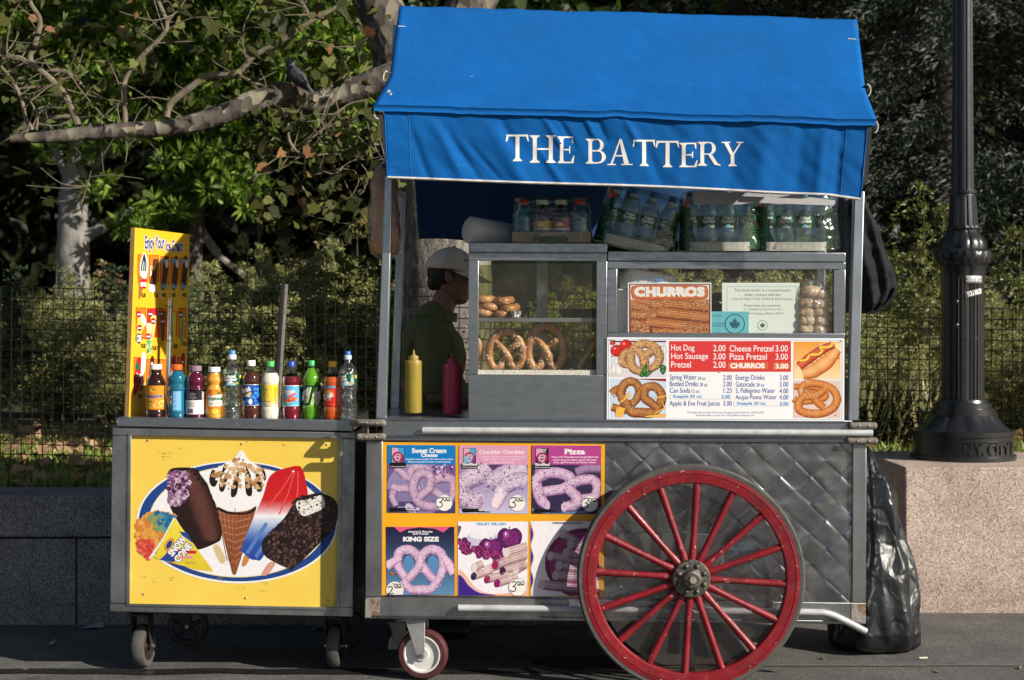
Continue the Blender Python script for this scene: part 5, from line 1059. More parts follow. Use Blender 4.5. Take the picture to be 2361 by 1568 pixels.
# bottom right picture: plain pretzel
p.blend([(1828,430),(2275,432),(2272,787),(1826,785)],(226,206,196),(236,204,190),430,787,1,6); OG=[(150,74,24),(200,112,48),(220,138,70),(240,186,130)]
p.roll([(1830,600),(1880,630),(2000,620),(2110,600),(2130,560),(2060,500),(1880,490),(1830,490)],[60,66,66,66,60,60,60,60],OG,1.4)
p.roll([(2050,560),(1960,560),(1890,620),(1880,700),(1960,740),(2090,740),(2200,690),(2240,600),(2190,510),(2080,465),(1960,460),(1900,510),(1920,580)],[60,70,75,78,80,80,80,78,76,76,74,70,60],OG,2.2,speck=(49,5,[(250,240,225)])); p.roll([(2140,500),(2070,560),(2000,580),(1940,590)],[66,70,68,60],OG,2.8,speck=(11,5,[(250,240,225)])); p.roll([(1990,560),(2060,640),(2120,690)],[64,72,66],OG,3.1)
p.done('printed_menu',mbd,'print_clean')
b=MB()
for x,y in ((103,48),(2280,57),(1128,352),(120,200),(2260,218),(150,733),(2228,760),(2248,682)): b.ball(P(1382.8+x*.24404,772.1+y*.24404,-.0095),.0024,8,5)
obj('screws',b,MT['screw'],mbd)
# ================= ICE CREAM CART
YI=.115
ic=thing('ice_cream_cart','low steel ice cream cart with yellow picture panel, left of the blue awning cart','ice cream cart',(P(535,1537,.4).x,.42,0))
def ipart(name,mb,mat,bevel=.003,**k): return obj(name,mb,MT[mat],ic,bevel=bevel,**k)
b=MB(); b.prism([(267.5,962.5),(812.8,968),(813.5,994.5),(267.5,983.5)],YI-.006,.78); ct_top=ipart('counter_top',b,'steel',.004)
b=MB()
for x,y in ((270,972),(545,978),(805,984)): b.ball(P(x,y,YI-.006),.0032,8,5)
obj('counter_screws',b,MT['screw'],ct_top)
O=[(258.9,985.5),(819.4,997.5),(812.8,1422),(253,1410)]; I=[(302,1004),(782,1011.5),(775.3,1401),(298,1391.5)]
b=MB(); b.frame(O,I,YI,YI+.04); ipart('front_frame',b,'steel_dark',.003)
b=MB(); I1=[(295,998),(789,1006),(782,1407),(291,1397)]
b.frame(I1,I,YI-.006,YI-.001); ipart('inner_trim',b,'steel_dark',.001)
b=MB(); b.prism([(260,990),(818,999),(811.5,1420),(254.5,1408)],YI+.043,.77); ipart('cabinet',b,'steel_dark',.003)
b=MB(); b.prism([(290,1405),(790,1416),(790,1424),(290,1413)],.2,.7); ipart('underframe',b,'black_iron',0)
b=MB(); b.prism([(300,1002),(784,1010),(777,1402),(296,1393)],YI+.010,YI+.016); MT['ypanel']=M('yellow_panel',alb((246,212,92)),.32,0,alb((242,204,82)),3); yp=ipart('picture_panel',b,'ypanel',0)
p=PR(flat(218.95,921.9,.41182,YI+.0095)); q=p
def E(cx,cy,rx,ry,c,l): p.ell(cx,cy,rx,ry,c,l,72,.02)
E(795,685,563,343,(250,246,236),1); E(797,683,552,333,(32,70,142),1.4); 
p.poly([(800+500*math.cos(t)+0,682+312*math.sin(t)) if True else 0 for t in np.linspace(0,2*PI,73)[:-1]],(240,215,120),1.7); p.poly([(800+496*math.cos(t),682+308*math.sin(t)) for t in np.linspace(0,2*PI,73)[:-1]],(248,247,248),2.0)
# bar with bite on the left
BR_=(70,38,34)
p.poly(smooth_poly([(410,440),(412,400),(450,380),(560,385),(600,440),(700,680),(706,770),(680,800),(580,838),(550,810),(420,600)]),(40,24,22),3.3); p.roll([(508,400),(560,500),(612,640),(650,760),(655,790)],[90,150,158,120,60],[(36,20,18),(58,32,29),(94,56,49),(112,70,62)],3.5,8)
bite=smooth_poly([(412,420),(440,398),(505,402),(528,440),(522,520),(500,570),(440,592),(412,560)]); p.poly(bite,(158,120,150),4.2); p.scatter(bite,260,13,[(190,160,185),(120,70,110),(150,105,140),(210,190,205),(84,40,70)],4.4)
p.poly(smooth_poly([(660,825),(690,812),(728,880),(725,910),(705,916),(690,895)]),(222,196,150),2.6)
# drumstick cone
p.poly([(675,600),(905,600),(790,975),(778,982),(768,972)],(152,88,56),3.0); p.blend([(675,600),(790,600),(785,975),(768,972)],(170,102,68),(140,78,48),600,975,3.2,6)
for i in range(9): p.ribbon([(680+i*26,605),(740+i*9,900)],4,(110,62,38),3.5); 
for i in range(8): y=640+i*38; h=112*(1-(y-600)/375); p.ribbon([(786-h,y-14),(786,y+6),(786+h,y-18)],5,(196,130,92),3.6)
p.poly(smooth_poly([(640,470),(680,390),(770,330),(822,282),(860,335),(940,390),(955,450),(925,540),(890,600),(820,625),(720,620),(690,600),(655,540)]),(250,248,246),3.8)
p.poly(smooth_poly([(690,600),(760,628),(850,628),(900,595),(892,622),(850,640),(760,642),(700,622)]),(40,26,26),4.1)
for pts in ([(660,390),(640,440),(650,480),(675,482),(690,430)],[(725,360),(700,440),(695,500),(715,515),(732,480),(745,400)],[(800,350),(770,440),(760,530),(775,545),(795,520),(805,440)],[(850,360),(840,440),(845,520),(865,540),(880,520),(872,430)],[(900,380),(900,440),(905,505),(925,515),(937,490),(925,420)],[(930,385),(940,420),(945,455),(957,440),(950,400)]): p.poly(smooth_poly(pts),(42,26,26),4.4)
for pts in ([(700,370),(680,450)],[(815,320),(740,390),(700,470)],[(820,320),(790,400),(750,500)],[(822,310),(828,400),(825,490)],[(826,320),(870,400),(895,470)],[(830,330),(910,390),(945,470)]): p.ribbon(cr([(a,b,0) for a,b in pts],6),15,(252,250,248),4.9)
cone_top=[(645,450),(680,390),(770,325),(860,325),(940,385),(955,450),(935,500),(860,490),(760,500),(680,480)]; p.scatter(cone_top,105,15,[(206,160,110),(226,188,140),(180,130,84)],5.2); p.poly([(800,345),(822,280),(845,345)],(252,250,248),5.3)
# red white blue rocket lolly
lolly=smooth_poly([(938,545),(985,420),(1100,374),(1155,378),(1182,470),(1180,560),(1050,660),(940,880),(900,895),(870,890),(835,860),(820,830),(870,700)])
p.blend(lolly,(204,26,32),(214,36,40),370,600,3.0,8); p.blend(clip(lolly,560,True),(206,40,44),(248,246,250),560,650,3.3,10); p.blend(clip(lolly,650,True),(248,246,250),(44,84,170),650,800,3.4,12); p.blend(clip(lolly,800,True),(44,84,170),(40,76,160),800,900,3.5,3)
for a,b2 in (((1110,400),(965,600)),((1118,400),(1030,640)),((1135,400),(1120,600))): p.ribbon([a,((a[0]+b2[0])/2+8,(a[1]+b2[1])/2),b2],8,(236,80,78),4.0)
for a,b2 in (((960,690),(850,860)),((1000,720),(900,880))): p.ribbon([a,b2],20,(90,130,200),4.0)
p.ell(1110,400,7,5,(255,235,235),4.6); p.poly(smooth_poly([(838,868),(866,866),(860,900),(840,930),(820,925)]),(206,140,80),2.8)
# crumb coated bar
crumb=smooth_poly([(1125,560),(1200,530),(1270,524),(1350,570),(1350,690),(1290,770),(1115,940),(1080,942),(1000,905),(950,870),(933,820),(950,770),(1060,660)],4)
p.poly(crumb,(34,24,24),3.0+2.6); p.scatter([(x-10 if x>1100 else x+8,y) for x,y in crumb],900,9,[(84,58,54),(60,40,38),(40,28,28),(104,76,70)],6.2)
bt_=smooth_poly([(1128,572),(1180,560),(1250,536),(1278,545),(1283,600),(1230,630),(1170,650),(1135,620)]); p.poly(bt_,(240,236,230),7.2); p.scatter(bt_,120,6,[(215,205,200),(120,105,100),(250,248,245)],7.5)
p.poly(smooth_poly([(975,910),(1010,915),(975,970),(945,985),(933,970)]),(222,160,140),2.8)
# snow cone
ice=smooth_poly([(232,720),(260,660),(340,625),(420,640),(445,660),(400,770),(330,860),(305,888),(260,850),(240,800)]); p.blend(ice,(40,120,160),(40,120,160),600,640,3.0,2)
p.poly(ice,(222,150,60),3.0); p.scatter(ice,520,17,[(228,160,70),(232,176,90),(214,130,60)],3.2); p.scatter([(235,790),(330,790),(300,888),(250,850)],220,16,[(214,70,60),(228,110,80),(204,50,50)],4.0); p.scatter([(340,625),(445,650),(400,760),(345,680)],200,15,[(60,130,170),(30,100,150),(110,160,140)],4.0); p.scatter([(290,650),(350,640),(380,740),(330,720)],90,14,[(150,160,90),(120,150,110)],3.9)
p.poly([(445,660),(665,962),(560,948),(330,884)],(244,222,70),4.6); p.blend([(445,660),(665,962),(560,948),(330,884)],(246,226,80),(230,205,50),660,962,4.8,6); p.ribbon([(445,660),(385,775),(305,888)],12,(240,240,235),5.1)
p.poly([(470,735),(520,745),(545,800),(490,760)],(40,70,150),5.2); p.poly([(375,880),(420,835),(570,845),(545,925),(470,925),(430,915)],(206,40,60),5.2); p.poly([(362,895),(410,850),(480,850),(440,910)],(40,70,150),5.3)
p.text('SNOW',393,795,527,841,(30,50,120),5.6,.12,0,rot=-.87); p.text('CONE',428,832,556,878,(30,50,120),5.6,.12,0,rot=-.87); p.text('SNOW',396,798,524,838,(252,250,250),6.2,.05,0,rot=-.87); p.text('CONE',431,835,553,875,(252,250,250),6.2,.05,0,rot=-.87); p.ell(415,810,22,38,(206,40,60),5.4,24,.5); p.ell(415,810,18,32,(250,210,70),5.6,24,.5); p.ell(415,810,14,27,(40,60,140),5.8,24,.5); p.rect(475,872,545,888,(230,150,160),6); p.rect(505,905,560,920,(206,180,60),6)
p.done('ice_cream_picture',yp)
MT['scuff']=M('panel_scuff',(.30,.22,.08),.8); b=MB()
rs=random.Random(12); pp=flat(218.95,921.9,.41182,YI+.0092)
for x,y,n_,w_ in ((400,295,16,60),(470,270,6,20),(380,320,9,40),(330,1015,6,16),(425,995,10,18),(820,1050,9,50),(680,1005,14,40),(945,1022,9,18),(950,1070,10,50),(1050,250,8,20),(270,990,6,30),(700,1000,10,30),(860,238,5,60)):
    for k in range(n_):
        x1,y1=x+rs.gauss(0,w_*.5),y+rs.gauss(0,6); L=rs.uniform(2,14); b.add([pp(x1,y1,2),pp(x1+L,y1+rs.uniform(-3,3),2),pp(x1+L*.6,y1+rs.uniform(1.5,4),2)],[[0,1,2]])
obj('scuffs',b,MT['scuff'],yp,smooth=False)
b=MB()
for x,y in ((296,226),(822,246),(1298,250),(272,1086),(845,1108),(1303,1121)): b.ball(pp(x,y,0),.0042,10,6)
obj('panel_screws',b,MT['screw'],yp)
caster(ic,331,1488,.26,49*K(.26),'black_iron','rubber_grey','black_iron',R(84),1414,'front_caster',.5,.024)
caster(ic,775,1489,.26,49*K(.26),'black_iron','rubber','black_iron',R(84),1420,'front_caster',.5,.024)
caster(ic,433,1441,.66,47*K(.66),'black_iron','black_iron','black_iron',R(4),1400,'rear_caster',.72,.016,True)
caster(ic,795,1448,.66,47*K(.66),'black_iron','black_iron','black_iron',R(-4),1406,'rear_caster',.72,.016,True)
# steel tube standing on the cart
b=MB(); b.tube([P(385,962,.36),P(392,688,.36)],.0105,14); b.lathe([(.03,0),(.03,.008),(.013,.02)],P(385,964,.36)+Vector((0,0,0)),16); tp=ipart('umbrella_tube',b,'steel_post',0)
b=MB()
for v in (705,783): c=P(391-(v-700)*.025,v,.36); b.tube([c+Vector((.0125*math.cos(t),.0125*math.sin(t),.006*math.sin(t))) for t in np.linspace(0,2*PI,13)],.0015,4); b.tube([c,c+Vector((-.03,.03,.004))],.0015,4)
obj('tie_wire',b,MT['wire'],tp)
# ================= ICE CREAM SIGNBOARD
zL,zR=.20,.60
TL,TR,BRr,BLl=P(310.8,524.8,zL),P(437,540.5,zR),P(428,956,zR),P(296.8,960.5,zL)
nrm=((BLl-TL).cross(TR-TL)).normalized(); 
if nrm.y>0: nrm=-nrm
def bmap(x,y,l):
    xl=230-(y-183)*.032; xr=592-(y-228)*.0215; t=(x-xl)/(xr-xl); u=(t/(DC+zR))/((1-t)/(DC+zL)+t/(DC+zR)); yt=183+45*t; yb_=1432-22*t; v=(y-yt)/(yb_-yt)
    return TL.lerp(TR,u).lerp(BLl.lerp(BRr,u),v)+nrm*(.0004+l*.0003)
sg=thing('ice_cream_signboard','tall yellow ice cream price board standing at the left end of the ice cream cart','signboard',BLl.lerp(BRr,.5),)
th=nrm*-.02
MT['ply']=M('raw_board_edge',(.45,.26,.10),.8,0,(.34,.19,.07),20); MT['ybd']=M('yellow_sign',alb((252,196,46)),.4,0,alb((246,186,40)),4)
b=MB(); q=[TL,TR,BRr,BLl]; bil=lambda u,v:TL.lerp(TR,u).lerp(BLl.lerp(BRr,u),v); b.grid(bil,16,16,0); b.grid(lambda u,v:bil(u,v)+th,16,16,1); b.add(q+[v+th for v in q],[[0,4,5,1],[1,5,6,2],[2,6,7,3],[3,7,4,0]],1); bd=obj('board',b,[MT['ybd'],MT['ply']],sg,smooth=False)
p=PR(bmap); NV=(40,44,120)
def T3(t,x0,y0,x1,y1,c,l=2,bold=.02): 
    n0=len(p.b.v); p.text(t,x0,y0,x1,y1,c,l,bold)
p.text('Enjoy Your',293,236,427,352,(250,246,240),1.6,.10); p.text('Ice Cream',432,262,548,342,(250,246,240),1.6,.10)
p.text('Enjoy Your',296,238,424,350,NV,2.2,.03); p.text('Ice Cream',434,264,546,340,NV,2.2,.03)
OR=(240,130,40)
def tile(x0,y0,x1,y1): 
    p.poly(smooth_poly([(x0,y0+10),(x0+12,y0),(x1-12,y0),(x1,y0+10),(x1,y1-10),(x1-12,y1),(x0+12,y1),(x0,y1-10)],3),(196,56,24),.8); p.poly(smooth_poly([(x0+4,y0+14),(x0+14,y0+5),(x1-14,y0+5),(x1-4,y0+14),(x1-4,y1-14),(x1-14,y1-5),(x0+14,y1-5),(x0+4,y1-14)],3),(240,132,40),1.2)
for x0,x1,y0,y1 in ((248,314,360,545),(322,388,366,540),(398,455,372,560),(466,516,378,560),(526,574,382,570),(236,304,712,915),(310,380,715,905),(386,440,715,905),(470,508,735,900),(518,570,712,905),(222,292,1040,1262),(304,372,1050,1240),(380,440,1050,1240),(470,500,1035,1240),(510,560,1035,1200)): tile(x0,y0,x1,y1)
# cone
p.poly([(258,500),(305,500),(262,655),(252,655)],(170,110,60),1.8); p.poly(smooth_poly([(264,420),(290,345),(316,400),(312,480),(300,520),(266,500)]),(215,238,232),2.2)
for x in (276,290,302): p.ribbon([(290,360),(x,420),(x-4,470)],8,(60,36,30),2.6)
p.poly([(262,530),(305,520),(302,585),(264,585)],(200,40,40),2.4); p.text('KING',266,542,304,574,(250,246,240),3,.06)
# sandwich
p.poly([(350,390),(386,390),(362,612),(320,600)],(90,56,44),1.9); p.poly([(320,555),(362,560),(366,600),(345,612),(320,600)],(214,236,236),2.2); p.poly([(330,440),(372,415),(370,480),(328,505)],(246,238,214),2.4); p.text('GIANT',332,440,370,470,(190,150,60),2.8,.05)
for x0,c in ((400,(90,54,46)),(468,(80,50,44)),(530,(70,44,40))):
    p.poly(smooth_poly([(x0+22,385),(x0+46,380),(x0+50,450),(x0+30,580),(x0+8,590),(x0+4,560)],4),c,2.0); p.ell(x0+40,420,10,28,(230,225,220),2.5); p.poly([(x0,395),(x0+30,385),(x0+32,412),(x0+2,420)],(120,170,190),2.6); p.text('Vanilla' if x0<450 else 'Bar',x0+4,550,x0+44,585,(130,190,210),3,.04); p.poly([(x0+4,600),(x0+10,595),(x0+4,650),(x0-2,650)],(230,220,190),2)
for t,x0,x1,y0 in (('$3.00',270,300,614),('$3.00',356,384,614),('$4.00',408,434,612),('$4.00',470,496,610),('$4.00',542,568,610),('$3.00',269,299,948),('$3.00',344,372,962),('$3.00',484,510,948),('$3.00',545,568,930),('$2.00',248,278,1280)): p.text(t,x0,y0,x1,y0+34,(70,50,40),2,.04)
for x,y in ((255,755),(260,845),(330,752),(350,800),(318,900),(400,750),(412,800),(530,755)): p.ell(x,y,17,22,(190,40,40),2.4,14); p.ell(x,y+3,13,12,(40,60,130),2.7,14); p.rect(x-12,y-4,x+12,y+6,(245,240,235),3)
p.poly([(250,760),(300,780),(296,830),(270,880),(240,990),(236,930)],(236,220,90),1.8); p.ell(285,790,16,40,(240,238,230),2.0,20,-.3); p.ell(255,915,22,34,(50,40,50),2.2); p.text('CONE',240,890,272,940,(245,235,220),3,.06)
p.poly([(330,740),(378,740),(352,920),(345,920)],(236,226,120),1.8); p.ell(360,738,18,26,(210,40,70),2.2,20,-.4); p.poly([(305,830),(340,820),(335,1010),(318,1020)],(220,226,150),1.9); p.ell(322,835,18,24,(236,236,200),2.2); p.ell(324,965,15,44,(90,190,130),2.4); p.scatter([(305,930),(340,930),(335,1010),(312,1010)],40,5,[(40,120,80),(240,240,220)],2.6)
p.poly([(395,730),(436,730),(420,930),(405,930)],(120,90,60),1.8); p.poly([(475,740),(500,740),(496,930),(482,930)],(240,225,80),1.8); p.poly([(525,740),(560,740),(545,960),(532,960)],(120,200,90),1.9); p.scatter([(525,760),(560,760),(545,950),(532,950)],60,6,[(40,140,90),(240,230,90),(200,60,50)],2.3)
p.poly(smooth_poly([(240,1060),(268,1045),(272,1090),(246,1260),(222,1290),(220,1250)],4),(196,36,44),2.0); p.poly(smooth_poly([(275,1020),(298,1012),(300,1100),(280,1160),(268,1140)],4),(205,230,230),2.2); p.ell(245,1100,14,26,(40,110,70),2.6); p.text('Pops',240,1140,268,1180,(245,238,230),3,.05); p.ell(272,1200,16,50,(60,44,44),2.4); p.poly([(280,1240),(300,1170),(296,1290),(288,1290)],(246,196,70),2.4)
p.poly(smooth_poly([(330,1060),(345,1028),(356,1060),(345,1200),(326,1240),(318,1200)],4),(70,42,40),2.2); p.ell(342,1090,8,22,(235,228,220),2.7)
p.poly(smooth_poly([(480,1050),(496,1020),(498,1080),(484,1180)],3),(196,36,60),2.2); p.poly(smooth_poly([(534,1030),(556,1008),(560,1060),(540,1130)],3),(180,36,80),2.2); p.scatter([(515,1060),(550,1060),(545,1110),(515,1110)],20,8,[(40,60,110),(230,220,210)],2.6)
p.done('printed_pictures',bd,'print_clean')
# ================= BOTTLES ON THE ICE CREAM CART
class PC(PR):      # artwork on a curved surface: big shapes are cut into narrow strips
    strip=18
    def poly(s,pts,c,l=1):
        xs=[p[0] for p in pts]; w=max(xs)-min(xs)
        if w<=s.strip or hasattr(c[0],'__len__'): return PR.poly(s,pts,c,l)
        n=int(w/s.strip)+1
        for i in range(n):
            a=min(xs)+w*i/n; b=a+w/n; q=clip(clip(pts,a,True,True),b,False,True)
            if len(q)>2: PR.poly(s,q,c,l)
        return s
def liquid(name,c,c2=None,r=.08,tr=.25):
    m,n,b=newmat(name); co=coord(n,(1,1,1)); b.inputs['Roughness'].default_value=r; b.inputs['Specular IOR Level'].default_value=.65
    b.inputs['Coat Weight'].default_value=.6; b.inputs['Coat Roughness'].default_value=.03
    lw=ND(n,'ShaderNodeLayerWeight'); lw.inputs[0].default_value=.35; n.links.new(ramp(n,lw.outputs['Facing'],[(.1,c),(.8,c2 or tuple(v*.55 for v in c))]),b.inputs['Base Color'])
    bump(n,b,noise(n,co,28,2),.10,.01); b.inputs['Transmission Weight'].default_value=tr; b.inputs['IOR'].default_value=1.34; return m
CAPM={}
def capm(c):
    if c not in CAPM: CAPM[c]=M('cap_plastic',alb(c),.4,0,alb(c,.8),30)
    return CAPM[c]
BX,BY,BS=316.9,795.1,.22207
def bottle(name,label,cx,prof,fill,liq,cap,yd,art=None,cat='bottle',bx=BX,by=BY,bs=BS,lob=None,grp='bottles lined up on the ice cream cart'):
    k=K(yd)*bs; C0=P(bx+cx*bs,by,yd); zf=lambda y:HC-(by+y*bs-HZ)*K(yd); ybot=prof[-1][0]
    t=thing(name,label,cat,(C0.x,yd,zf(ybot)),grp)
    pr=[(hw*k,zf(y)) for y,hw in prof]; c=(C0.x,yd,0)
    def part_(nm,pp,m,fn=None): b=MB(); b.lathe(pp,c,36,0,fn); return obj(nm,b,m,t,ang=60)
    lobf=(lambda a,z:1-.10*max(0,math.cos(a*5+.8))**3*max(0,1-(z-zf(ybot))/(.03))) if lob else None
    up=[q for q,(y,_) in zip(pr,prof) if y<=fill]; lo=[q for q,(y,_) in zip(pr,prof) if y>=fill]
    if len(up)>1: part_('bottle_body' if liq is None else 'neck',up if liq else pr,MT['pet'],lobf if liq is None else None)
    if liq: part_('filled_body',lo,liq,lobf)
    for y0,y1,hw,cc in cap:
        cp=part_('cap',[(hw*k*.9,zf(y0)),(hw*k,zf(y0+3)),(hw*k,zf(y1))],capm(cc),lambda a,z:1+.012*math.cos(a*30))
    if art:
        def lm(x,y,l):
            i=0; r=np.interp(y,[a for a,_ in prof],[b for _,b in prof])*k+.0009; X=(x-cx)*k; X=max(-r*.985,min(r*.985,X)); rr=r+l*.00028
            a=math.asin(X/r); return Vector((C0.x+rr*math.sin(a),yd-rr*math.cos(a),zf(y)))
        p=PC(lm,.78); art(p); p.done('label',t,'print_clean')
    return t
def prof_soda(cx,yc,yb,hw=97): # cap bottom, base
    H=yb-yc
    return [(yc-2,36),(yc+8,38),(yc+12,42),(yc+18,40),(yc+32,46),(yc+62,70),(yc+100,88),(yc+140,hw),(yc+172,hw),(yc+186,hw-6),(yc+192,hw-4),(yc+400,hw-4),(yc+408,hw-8),(yc+420,hw),(yb-95,hw),(yb-50,hw-2),(yb-20,hw-6),(yb-4,hw-18),(yb,hw-34)]
WT=(250,250,248)
YB=.19
def a_tea(p):
    p.rect(88,420,292,672,(238,150,40),1); p.blend([(88,440),(292,440),(292,560),(88,560)],(250,214,130),(246,176,70),440,560,1.3,8); p.blend([(88,560),(292,560),(292,672),(88,672)],(246,176,70),(222,128,30),560,672,1.3,6); p.text('PEACH TEA',148,430,232,444,(150,80,30),2); p.ell(175,470,34,16,(240,190,60),2); p.ell(195,460,20,12,(120,140,50),2.3); p.text('ALL NATURAL',135,497,242,509,(150,90,40),2)
    p.text('Snapple',108,502,274,558,(250,240,220),2.4,.06); p.text('Snapple',110,504,272,556,(40,50,130),3,.035); p.rect(118,560,178,625,(214,168,60),2.4); p.scatter([(185,570),(280,570),(280,640),(190,640)],50,9,[(222,120,40),(250,210,120)],2.2); p.text('LEMON',125,575,172,592,(140,90,30),3,.03); p.rect(92,640,288,643,(250,220,150),2); p.rect(88,665,292,672,(120,60,20),2)
LQ_TEA=liquid('iced_tea',(.030,.008,.007),(.012,.004,.004)); 
bottle('iced_tea_bottle','dark iced tea bottle with white cap and orange peach label, first in the row',188,[(248,58),(262,60),(275,56),(300,58),(330,74),(360,90),(395,100),(418,102),(421,100),(672,100),(676,103),(720,103),(742,98),(748,85)],262,LQ_TEA,[(200,252,64,(244,242,238))],YB,a_tea)
def a_sport(p):
    p.rect(314,470,506,680,(24,112,150),1); p.rect(388,475,470,678,(110,180,225),1.6); 
    for i in range(14): p.rect(394,484+i*13,394+66-(i*7)%20,488+i*13,(200,225,240),2)
    p.text('G',318,500,376,634,(240,244,246),2,.07); p.poly([(330,590),(352,540),(362,545),(350,600)],(240,110,30),2.6)
    p.rect(314,470,506,476,(20,90,120),2)
bottle('sports_drink_bottle','blue sports drink bottle with orange cap, second in the row',410,[(256,52),(270,54),(285,60),(310,82),(340,93),(370,95),(395,93),(405,90),(415,95),(460,97),(470,96),(680,96),(690,97),(735,95),(752,88),(757,75)],258,liquid('blue_drink',(.012,.15,.24),(.01,.10,.16)),[(203,258,55,(240,110,30))],YB,a_sport)
def a_vit(p):
    p.rect(505,462,705,570,(24,22,24),1); p.rect(505,570,705,715,(244,242,242),1); p.text('xxx',516,478,560,486,(230,230,230),2); 
    for i,w in enumerate((120,150,140,100,150,160,130)): p.rect(516,494+i*10,516+w*.75,498+i*10,(160,158,160),2)
    for i in range(6): p.rect(520,590+i*9,520+120-(i*17)%40,593+i*9,(150,150,150),2)
    for i in range(12): p.rect(535+i*5.4,658,535+i*5.4+2.8,704,(30,30,30),2)
    p.text('vitaminwater',577,575,797,600,(60,30,50),2.5,.03,rot=-PI/2); p.rect(670,476,705,570,(24,22,24),1.4); p.text('vitaminwater',577,575,797,600,(225,215,220),2.6,.03,rot=-PI/2)
bottle('vitamin_drink_bottle','purple red drink bottle with clear cap and black and white label, third in row',603,[(268,58),(282,60),(300,64),(325,82),(360,95),(390,95),(415,86),(435,86),(450,97),(462,100),(716,100),(722,100),(745,98),(757,86)],280,liquid('purple_drink',(.10,.006,.030),(.03,.004,.02)),[(215,270,62,(150,120,140))],YB,a_vit)
def a_oj(p):
    p.rect(710,470,886,708,(236,140,30),1); p.ell(800,500,62,36,(222,100,20),1.6); p.ell(795,495,46,28,(240,150,50),2); p.poly([(830,478),(880,490),(850,520)],(60,120,40),2); p.rect(752,515,886,655,(246,244,236),2.2); p.text('Tropicana',740,530,890,585,(40,110,60),3,.045); p.text('100% Juice',760,596,868,622,(200,150,60),3,.01,.2); p.rect(752,632,886,655,(236,140,50),2.6); p.ell(745,685,30,28,(245,190,60),2); p.ell(820,686,36,30,(248,200,70),2); p.ell(745,685,18,16,(240,160,40),2.3)
bottle('orange_juice_bottle','small orange juice bottle with white cap, fourth and shortest in the row',797,[(278,54),(290,56),(310,60),(340,78),(365,86),(385,84),(405,72),(425,72),(440,84),(465,88),(470,87),(708,87),(712,88),(740,88),(752,84),(758,76)],290,liquid('orange_juice',(.62,.28,.035),(.42,.17,.02),.15,.0),[(230,281,61,(246,246,244))],YB,a_oj)
WPROF=[(148,34),(160,36),(165,30),(180,34),(210,58),(240,80),(270,93),(295,99),(300,97),(418,97),(424,99),(440,97),(452,100),(470,94),(520,86),(570,86),(610,94),(640,99),(655,95),(668,100),(690,96),(705,100),(740,99),(760,92),(770,78)]
def a_water(o=0,half=False):
    def f(p):
        x0=(985 if not half else 2182)-97; p.rect(x0,300,x0+194,418,(20,84,62),1); p.blend([(x0,300),(x0+194,300),(x0+194,330),(x0,330)],(16,70,56),(24,96,70),300,330,1.3,4)
        a=x0+22-(95 if half else 0); w=150
        if not half: p.text('Poland',a,306,a+122,340,WT,2.2,.05); p.text('Spring',a+2,336,a+w-16,382,WT,2.3,.055)
        else: p.text('land',x0+18,306,x0+88,340,WT,2.2,.05); p.text('ring',x0+18,336,x0+100,382,WT,2.3,.055); p.rect(x0+138,306,x0+166,404,(225,235,228),2); [p.rect(x0+140,310+i*9,x0+164,313+i*9,(40,70,60),2.3) for i in range(10)]
        p.poly([(x0+30,418),(x0+60,385),(x0+95,370),(x0+130,388),(x0+150,418)],(150,205,230),1.8); p.poly([(x0+62,392),(x0+92,366),(x0+120,390),(x0+92,400)],(240,248,250),2); p.poly([(x0+100,400),(x0+160,380),(x0+175,400),(x0+140,414)],(190,150,60),2); p.poly([(x0+15,405),(x0+50,392),(x0+40,415)],(60,120,60),2); p.poly([(x0+178,312),(x0+192,312),(x0+192,345),(x0+178,345)],(225,200,60),2)
    return f
bottle('water_bottle','tall clear water bottle with blue sports cap and green label, fifth in the row',984,WPROF,775,None,[(58,102,32,(70,150,215)),(100,150,42,(215,225,232))],YB,a_water())
def a_brisk(p):
    p.rect(1085,408,1275,625,(24,84,176),1); p.scatter([(1088,480),(1272,440),(1272,618),(1088,618)],90,15,[(14,50,130),(60,140,215),(20,70,160)],1.4); p.text('Brisk',1092,432,1200,490,(30,40,90),2.4,.11,.2,rot=-.35); p.text('Brisk',1094,434,1198,488,(245,248,250),3,.06,.2,rot=-.35); p.poly([(1128,520),(1190,480),(1200,500),(1140,540)],(245,200,50),2.6); p.ell(1168,520,20,18,(240,225,170),3); p.rect(1085,408,1275,412,(230,235,240),2); p.rect(1085,620,1275,626,(230,235,240),2); p.ell(1188,585,20,28,(240,244,250),2.4); p.text('20',1092,578,1130,612,(240,244,250),2.4,.04)
bottle('lemon_tea_bottle','brown lemon iced tea bottle with white cap and blue label, sixth in the row',1180,prof_soda(1180,222,772),283,liquid('brown_tea',(.075,.020,.010),(.03,.008,.005)),[(160,217,43,(246,246,244))],YB,a_brisk,lob=1)
def a_lemonade(p):
    p.rect(1282,412,1476,635,(250,214,60),1); p.text('lemonade',1286,450,1366,470,(60,130,90),2,.04); p.text('soda',1290,428,1332,446,(60,140,190),2,.03)
    for i in range(18):
        for r in (36,46,56): a=2*PI*i/18; p.ell(1332+r*math.cos(a),515+r*math.sin(a),3.6,3.6,(255,240,150),2,8)
    p.ell(1332,515,22,22,(245,180,30),2.2); p.text('Natural Citrus',1290,570,1400,588,(150,130,50),2,.0)
    for i in range(16): p.rect(1432,435+i*11,1468,439+i*11,(170,140,40),2)
    p.rect(1282,630,1476,635,(240,240,220),2)
bottle('lemonade_bottle','cloudy pale lemonade bottle with green cap and yellow label, seventh in the row',1378,prof_soda(1378,228,772),290,liquid('lemonade',(.62,.60,.47),(.45,.44,.33),.15,0),[(167,226,43,(70,180,90))],YB,a_lemonade,lob=1)
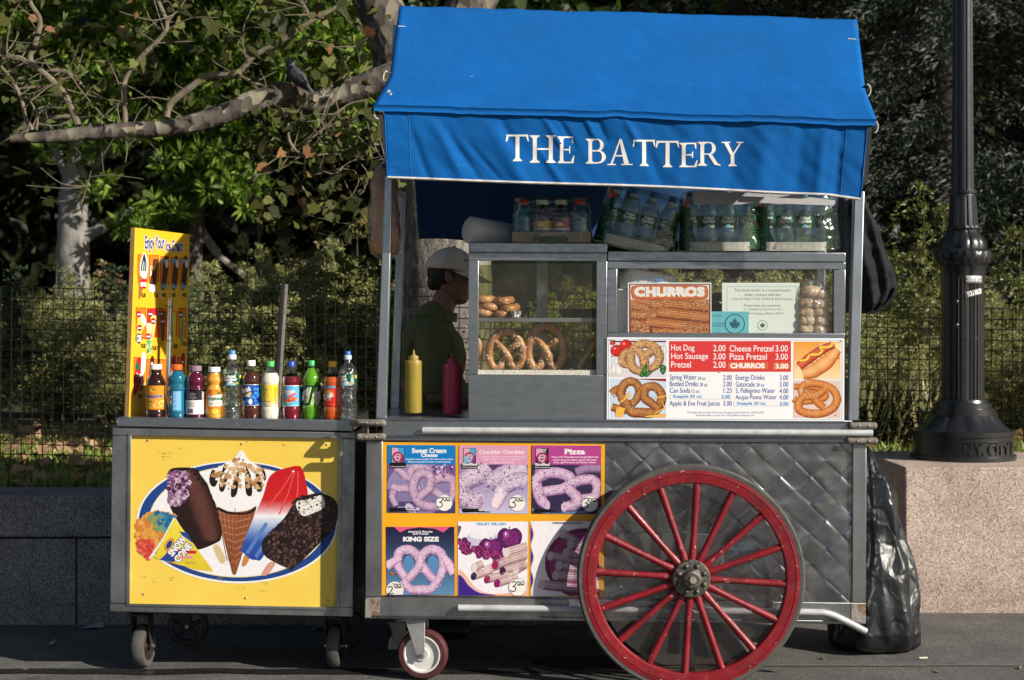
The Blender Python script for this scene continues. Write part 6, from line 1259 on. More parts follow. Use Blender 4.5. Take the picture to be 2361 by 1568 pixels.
def a_punch(p):
    p.rect(1500,418,1690,632,(96,184,232),1); p.rect(1500,418,1690,424,(235,240,240),1.6); p.rect(1500,626,1690,632,(235,240,240),1.6); p.text('HAWAIIAN',1535,462,1648,498,(30,50,120),2,.09); p.text('PUNCH',1555,494,1632,526,(30,50,120),2,.09); p.text('HAWAIIAN',1537,463,1646,497,(245,245,250),2.5,.05); p.text('PUNCH',1557,495,1630,525,(245,245,250),2.5,.05); p.poly([(1570,525),(1650,490),(1662,505),(1600,545)],(225,100,120),2.8); p.scatter([(1540,545),(1660,545),(1660,580),(1540,580)],50,11,[(220,60,40),(240,170,50),(200,40,80),(250,120,50)],2.6); p.rect(1545,586,1595,602,(225,215,60),2.6); p.rect(1502,430,1524,590,(190,190,170),2)
bottle('red_punch_bottle','red fruit punch bottle with dark blue cap and light blue label, eighth in the row',1596,prof_soda(1596,230,777),305,liquid('red_punch',(.17,.008,.020),(.07,.005,.012)),[(168,228,41,(40,80,170))],YB,a_punch,lob=1)
def a_dew(p):
    p.rect(1712,415,1902,635,(18,62,34),1)
    for q in ([(1740,600),(1800,430),(1812,440),(1775,600)],[(1800,620),(1850,440),(1872,430),(1830,620)],[(1850,610),(1895,470),(1900,560),(1868,622)],[(1725,540),(1770,440),(1780,448),(1742,560)]): p.poly(q,(150,200,90),2); p.poly([(x+8,y) for x,y in q],(210,235,170),2.3)
    p.poly([(1712,500),(1790,430),(1780,520),(1712,590)],(240,244,240),2.6); p.text('DEW',1714,470,1782,550,(200,30,50),3.2,.08,.1,rot=-.75); p.text('MTN',1828,490,1892,530,(240,244,240),3.0,.08,.1,rot=-.6); p.poly([(1835,560),(1895,470),(1898,545),(1845,610)],(240,244,240),2.8); p.text('DEW',1836,520,1900,580,(200,30,50),3.2,.08,.1,rot=-.7); p.rect(1712,624,1902,635,(150,220,60),2)
bottle('green_soda_bottle','bright green citrus soda bottle with green cap, ninth in the row',1807,prof_soda(1807,222,778),240,liquid('green_soda',(.10,.33,.012),(.03,.16,.012),.08,.2),[(160,218,41,(60,190,100))],YB,a_dew,lob=1)
def a_crush(p):
    p.rect(1928,418,2122,632,(214,44,36),1); p.poly([(1930,425),(2060,420),(2070,445),(1935,452)],(110,150,190),1.6); p.ell(2000,500,52,44,(236,110,40),1.6); p.ell(1985,490,30,26,(248,180,70),1.9); p.text('Crush',1930,490,2042,560,(120,20,24),2.2,.11,.15,rot=-.4); p.text('Crush',1932,492,2040,556,(246,240,238),2.8,.06,.15,rot=-.4); p.text('orange',1970,560,2024,578,(250,200,120),2.6,.03,.2,rot=-.4)
    for i in range(18): p.rect(2074,440+i*10,2112,443+i*10,(240,170,150),2)
    p.text('20 FL OZ',1950,608,2060,618,(240,170,150),2)
bottle('orange_soda_bottle','orange soda bottle with yellow cap, tenth in the row in front of clear water',2025,prof_soda(2025,230,778),295,liquid('orange_soda',(.52,.085,.012),(.30,.035,.008),.1,.1),[(168,228,42,(250,190,20))],YB-.04,a_crush,lob=1)
bottle('water_bottle','clear water bottle half hidden behind the orange soda at the right end of the row',2182,[(y+2,h) for y,h in WPROF],777,None,[(66,108,32,(50,110,190)),(106,152,40,(190,205,215))],YB+.05,a_water(half=True))
# ================= CONDIMENTS
def squeeze(cx,y0,yb,hw,cap,noz,mat,label,yd=.14):
    bx,by,s=806.6,518.6,.31234; k=K(yd)*s; X=P(bx+cx*s,0,yd).x; z=lambda y:HC-(by+y*s-HZ)*K(yd)
    t=thing('squeeze_bottle',label,'squeeze bottle',(X,yd,z(yb)),'squeeze bottles on the cart counter')
    b=MB(); b.lathe([(hw*.93*k,z(y0)),(hw*k,z(y0+12)),(hw*.99*k,z(y0+40)),(hw*1.0*k,z(yb-10)),(hw*.95*k,z(yb))],(X,yd,0),32); obj('bottle_body',b,mat,t,ang=50)
    b=MB(); b.lathe([(cap*.95*k,z(y0-34)),(cap*k,z(y0-28)),(cap*k,z(y0+1))],(X,yd,0),32,0,lambda a,q:1+.015*math.cos(a*24)); c=obj('cap',b,mat,t)
    b=MB(); b.lathe([(cap*.5*k,z(y0-34)),(10*k,z(y0-46)),(5*k,z(noz)),(4*k,z(noz-1))],(X,yd,0),16); obj('nozzle',b,mat,c)
MT['mustard']=M('mustard_plastic',(.27,.20,.025),.45,0,(.23,.165,.02),12); MT['ketchup']=M('ketchup_plastic',(.34,.012,.06),.4,0,(.28,.01,.05),12)  # mustard yellow darkened to hold the shade the bottle stands in
squeeze(470,1000,1385,67,40,922,MT['mustard'],'yellow mustard squeeze bottle at the open end of the counter'); squeeze(755,1027,1398,69,38,950,MT['ketchup'],'red ketchup squeeze bottle beside the pretzel case')
# ================= PRETZELS IN THE CASE
def pretz_mat():
    m,n,b=newmat('baked_pretzel'); co=coord(n); f=noise(n,co,14,5); n.links.new(ramp(n,f,[(.3,(.46,.25,.095)),(.5,(.33,.14,.042)),(.72,(.19,.068,.02))]),b.inputs['Base Color']); b.inputs['Roughness'].default_value=.38; bump(n,b,noise(n,co,60,4),.25,.006); return m
MT['pretzel']=pretz_mat()
PATH=[(-.46,.52),(-.30,.34),(-.06,.06),(.10,-.20),(.16,-.46),(.34,-.66),(.56,-.40),(.62,.0),(.50,.46),(.22,.78),(-.10,.82),(-.42,.62),(-.60,.16),(-.60,-.28),(-.44,-.62),(-.20,-.58),(-.06,-.24),(.08,.06),(.30,.26),(.52,.34)]
def RX(x,y,d): return P(806.6+.31234*x,518.6+.31234*y,d)
def pretzel(box,label,yd,r,lie=None,seed=1,path=PATH,salt=70,flip=1,grp='soft pretzels in the glass case'):
    x0,y0,x1,y1=box; rs=random.Random(seed); A=RX(x0,y0,yd); B=RX(x1,y1,yd); cx,cz=(A.x+B.x)/2,(A.z+B.z)/2; w,h=(B.x-A.x)/1.24,(A.z-B.z)/1.48; pts=[]
    for i,(u,v) in enumerate(path):
        dy=-.010 if i in (2,3,18,19) else (.010 if i in (16,17,) else 0)
        if lie is None: pts.append((cx+flip*u*w*.93,yd+dy,cz+(v-.08)*h*.95))
        else: pts.append((cx+u*w*.93*flip,yd+.0+(v)*lie,cz+dy*.6+.004*math.sin(i)))
    q=cr(pts,6); n=len(q); rr=[r*(.72+.34*math.sin(PI*i/(n-1))**.5)*(1+.10*mn.noise(Vector((i*.35,seed,1)))) for i in range(n)]
    t=thing('soft_pretzel',label,'pretzel',(cx,yd,cz-(h*.74 if lie is None else r)),grp); b=MB(); b.tube(q,rr,12); b.ball(q[0],rr[0],10,6); b.ball(q[-1],rr[-1],10,6); obj('dough',b,MT['pretzel'],t,ang=80)
    b=MB()
    for _ in range(salt):
        i=rs.randrange(n); a=rs.uniform(-2.6,-.5); dv=Vector((math.cos(a)*.6,math.sin(a),rs.uniform(-.6,.8))).normalized(); p=q[i]+dv*rr[i]; s=rs.uniform(.0012,.0024); b.box(p-Vector((s,s,s)),p+Vector((s,s,s)))
    obj('salt_grains',b,MT['salt'],t,smooth=False,bevel=0); return t
pretzel((1016,783,1286,1066),'salted pretzel standing on the salt, left one of the pair',.11,.0150,seed=2,salt=150)
pretzel((1306,737,1582,1066),'taller salted pretzel standing on the salt, right one of the pair',.12,.0165,seed=5,salt=130,flip=1)
pretzel((1676,790,1960,1068),'pretzel at the right end of the case, mostly hidden by the frame',.13,.0135,seed=8,path=[(-.6,-.64),(-.45,-.3),(-.2,.1),(-.02,.5),(.1,.75),(.4,.7),(.6,.3),(.6,-.2),(.4,-.62),(.2,-.5),(.1,-.1)],salt=70)
pretzel((905,800,962,1068),'pretzel at the left end of the case, only its edge in view',.13,.0115,seed=9,salt=60,path=[(-.5,.6),(-.1,.74),(.3,.6),(.55,.2),(.6,-.2),(.4,-.55),(.0,-.7),(-.5,-.6)])
for i,(y0,y1,x1,l) in enumerate(((625,682,1190,'bottom pretzel of the stack on the upper shelf'),(582,642,1235,'middle pretzel of the stack on the upper shelf'),(525,588,1196,'top pretzel of the stack on the upper shelf'))):
    pretzel((x1-275,y0,x1,y1),l,.17,.0165,lie=.085,seed=20+i,salt=60)
MT['foil']=M('crumpled_foil',(.75,.75,.76),.18,1.0,bs=40,bst=.9,bd=.01)
b=MB(); c=RX(1226,682,.10); b.lathe([(.018,0),(.022,.014),(.026,.026),(.0255,.026),(.021,.014),(.017,.002)],c,20,0,lambda a,z:1+.05*math.sin(a*9)); o=obj('foil_cup',b,MT['foil']); tag(o,'crumpled silver foil cup on the case shelf','foil cup')
MT['pan']=M('dark_baking_pan',(.035,.033,.031),.4,.5,(.06,.055,.05),20)
b=MB(); c=RX(1680,684,.24); pr=[]
for z,e in ((0,.078),(.004,.085),(.032,.098),(.036,.108),(.036,.100),(.030,.094),(.006,.080)):
    pr.append([(c.x+sx*e+.02,c.y+sy*e*.8,c.z+z) for sx,sy in ((-1,-.8),(-.8,-1),(.8,-1),(1,-.8),(1,.8),(.8,1),(-.8,1),(-1,.8))])
b.add([v for r_ in pr for v in r_],[[i*8+j,i*8+(j+1)%8,(i+1)*8+(j+1)%8,(i+1)*8+j] for i in range(6) for j in range(8)]+[[0,1,2,3,4,5,6,7],[48+j for j in range(8)]]); o=obj('baking_pan',b,MT['pan']); tag(o,'dark rimmed baking pan on the right end of the case shelf','baking pan')
b=MB(); b.prism([(1215,826),(1390,828),(1390,851),(1225,850)],.24,.45); b.tube([P(1228,829,.235),P(1388,831,.235)],.005,6); o=obj('roasting_tray',b,MT['pan'],bevel=.004); tag(o,'black tray in the bottom of the case behind the pretzels','tray')
# ================= SIGN CASE CONTENTS
R6=lambda st=.00022,yd=.06:flat(1354,403.3,.37477,yd,None,st)
def R6P(x,y,d): return P(1354+.37477*x,403.3+.37477*y,d)
def sheet_thing(name,label,cat,x0,y0,x1,y1,yd,th,mat,art):
    A=R6P(x0,y0,yd); B=R6P(x1,y1,yd); t=thing(name,label,cat,((A.x+B.x)/2,yd,B.z)); b=MB(); b.box((A.x,yd,B.z),(B.x,yd+th,A.z)); o=obj('board' if th>.002 else 'sheet',b,MT[mat],t,smooth=False); p=PR(R6(.00022,yd-.0002)); art(p); p.done('print',t,'print_clean')
CHG=[(104,42,12),(196,108,52),(220,140,78),(240,184,128)]
def art_churros(p):
    p.rect(250,664,760,985,(250,240,236),.5); p.rect(256,670,756,985,(110,30,40),1); p.rect(264,676,748,985,(250,238,228),1.4); p.blend([(264,765),(748,765),(748,985),(264,985)],(214,140,84),(116,54,22),765,985,1.6,6)
    p.poly(smooth_poly([(270,700),(300,680),(500,678),(710,680),(738,700),(740,740),(712,764),(500,766),(300,764),(272,742)],4),(120,40,30),2); p.poly(smooth_poly([(274,702),(302,683),(500,681),(708,683),(734,702),(736,738),(710,760),(500,762),(302,760),(276,740)],4),(226,112,54),2.3); p.text('CHURROS',290,690,726,752,(130,50,30),2.6,.13); p.text('CHURROS',287,688,722,750,(252,250,248),3,.085)
    def ch(x0,y0,x1,y1,w,l):
        p.roll([(x0,y0),((x0+x1)/2,(y0+y1)/2),(x1,y1)],w,CHG,l,5); d=Vector((x1-x0,y1-y0,0)).normalized(); n=Vector((-d.y,d.x,0))
        for o in (-.34,-.14,.08,.30): p.ribbon([(x0+n.x*o*w,y0+n.y*o*w),(x1+n.x*o*w,y1+n.y*o*w)],w*.05,(150,66,26),l+1.6)
        p.scatter([(x0,y0-w*.4),(x1,y1-w*.4),(x1,y1+w*.4),(x0,y0+w*.4)],160,2.6,[(250,215,170),(170,80,36)],l+1.8)
    for a in ((280,800,380,830,60,2),(380,790,470,800,56,2.2),(460,790,745,815,62,2.4),(640,790,748,790,30,2.3),(268,860,420,870,50,2.5),(430,845,745,880,66,2.8),(268,915,380,930,52,3),(360,905,745,945,62,3.4),(268,960,380,965,46,3.3),(400,965,745,970,50,3.5),(600,925,748,950,40,3.2)): ch(*a)
    p.ribbon(cr([(262,968,0),(275,962,0),(280,972,0)],4),4,(40,30,30),6)
    for ox in (292,308): p.ribbon([(ox+7*math.cos(t),958+6*math.sin(t)) for t in [i*.7 for i in range(10)]],2.5,(40,30,30),6)
sheet_thing('churros_sign','white edged churros picture sign with orange banner inside the right case','sign',248,662,762,985,.036,.004,'paper',art_churros)
GR=(60,92,82)
def leafmark(p,cx,cy,s,c,l):
    p.ell(cx,cy,s*1.0,s*1.0,c,l,40); p.ell(cx,cy,s*.9,s*.9,p.bgc,l+.3,40); pts=[(0,.85),(.06,.45),(.40,.58),(.36,.40),(.70,.10),(.60,.02),(.68,-.26),(.46,-.22),(.42,-.34),(.22,-.14),(.28,-.58),(.15,-.50),(0,-.80)]
    q=[(cx+x*s*.78,cy+y*s*.78) for x,y in pts]+[(cx-x*s*.78,cy+y*s*.78) for x,y in pts[::-1]]; p.poly(q,c,l+.6)
def art_notice(p):
    p.bgc=(238,246,240); p.rect(828,664,1304,985,(246,250,250),.3); p.rect(834,672,1300,985,(238,246,240),.8)
    for r_ in ((856,686,1284,688),(856,686,858,985),(1282,686,1284,985)): p.rect(*r_,(90,150,120),1.2)
    for t,x0,x1,y0,y1 in (('This food vendor is a concessionaire',903,1250,700,717),('under contract with the',966,1186,728,745),('City of New York, Parks & Recreation.',888,1263,755,774),('If you have any questions',966,1186,795,815),('or complaints about service',958,1194,820,835),('or overcharging, please call 311.',945,1214,844,862),('www.nyc.gov/parks',995,1160,968,982)): p.text(t,x0,y0,x1,y1,(110,118,116),2,.0)
    leafmark(p,1076,925,31,(40,120,80),2)
sheet_thing('vendor_notice','white concession notice sheet with a green leaf mark in the right case','notice',828,664,1304,985,.046,.0012,'paper',art_notice)
def art_permit(p):
    p.bgc=(112,196,212); p.rect(760,840,992,985,(112,196,212),.5); p.text('NEW YORK',764,858,822,865,(50,110,130),1.5); p.text('RECREATION',764,868,822,875,(50,110,130),1.5)
    for i in range(5): p.rect(766,908+i*6,866-(i*11)%30,910+i*6,(60,120,140),1.5)
    p.rect(764,948,810,968,(60,130,150),1.5); p.rect(766,950,808,966,(112,196,212),1.8); leafmark(p,906,917,62,(20,100,120),2)
sheet_thing('blue_permit','small light blue permit card with a maple leaf ring, overlapping the white notice','permit',760,840,992,985,.040,.0012,'paper',art_permit)
MT['greyflap']=M('grey_carton',(.40,.40,.40),.8)
MT['whitebox']=M('white_carton',(.66,.66,.66),.7,0,(.58,.58,.57),6); MT['whitebag']=M('white_plastic_bag',(.66,.67,.67),.45,0,(.56,.57,.58),6,bs=16,bst=.7,bd=.02)
b=MB(); b.prism([(1424,666),(1450,667),(1449,784),(1423,784)],.07,.30); o=obj('white_carton',b,MT['whitebox'],bevel=.002); tag(o,'white carton at the left edge of the right case behind the churros sign','carton')
# lumpy loft from horizontal slices (v, left, right) around depth yd
def slices(rows,yd,th,n=36,amp=.012,fr=9,seed=1,nv=40,fold=0,fk=9,mapf=P,pw=.8,zs=1,ridge=0,rfr=8):
    ys=[r[0] for r in rows]; b=MB(); vs=[]
    for j in range(nv+1):
        y=ys[0]+(ys[-1]-ys[0])*j/nv; l=np.interp(y,ys,[r[1] for r in rows]); r=np.interp(y,ys,[r[2] for r in rows]); tk=np.interp(y,ys,[r[3] if len(r)>3 else 1 for r in rows])*th
        A=mapf(l,y,yd); B=mapf(r,y,yd); cx=(A.x+B.x)/2; w=(B.x-A.x)/2
        for i in range(n):
            a=2*PI*i/n; ca,sa=math.cos(a),math.sin(a); ca=math.copysign(abs(ca)**pw,ca); sa=math.copysign(abs(sa)**pw,sa)
            p=Vector((cx+w*ca,yd+tk*.5*sa,A.z)); d=Vector((ca,sa,0)); e=amp*mn.fractal(Vector((p.x*fr,p.y*fr+seed*7,p.z*fr*zs)),.6,2,3)
            if ridge: e-=ridge*(1-min(1,abs(mn.noise(Vector((p.x*rfr+3,p.y*rfr,p.z*rfr*zs*1.2+seed))))*4))+ridge*.6*(1-min(1,abs(mn.noise(Vector((p.x*rfr*1.9,p.y*rfr*2+7,p.z*rfr*1.5))))*5))
            if fold: e+=fold*math.sin(a*fk+3*mn.noise(Vector((p.z*2,a,seed))))*min(1,j/nv*2+.2)
            p=p+d*e; p.z+=amp*.6*mn.noise(Vector((p.x*fr*2,p.z*fr*2*zs,seed))); vs.append(p)
    fs=[[j*n+i,j*n+(i+1)%n,(j+1)*n+(i+1)%n,(j+1)*n+i] for j in range(nv) for i in range(n)]+[list(range(n-1,-1,-1)),[nv*n+i for i in range(n)]]
    return b.add(vs,fs)
b=slices([(578,235,300),(600,215,470),(625,205,545),(660,195,556),(700,192,540)],.112,.13,amp=.008,fr=14,seed=3,mapf=R6P); p_=b
o=obj('plastic_bag',b,MT['whitebag'],ang=60); tag(o,'white plastic carrier bag stuffed in above the churros sign','plastic bag')
p=PR(lambda x,y,l:R6P(x,y,.112-.074-l*.0003)); 
for q in ([(333,632),(345,625),(343,650),(336,655)],[(365,628),(378,634),(370,640)],[(400,632),(412,634),(408,660),(398,658)],[(418,640),(466,632),(470,655),(422,660)]): p.poly(q,(110,140,190),2)
p.done('print_marks',o,'print_clean')
br=thing('bread_roll_bag','clear plastic bag of pale bread rolls at the right end of the right case','bag of rolls',R6P(1410,980,.2))
MT['roll']=M('bread_roll',(.60,.46,.32),.6,0,(.46,.30,.17),9,bs=40,bst=.15)
rs=random.Random(4)
for i,(x,y,rx,ry) in enumerate(((1340,950,40,24),(1428,955,44,26),(1490,950,32,24),(1345,898,42,26),(1440,900,40,24),(1495,880,28,26),(1340,848,42,26),(1430,845,44,24),(1340,790,40,26),(1425,795,44,26),(1375,720,52,30),(1430,735,38,26))):
    k=K(.2)*.37477; b=MB(); b.ball(R6P(x,y,.054+.006*rs.random()),(rx*k*1.3,.036,ry*k*1.35),16,10,f=lambda d:.94/((abs(d.x)**3+abs(d.y)**3+abs(d.z)**3)**(1/3.))); obj('bread_roll',b,MT['roll'],br)
b=slices([(640,1330,1430,.4),(670,1312,1450,.8),(720,1305,1490),(800,1303,1512),(900,1302,1514),(978,1304,1512)],.056,.078,amp=.004,fr=20,seed=5,mapf=R6P); obj('bag_film',b,MT['bagfilm'],br,ang=30)
b=MB(); b.ball(R6P(795,800,.16),(.035,.03,.05),14,8,f=lambda d:1+.15*mn.noise(d*3)); o=obj('black_bag_bundle',b,MT['trash'],ang=30); tag(o,'black crumpled bundle in the gap between churros sign and notice','bundle')
# ================= DRINKS STACKED ON TOP OF THE CASES
TX,TY,TS=1152.3,391.8,.35386
def TP(x,y,d): return P(TX+TS*x,TY+TS*y,d)
MT['tray']=M('cardboard_tray',(.30,.22,.16),.8,0,(.24,.17,.12),8)
dp=thing('drink_pack','shrink wrapped four bottle drink pack in a cardboard tray on the pretzel case','drink pack',TP(335,475,.12))
def pk_bottle(par,cx,yc0,yc1,yb,hw,capc,liq,yd,lab=None,chw=None,rot=None,clear=False,neck=None,cap2=None):
    k=K(yd)*TS; C0=TP(cx,0,yd); z=lambda y:TP(0,y,yd).z; chw=chw or hw*.58
    b=MB(); pr=[(chw*.8,yc1-2),(chw*.82,yc1+8),(hw*.6,yc1+ (yb-yc1)*.10),(hw*.93,yc1+(yb-yc1)*.26),(hw,yc1+(yb-yc1)*.36),(hw*.94,yc1+(yb-yc1)*.5),(hw,yc1+(yb-yc1)*.62),(hw,yb-6),(hw*.85,yb)]
    if clear: pr=[(chw*.7,yc1-2),(chw*.75,yc1+6),(hw*.55,yc1+(yb-yc1)*.07),(hw*.85,yc1+(yb-yc1)*.18),(hw,yc1+(yb-yc1)*.30),(hw*.98,yc1+(yb-yc1)*.55),(hw*.9,yc1+(yb-yc1)*.7),(hw,yc1+(yb-yc1)*.85),(hw*.98,yb-5),(hw*.8,yb)]
    b.lathe([(h*k,z(y)) for h,y in pr],(C0.x,yd,0),24); bo=obj('bottle',b,liq,par,ang=60)
    b=MB(); b.lathe([(chw*.92*k,z(yc0)),(chw*k,z(yc0+4)),(chw*k,z(yc1))],(C0.x,yd,0),20); obj('cap',b,capm(capc),bo)
    if cap2: b=MB(); b.lathe([(chw*1.2*k,z(yc1)),(chw*1.25*k,z(cap2))],(C0.x,yd,0),20); obj('cap_collar',b,capm((225,232,236)),bo)
    if lab:
        y0,y1,art=lab
        def lm(x,y,l):
            r=hw*k*1.015; X=max(-r*.98,min(r*.98,(x-cx)*k)); a=math.asin(X/r); r+=l*.0003; return Vector((C0.x+r*math.sin(a),yd-r*math.cos(a),z(y)))
        p=PC(lm); p.strip=14; art(p,cx,y0,y1,hw); p.done('label',bo,'print_clean')
    return bo
LQB=liquid('blue_pack_drink',(.02,.16,.26)); 
def snl(c): 
    def f(p,cx,y0,y1,hw): p.rect(cx-hw*.95,y0,cx+hw*.95,y1,c,1); p.ell(cx-10,y0+25,25,14,(250,220,150),1.5); p.rect(cx-hw*.95,y0+48,cx+hw*.95,y1,(235,228,220),1.6); p.text('Snapple',cx-hw*.78,y0+52,cx+hw*.9,y0+84,(40,50,140),2.2,.04)
    return f
pk_bottle(dp,152,196,228,470,62,(230,70,40),LQB,.08,chw=36); pk_bottle(dp,276,196,228,470,62,(235,232,226),LQ_TEA,.07,(335,420,snl((222,160,40))),40); pk_bottle(dp,398,196,228,470,62,(235,232,226),LQ_TEA,.07,(335,420,snl((190,60,90))),40); pk_bottle(dp,518,196,228,470,62,(230,70,40),LQB,.08,chw=36)
for cx,c in ((152,(235,232,226)),(276,(230,70,40)),(398,(230,70,40)),(518,(235,232,226))): pk_bottle(dp,cx,200,232,470,62,c,LQ_TEA if c[1]>100 else LQB,.20,chw=38)
b=MB(); b.prism([(TX+TS*80,TY+TS*405),(TX+TS*590,TY+TS*405),(TX+TS*590,559.5),(TX+TS*80,559)],.018,.022); b.prism([(TX+TS*80,TY+TS*405),(TX+TS*84,TY+TS*405),(TX+TS*84,559),(TX+TS*80,559)],.023,.27); b.prism([(TX+TS*586,TY+TS*405),(TX+TS*590,TY+TS*405),(TX+TS*590,559),(TX+TS*586,559)],.023,.27); b.prism([(TX+TS*80,557.8),(TX+TS*590,558.3),(TX+TS*590,559.5),(TX+TS*80,559)],.023,.27); tr_=obj('cardboard_tray',b,MT['tray'],dp)
p=PR(flat(TX,TY,TS,.0175)); p.text('Gatorade',214,422,446,468,(40,84,52),1,.08,.12); p.poly([(225,440),(300,410),(420,405),(440,412),(300,425)],(190,180,170),.5); p.done('tray_print',tr_)
b=slices([(196,100,566,.8),(215,90,580,.95),(300,84,588),(405,80,592),(474,78,594)],.145,.27,n=48,amp=.006,fr=22,seed=6,mapf=TP,pw=.45); obj('shrink_film',b,MT['film'],dp,ang=40)
PINE=[(20,80,40),(36,120,60),(14,54,30),(60,150,84)]
MT['wrapprint']=print_mat('wrap_print',.2,.6,.1)
def wlab(p,cx,y0,y1,hw):
    p.rect(cx-hw*.97,y0,cx+hw*.97,y1,(22,92,60),1); p.text('Poland',cx-hw*.55,y0+6,cx+hw*.45,y0+28,WT,2,.05); p.text('Spring',cx-hw*.72,y0+26,cx+hw*.62,y0+56,WT,2.2,.055); p.poly([(cx-hw*.6,y1),(cx-hw*.1,y1-24),(cx+hw*.5,y1)],(150,200,225),1.8); p.poly([(cx+hw*.1,y1-10),(cx+hw*.6,y1-20),(cx+hw*.5,y1)],(190,150,60),2)
def water_pack(x0,label,rot=0,pivot=None,yd=.10):
    n0=set(bpy.data.objects); t=thing('water_pack',label,'water bottle pack',TP(x0+260,527,yd),'water packs on the sign case'); X=lambda x:x0+x-1665
    for cx in (1738,1858,1982,2108): pk_bottle(t,X(cx),150,180,522,61,(70,140,200),MT['pet'],yd,(300,380,wlab),24,clear=True,cap2=206)
    for cx in (1738,1858,1982,2108): pk_bottle(t,X(cx),152,182,522,61,(70,140,200),MT['pet'],yd+.135,None,24,clear=True,cap2=208)
    def wm(x,y,l):      # front of the wrap, curving back at both ends
        u=(x-X(1665))/520.; e=.055*(abs(2*u-1)**5); q=TP(x,y,yd-.062+e); q.y-=l*.0004; return q
    p=PC(wm); p.strip=12
    p.poly([(X(1667),527),(X(1670),240),(X(1700),232),(X(1745),250),(X(1738),360),(X(1728),430),(X(1738),527)],(16,58,34),1); p.poly([(X(2182),527),(X(2180),240),(X(2150),238),(X(2118),270),(X(2098),400),(X(2122),470),(X(2120),527)],(16,58,34),1)
    p.poly([(X(1745),330),(X(1760),320),(X(1755),400),(X(1790),468),(X(1738),470),(X(1728),430)],(14,46,52),1.1); p.poly([(X(2062),400),(X(2118),320),(X(2120),470),(X(2050),470)],(14,46,52),1.1)
    for xa,xb in ((1672,1742),(2120,2180)):
        for k in range(150):
            x=X(random.Random(k*7+xa).uniform(xa,xb)); y=random.Random(k*13+xb).uniform(250,520); s_=1 if k%2 else -1; p.poly([(x,y),(x+s_*14,y-8),(x+s_*15,y-5),(x+1,y+4)],PINE[k%4],2+(k%5)*.15)
    p.poly([(X(1690),248),(X(1715),178),(X(1748),222)],(232,96,30),1.6); p.rect(X(1734),470,X(2126),527,(208,196,186),1.8)
    for i in range(9): p.rect(X(1750+i*42),474,X(1752+i*42),525,(170,158,150),2.4)
    p.poly([(X(1790),470),(X(1840),482),(X(1930),488),(X(2020),482),(X(2060),470)],(196,186,178),2.0)
    p.done('wrap_print',t,'wrapprint'); b=slices([(152,X(1690),X(2165),.8),(190,X(1678),X(2172),.95),(300,X(1668),X(2180)),(430,X(1666),X(2184)),(526,X(1666),X(2184))],yd+.068,.28,n=48,amp=.006,fr=18,seed=x0,mapf=TP,pw=.5); obj('wrap_film',b,MT['film'],t,ang=40)
    if rot: t.rotation_euler=(0,R(rot),0)
    return t
water_pack(1665,'sunlit water bottle pack at the right end of the case top')
water_pack(1165,'water bottle pack in the middle of the case top, half in awning shade'); 
w1=water_pack(612,'dark tilted water bottle pack leaning on the edge of the pretzel case',rot=13); w1.location.z+=.010; w1.location.x-=.005
MT['towel']=M('wrapped_paper_roll',(.62,.62,.60),.5,0,(.54,.54,.53),9,bs=24,bst=.6,bd=.01)
b=MB(); a_=P(1074,529,.14); c_=P(1196,551,.26); dd=(c_-a_).normalized(); L=(c_-a_).length; pts=[a_+dd*L*f for f in (0,.02,.06,.3,.6,.94,.98,1)]
b.tube(pts,[.030,.046,.056,.058,.058,.057,.046,.03],28); b.v=[tuple(Vector(v)+Vector((0,0,.003))*mn.noise(Vector(v)*30)) for v in b.v]; o=obj('paper_roll',b,MT['towel'],ang=60); tag(o,'plastic wrapped white paper roll sticking out over the left end of the case','paper roll')
b=MB(); b.prism([(1595,440),(1830,450),(1925,462),(1925,470),(1600,472)],.03,.04); b.prism([(1705,452),(1925,462),(1922,474),(1700,466)],-.02,-.012); o=obj('white_carton_flap',b,MT['greyflap']); tag(o,'flattened white carton tucked under the awning above the water packs','flat carton')
# ================= HANGING THINGS
bl=thing('bun_bag','clear plastic bags of brown hot dog buns hanging at the left cart post','bag of buns',P(890,590,.22))
MT['bun']=M('hot_dog_bun',(.50,.25,.09),.6,0,(.34,.14,.045),8)
for (x0,x1,yd) in ((855,886,.16),(870,900,.24),(892,918,.22)):
    b=slices([(390,x0+8,x1-6,.6),(430,x0,x1),(520,x0-2,x1+1),(575,x0,x1),(586,x0+6,x1-6,.7)],yd,.055,n=20,amp=.004,fr=14,seed=x0); obj('bread',b,MT['bun'],bl)
b=slices([(366,884,892,.25),(390,866,902,.6),(430,855,914,.9),(500,850,922),(570,852,926),(588,860,924,.9),(596,870,915,.6)],.21,.24,n=40,amp=.008,fr=12,seed=8); obj('bag_film',b,MT['bagfilm'],bl,ang=30)
MT['jacket']=M('black_jacket_cloth',(.007,.007,.009),.75,0,(.011,.011,.014),12,bs=60,bst=.25,spec=.2); MT['fleece']=M('grey_fleece',(.085,.085,.09),.95,0,(.065,.065,.07),60,bs=220,bst=.6)
jk=thing('hanging_jacket','black jacket with grey fleece lining hanging at the right end of the cart','jacket',P(1995,720,.45))
b=slices([(452,1962,1996,.5),(480,1960,2002,.7),(530,1958,2018),(580,1956,2036),(630,1958,2056),(660,1962,2063),(680,1966,2060),(700,1975,2042),(716,1985,2020,.8),(722,1992,2008,.5)],.46,.17,n=64,amp=.012,fr=6,seed=9,fold=.010,fk=9,nv=60); obj('shell',b,MT['jacket'],jk,ang=70)
b=slices([(452,1934,1964,.5),(480,1930,1968,.8),(530,1930,1972),(580,1934,1974),(630,1940,1974),(700,1945,1972),(722,1950,1966,.6)],.50,.12,n=40,amp=.012,fr=7,seed=10,fold=.008,fk=6); fl=obj('fleece_lining',b,MT['fleece'],jk,ang=70)
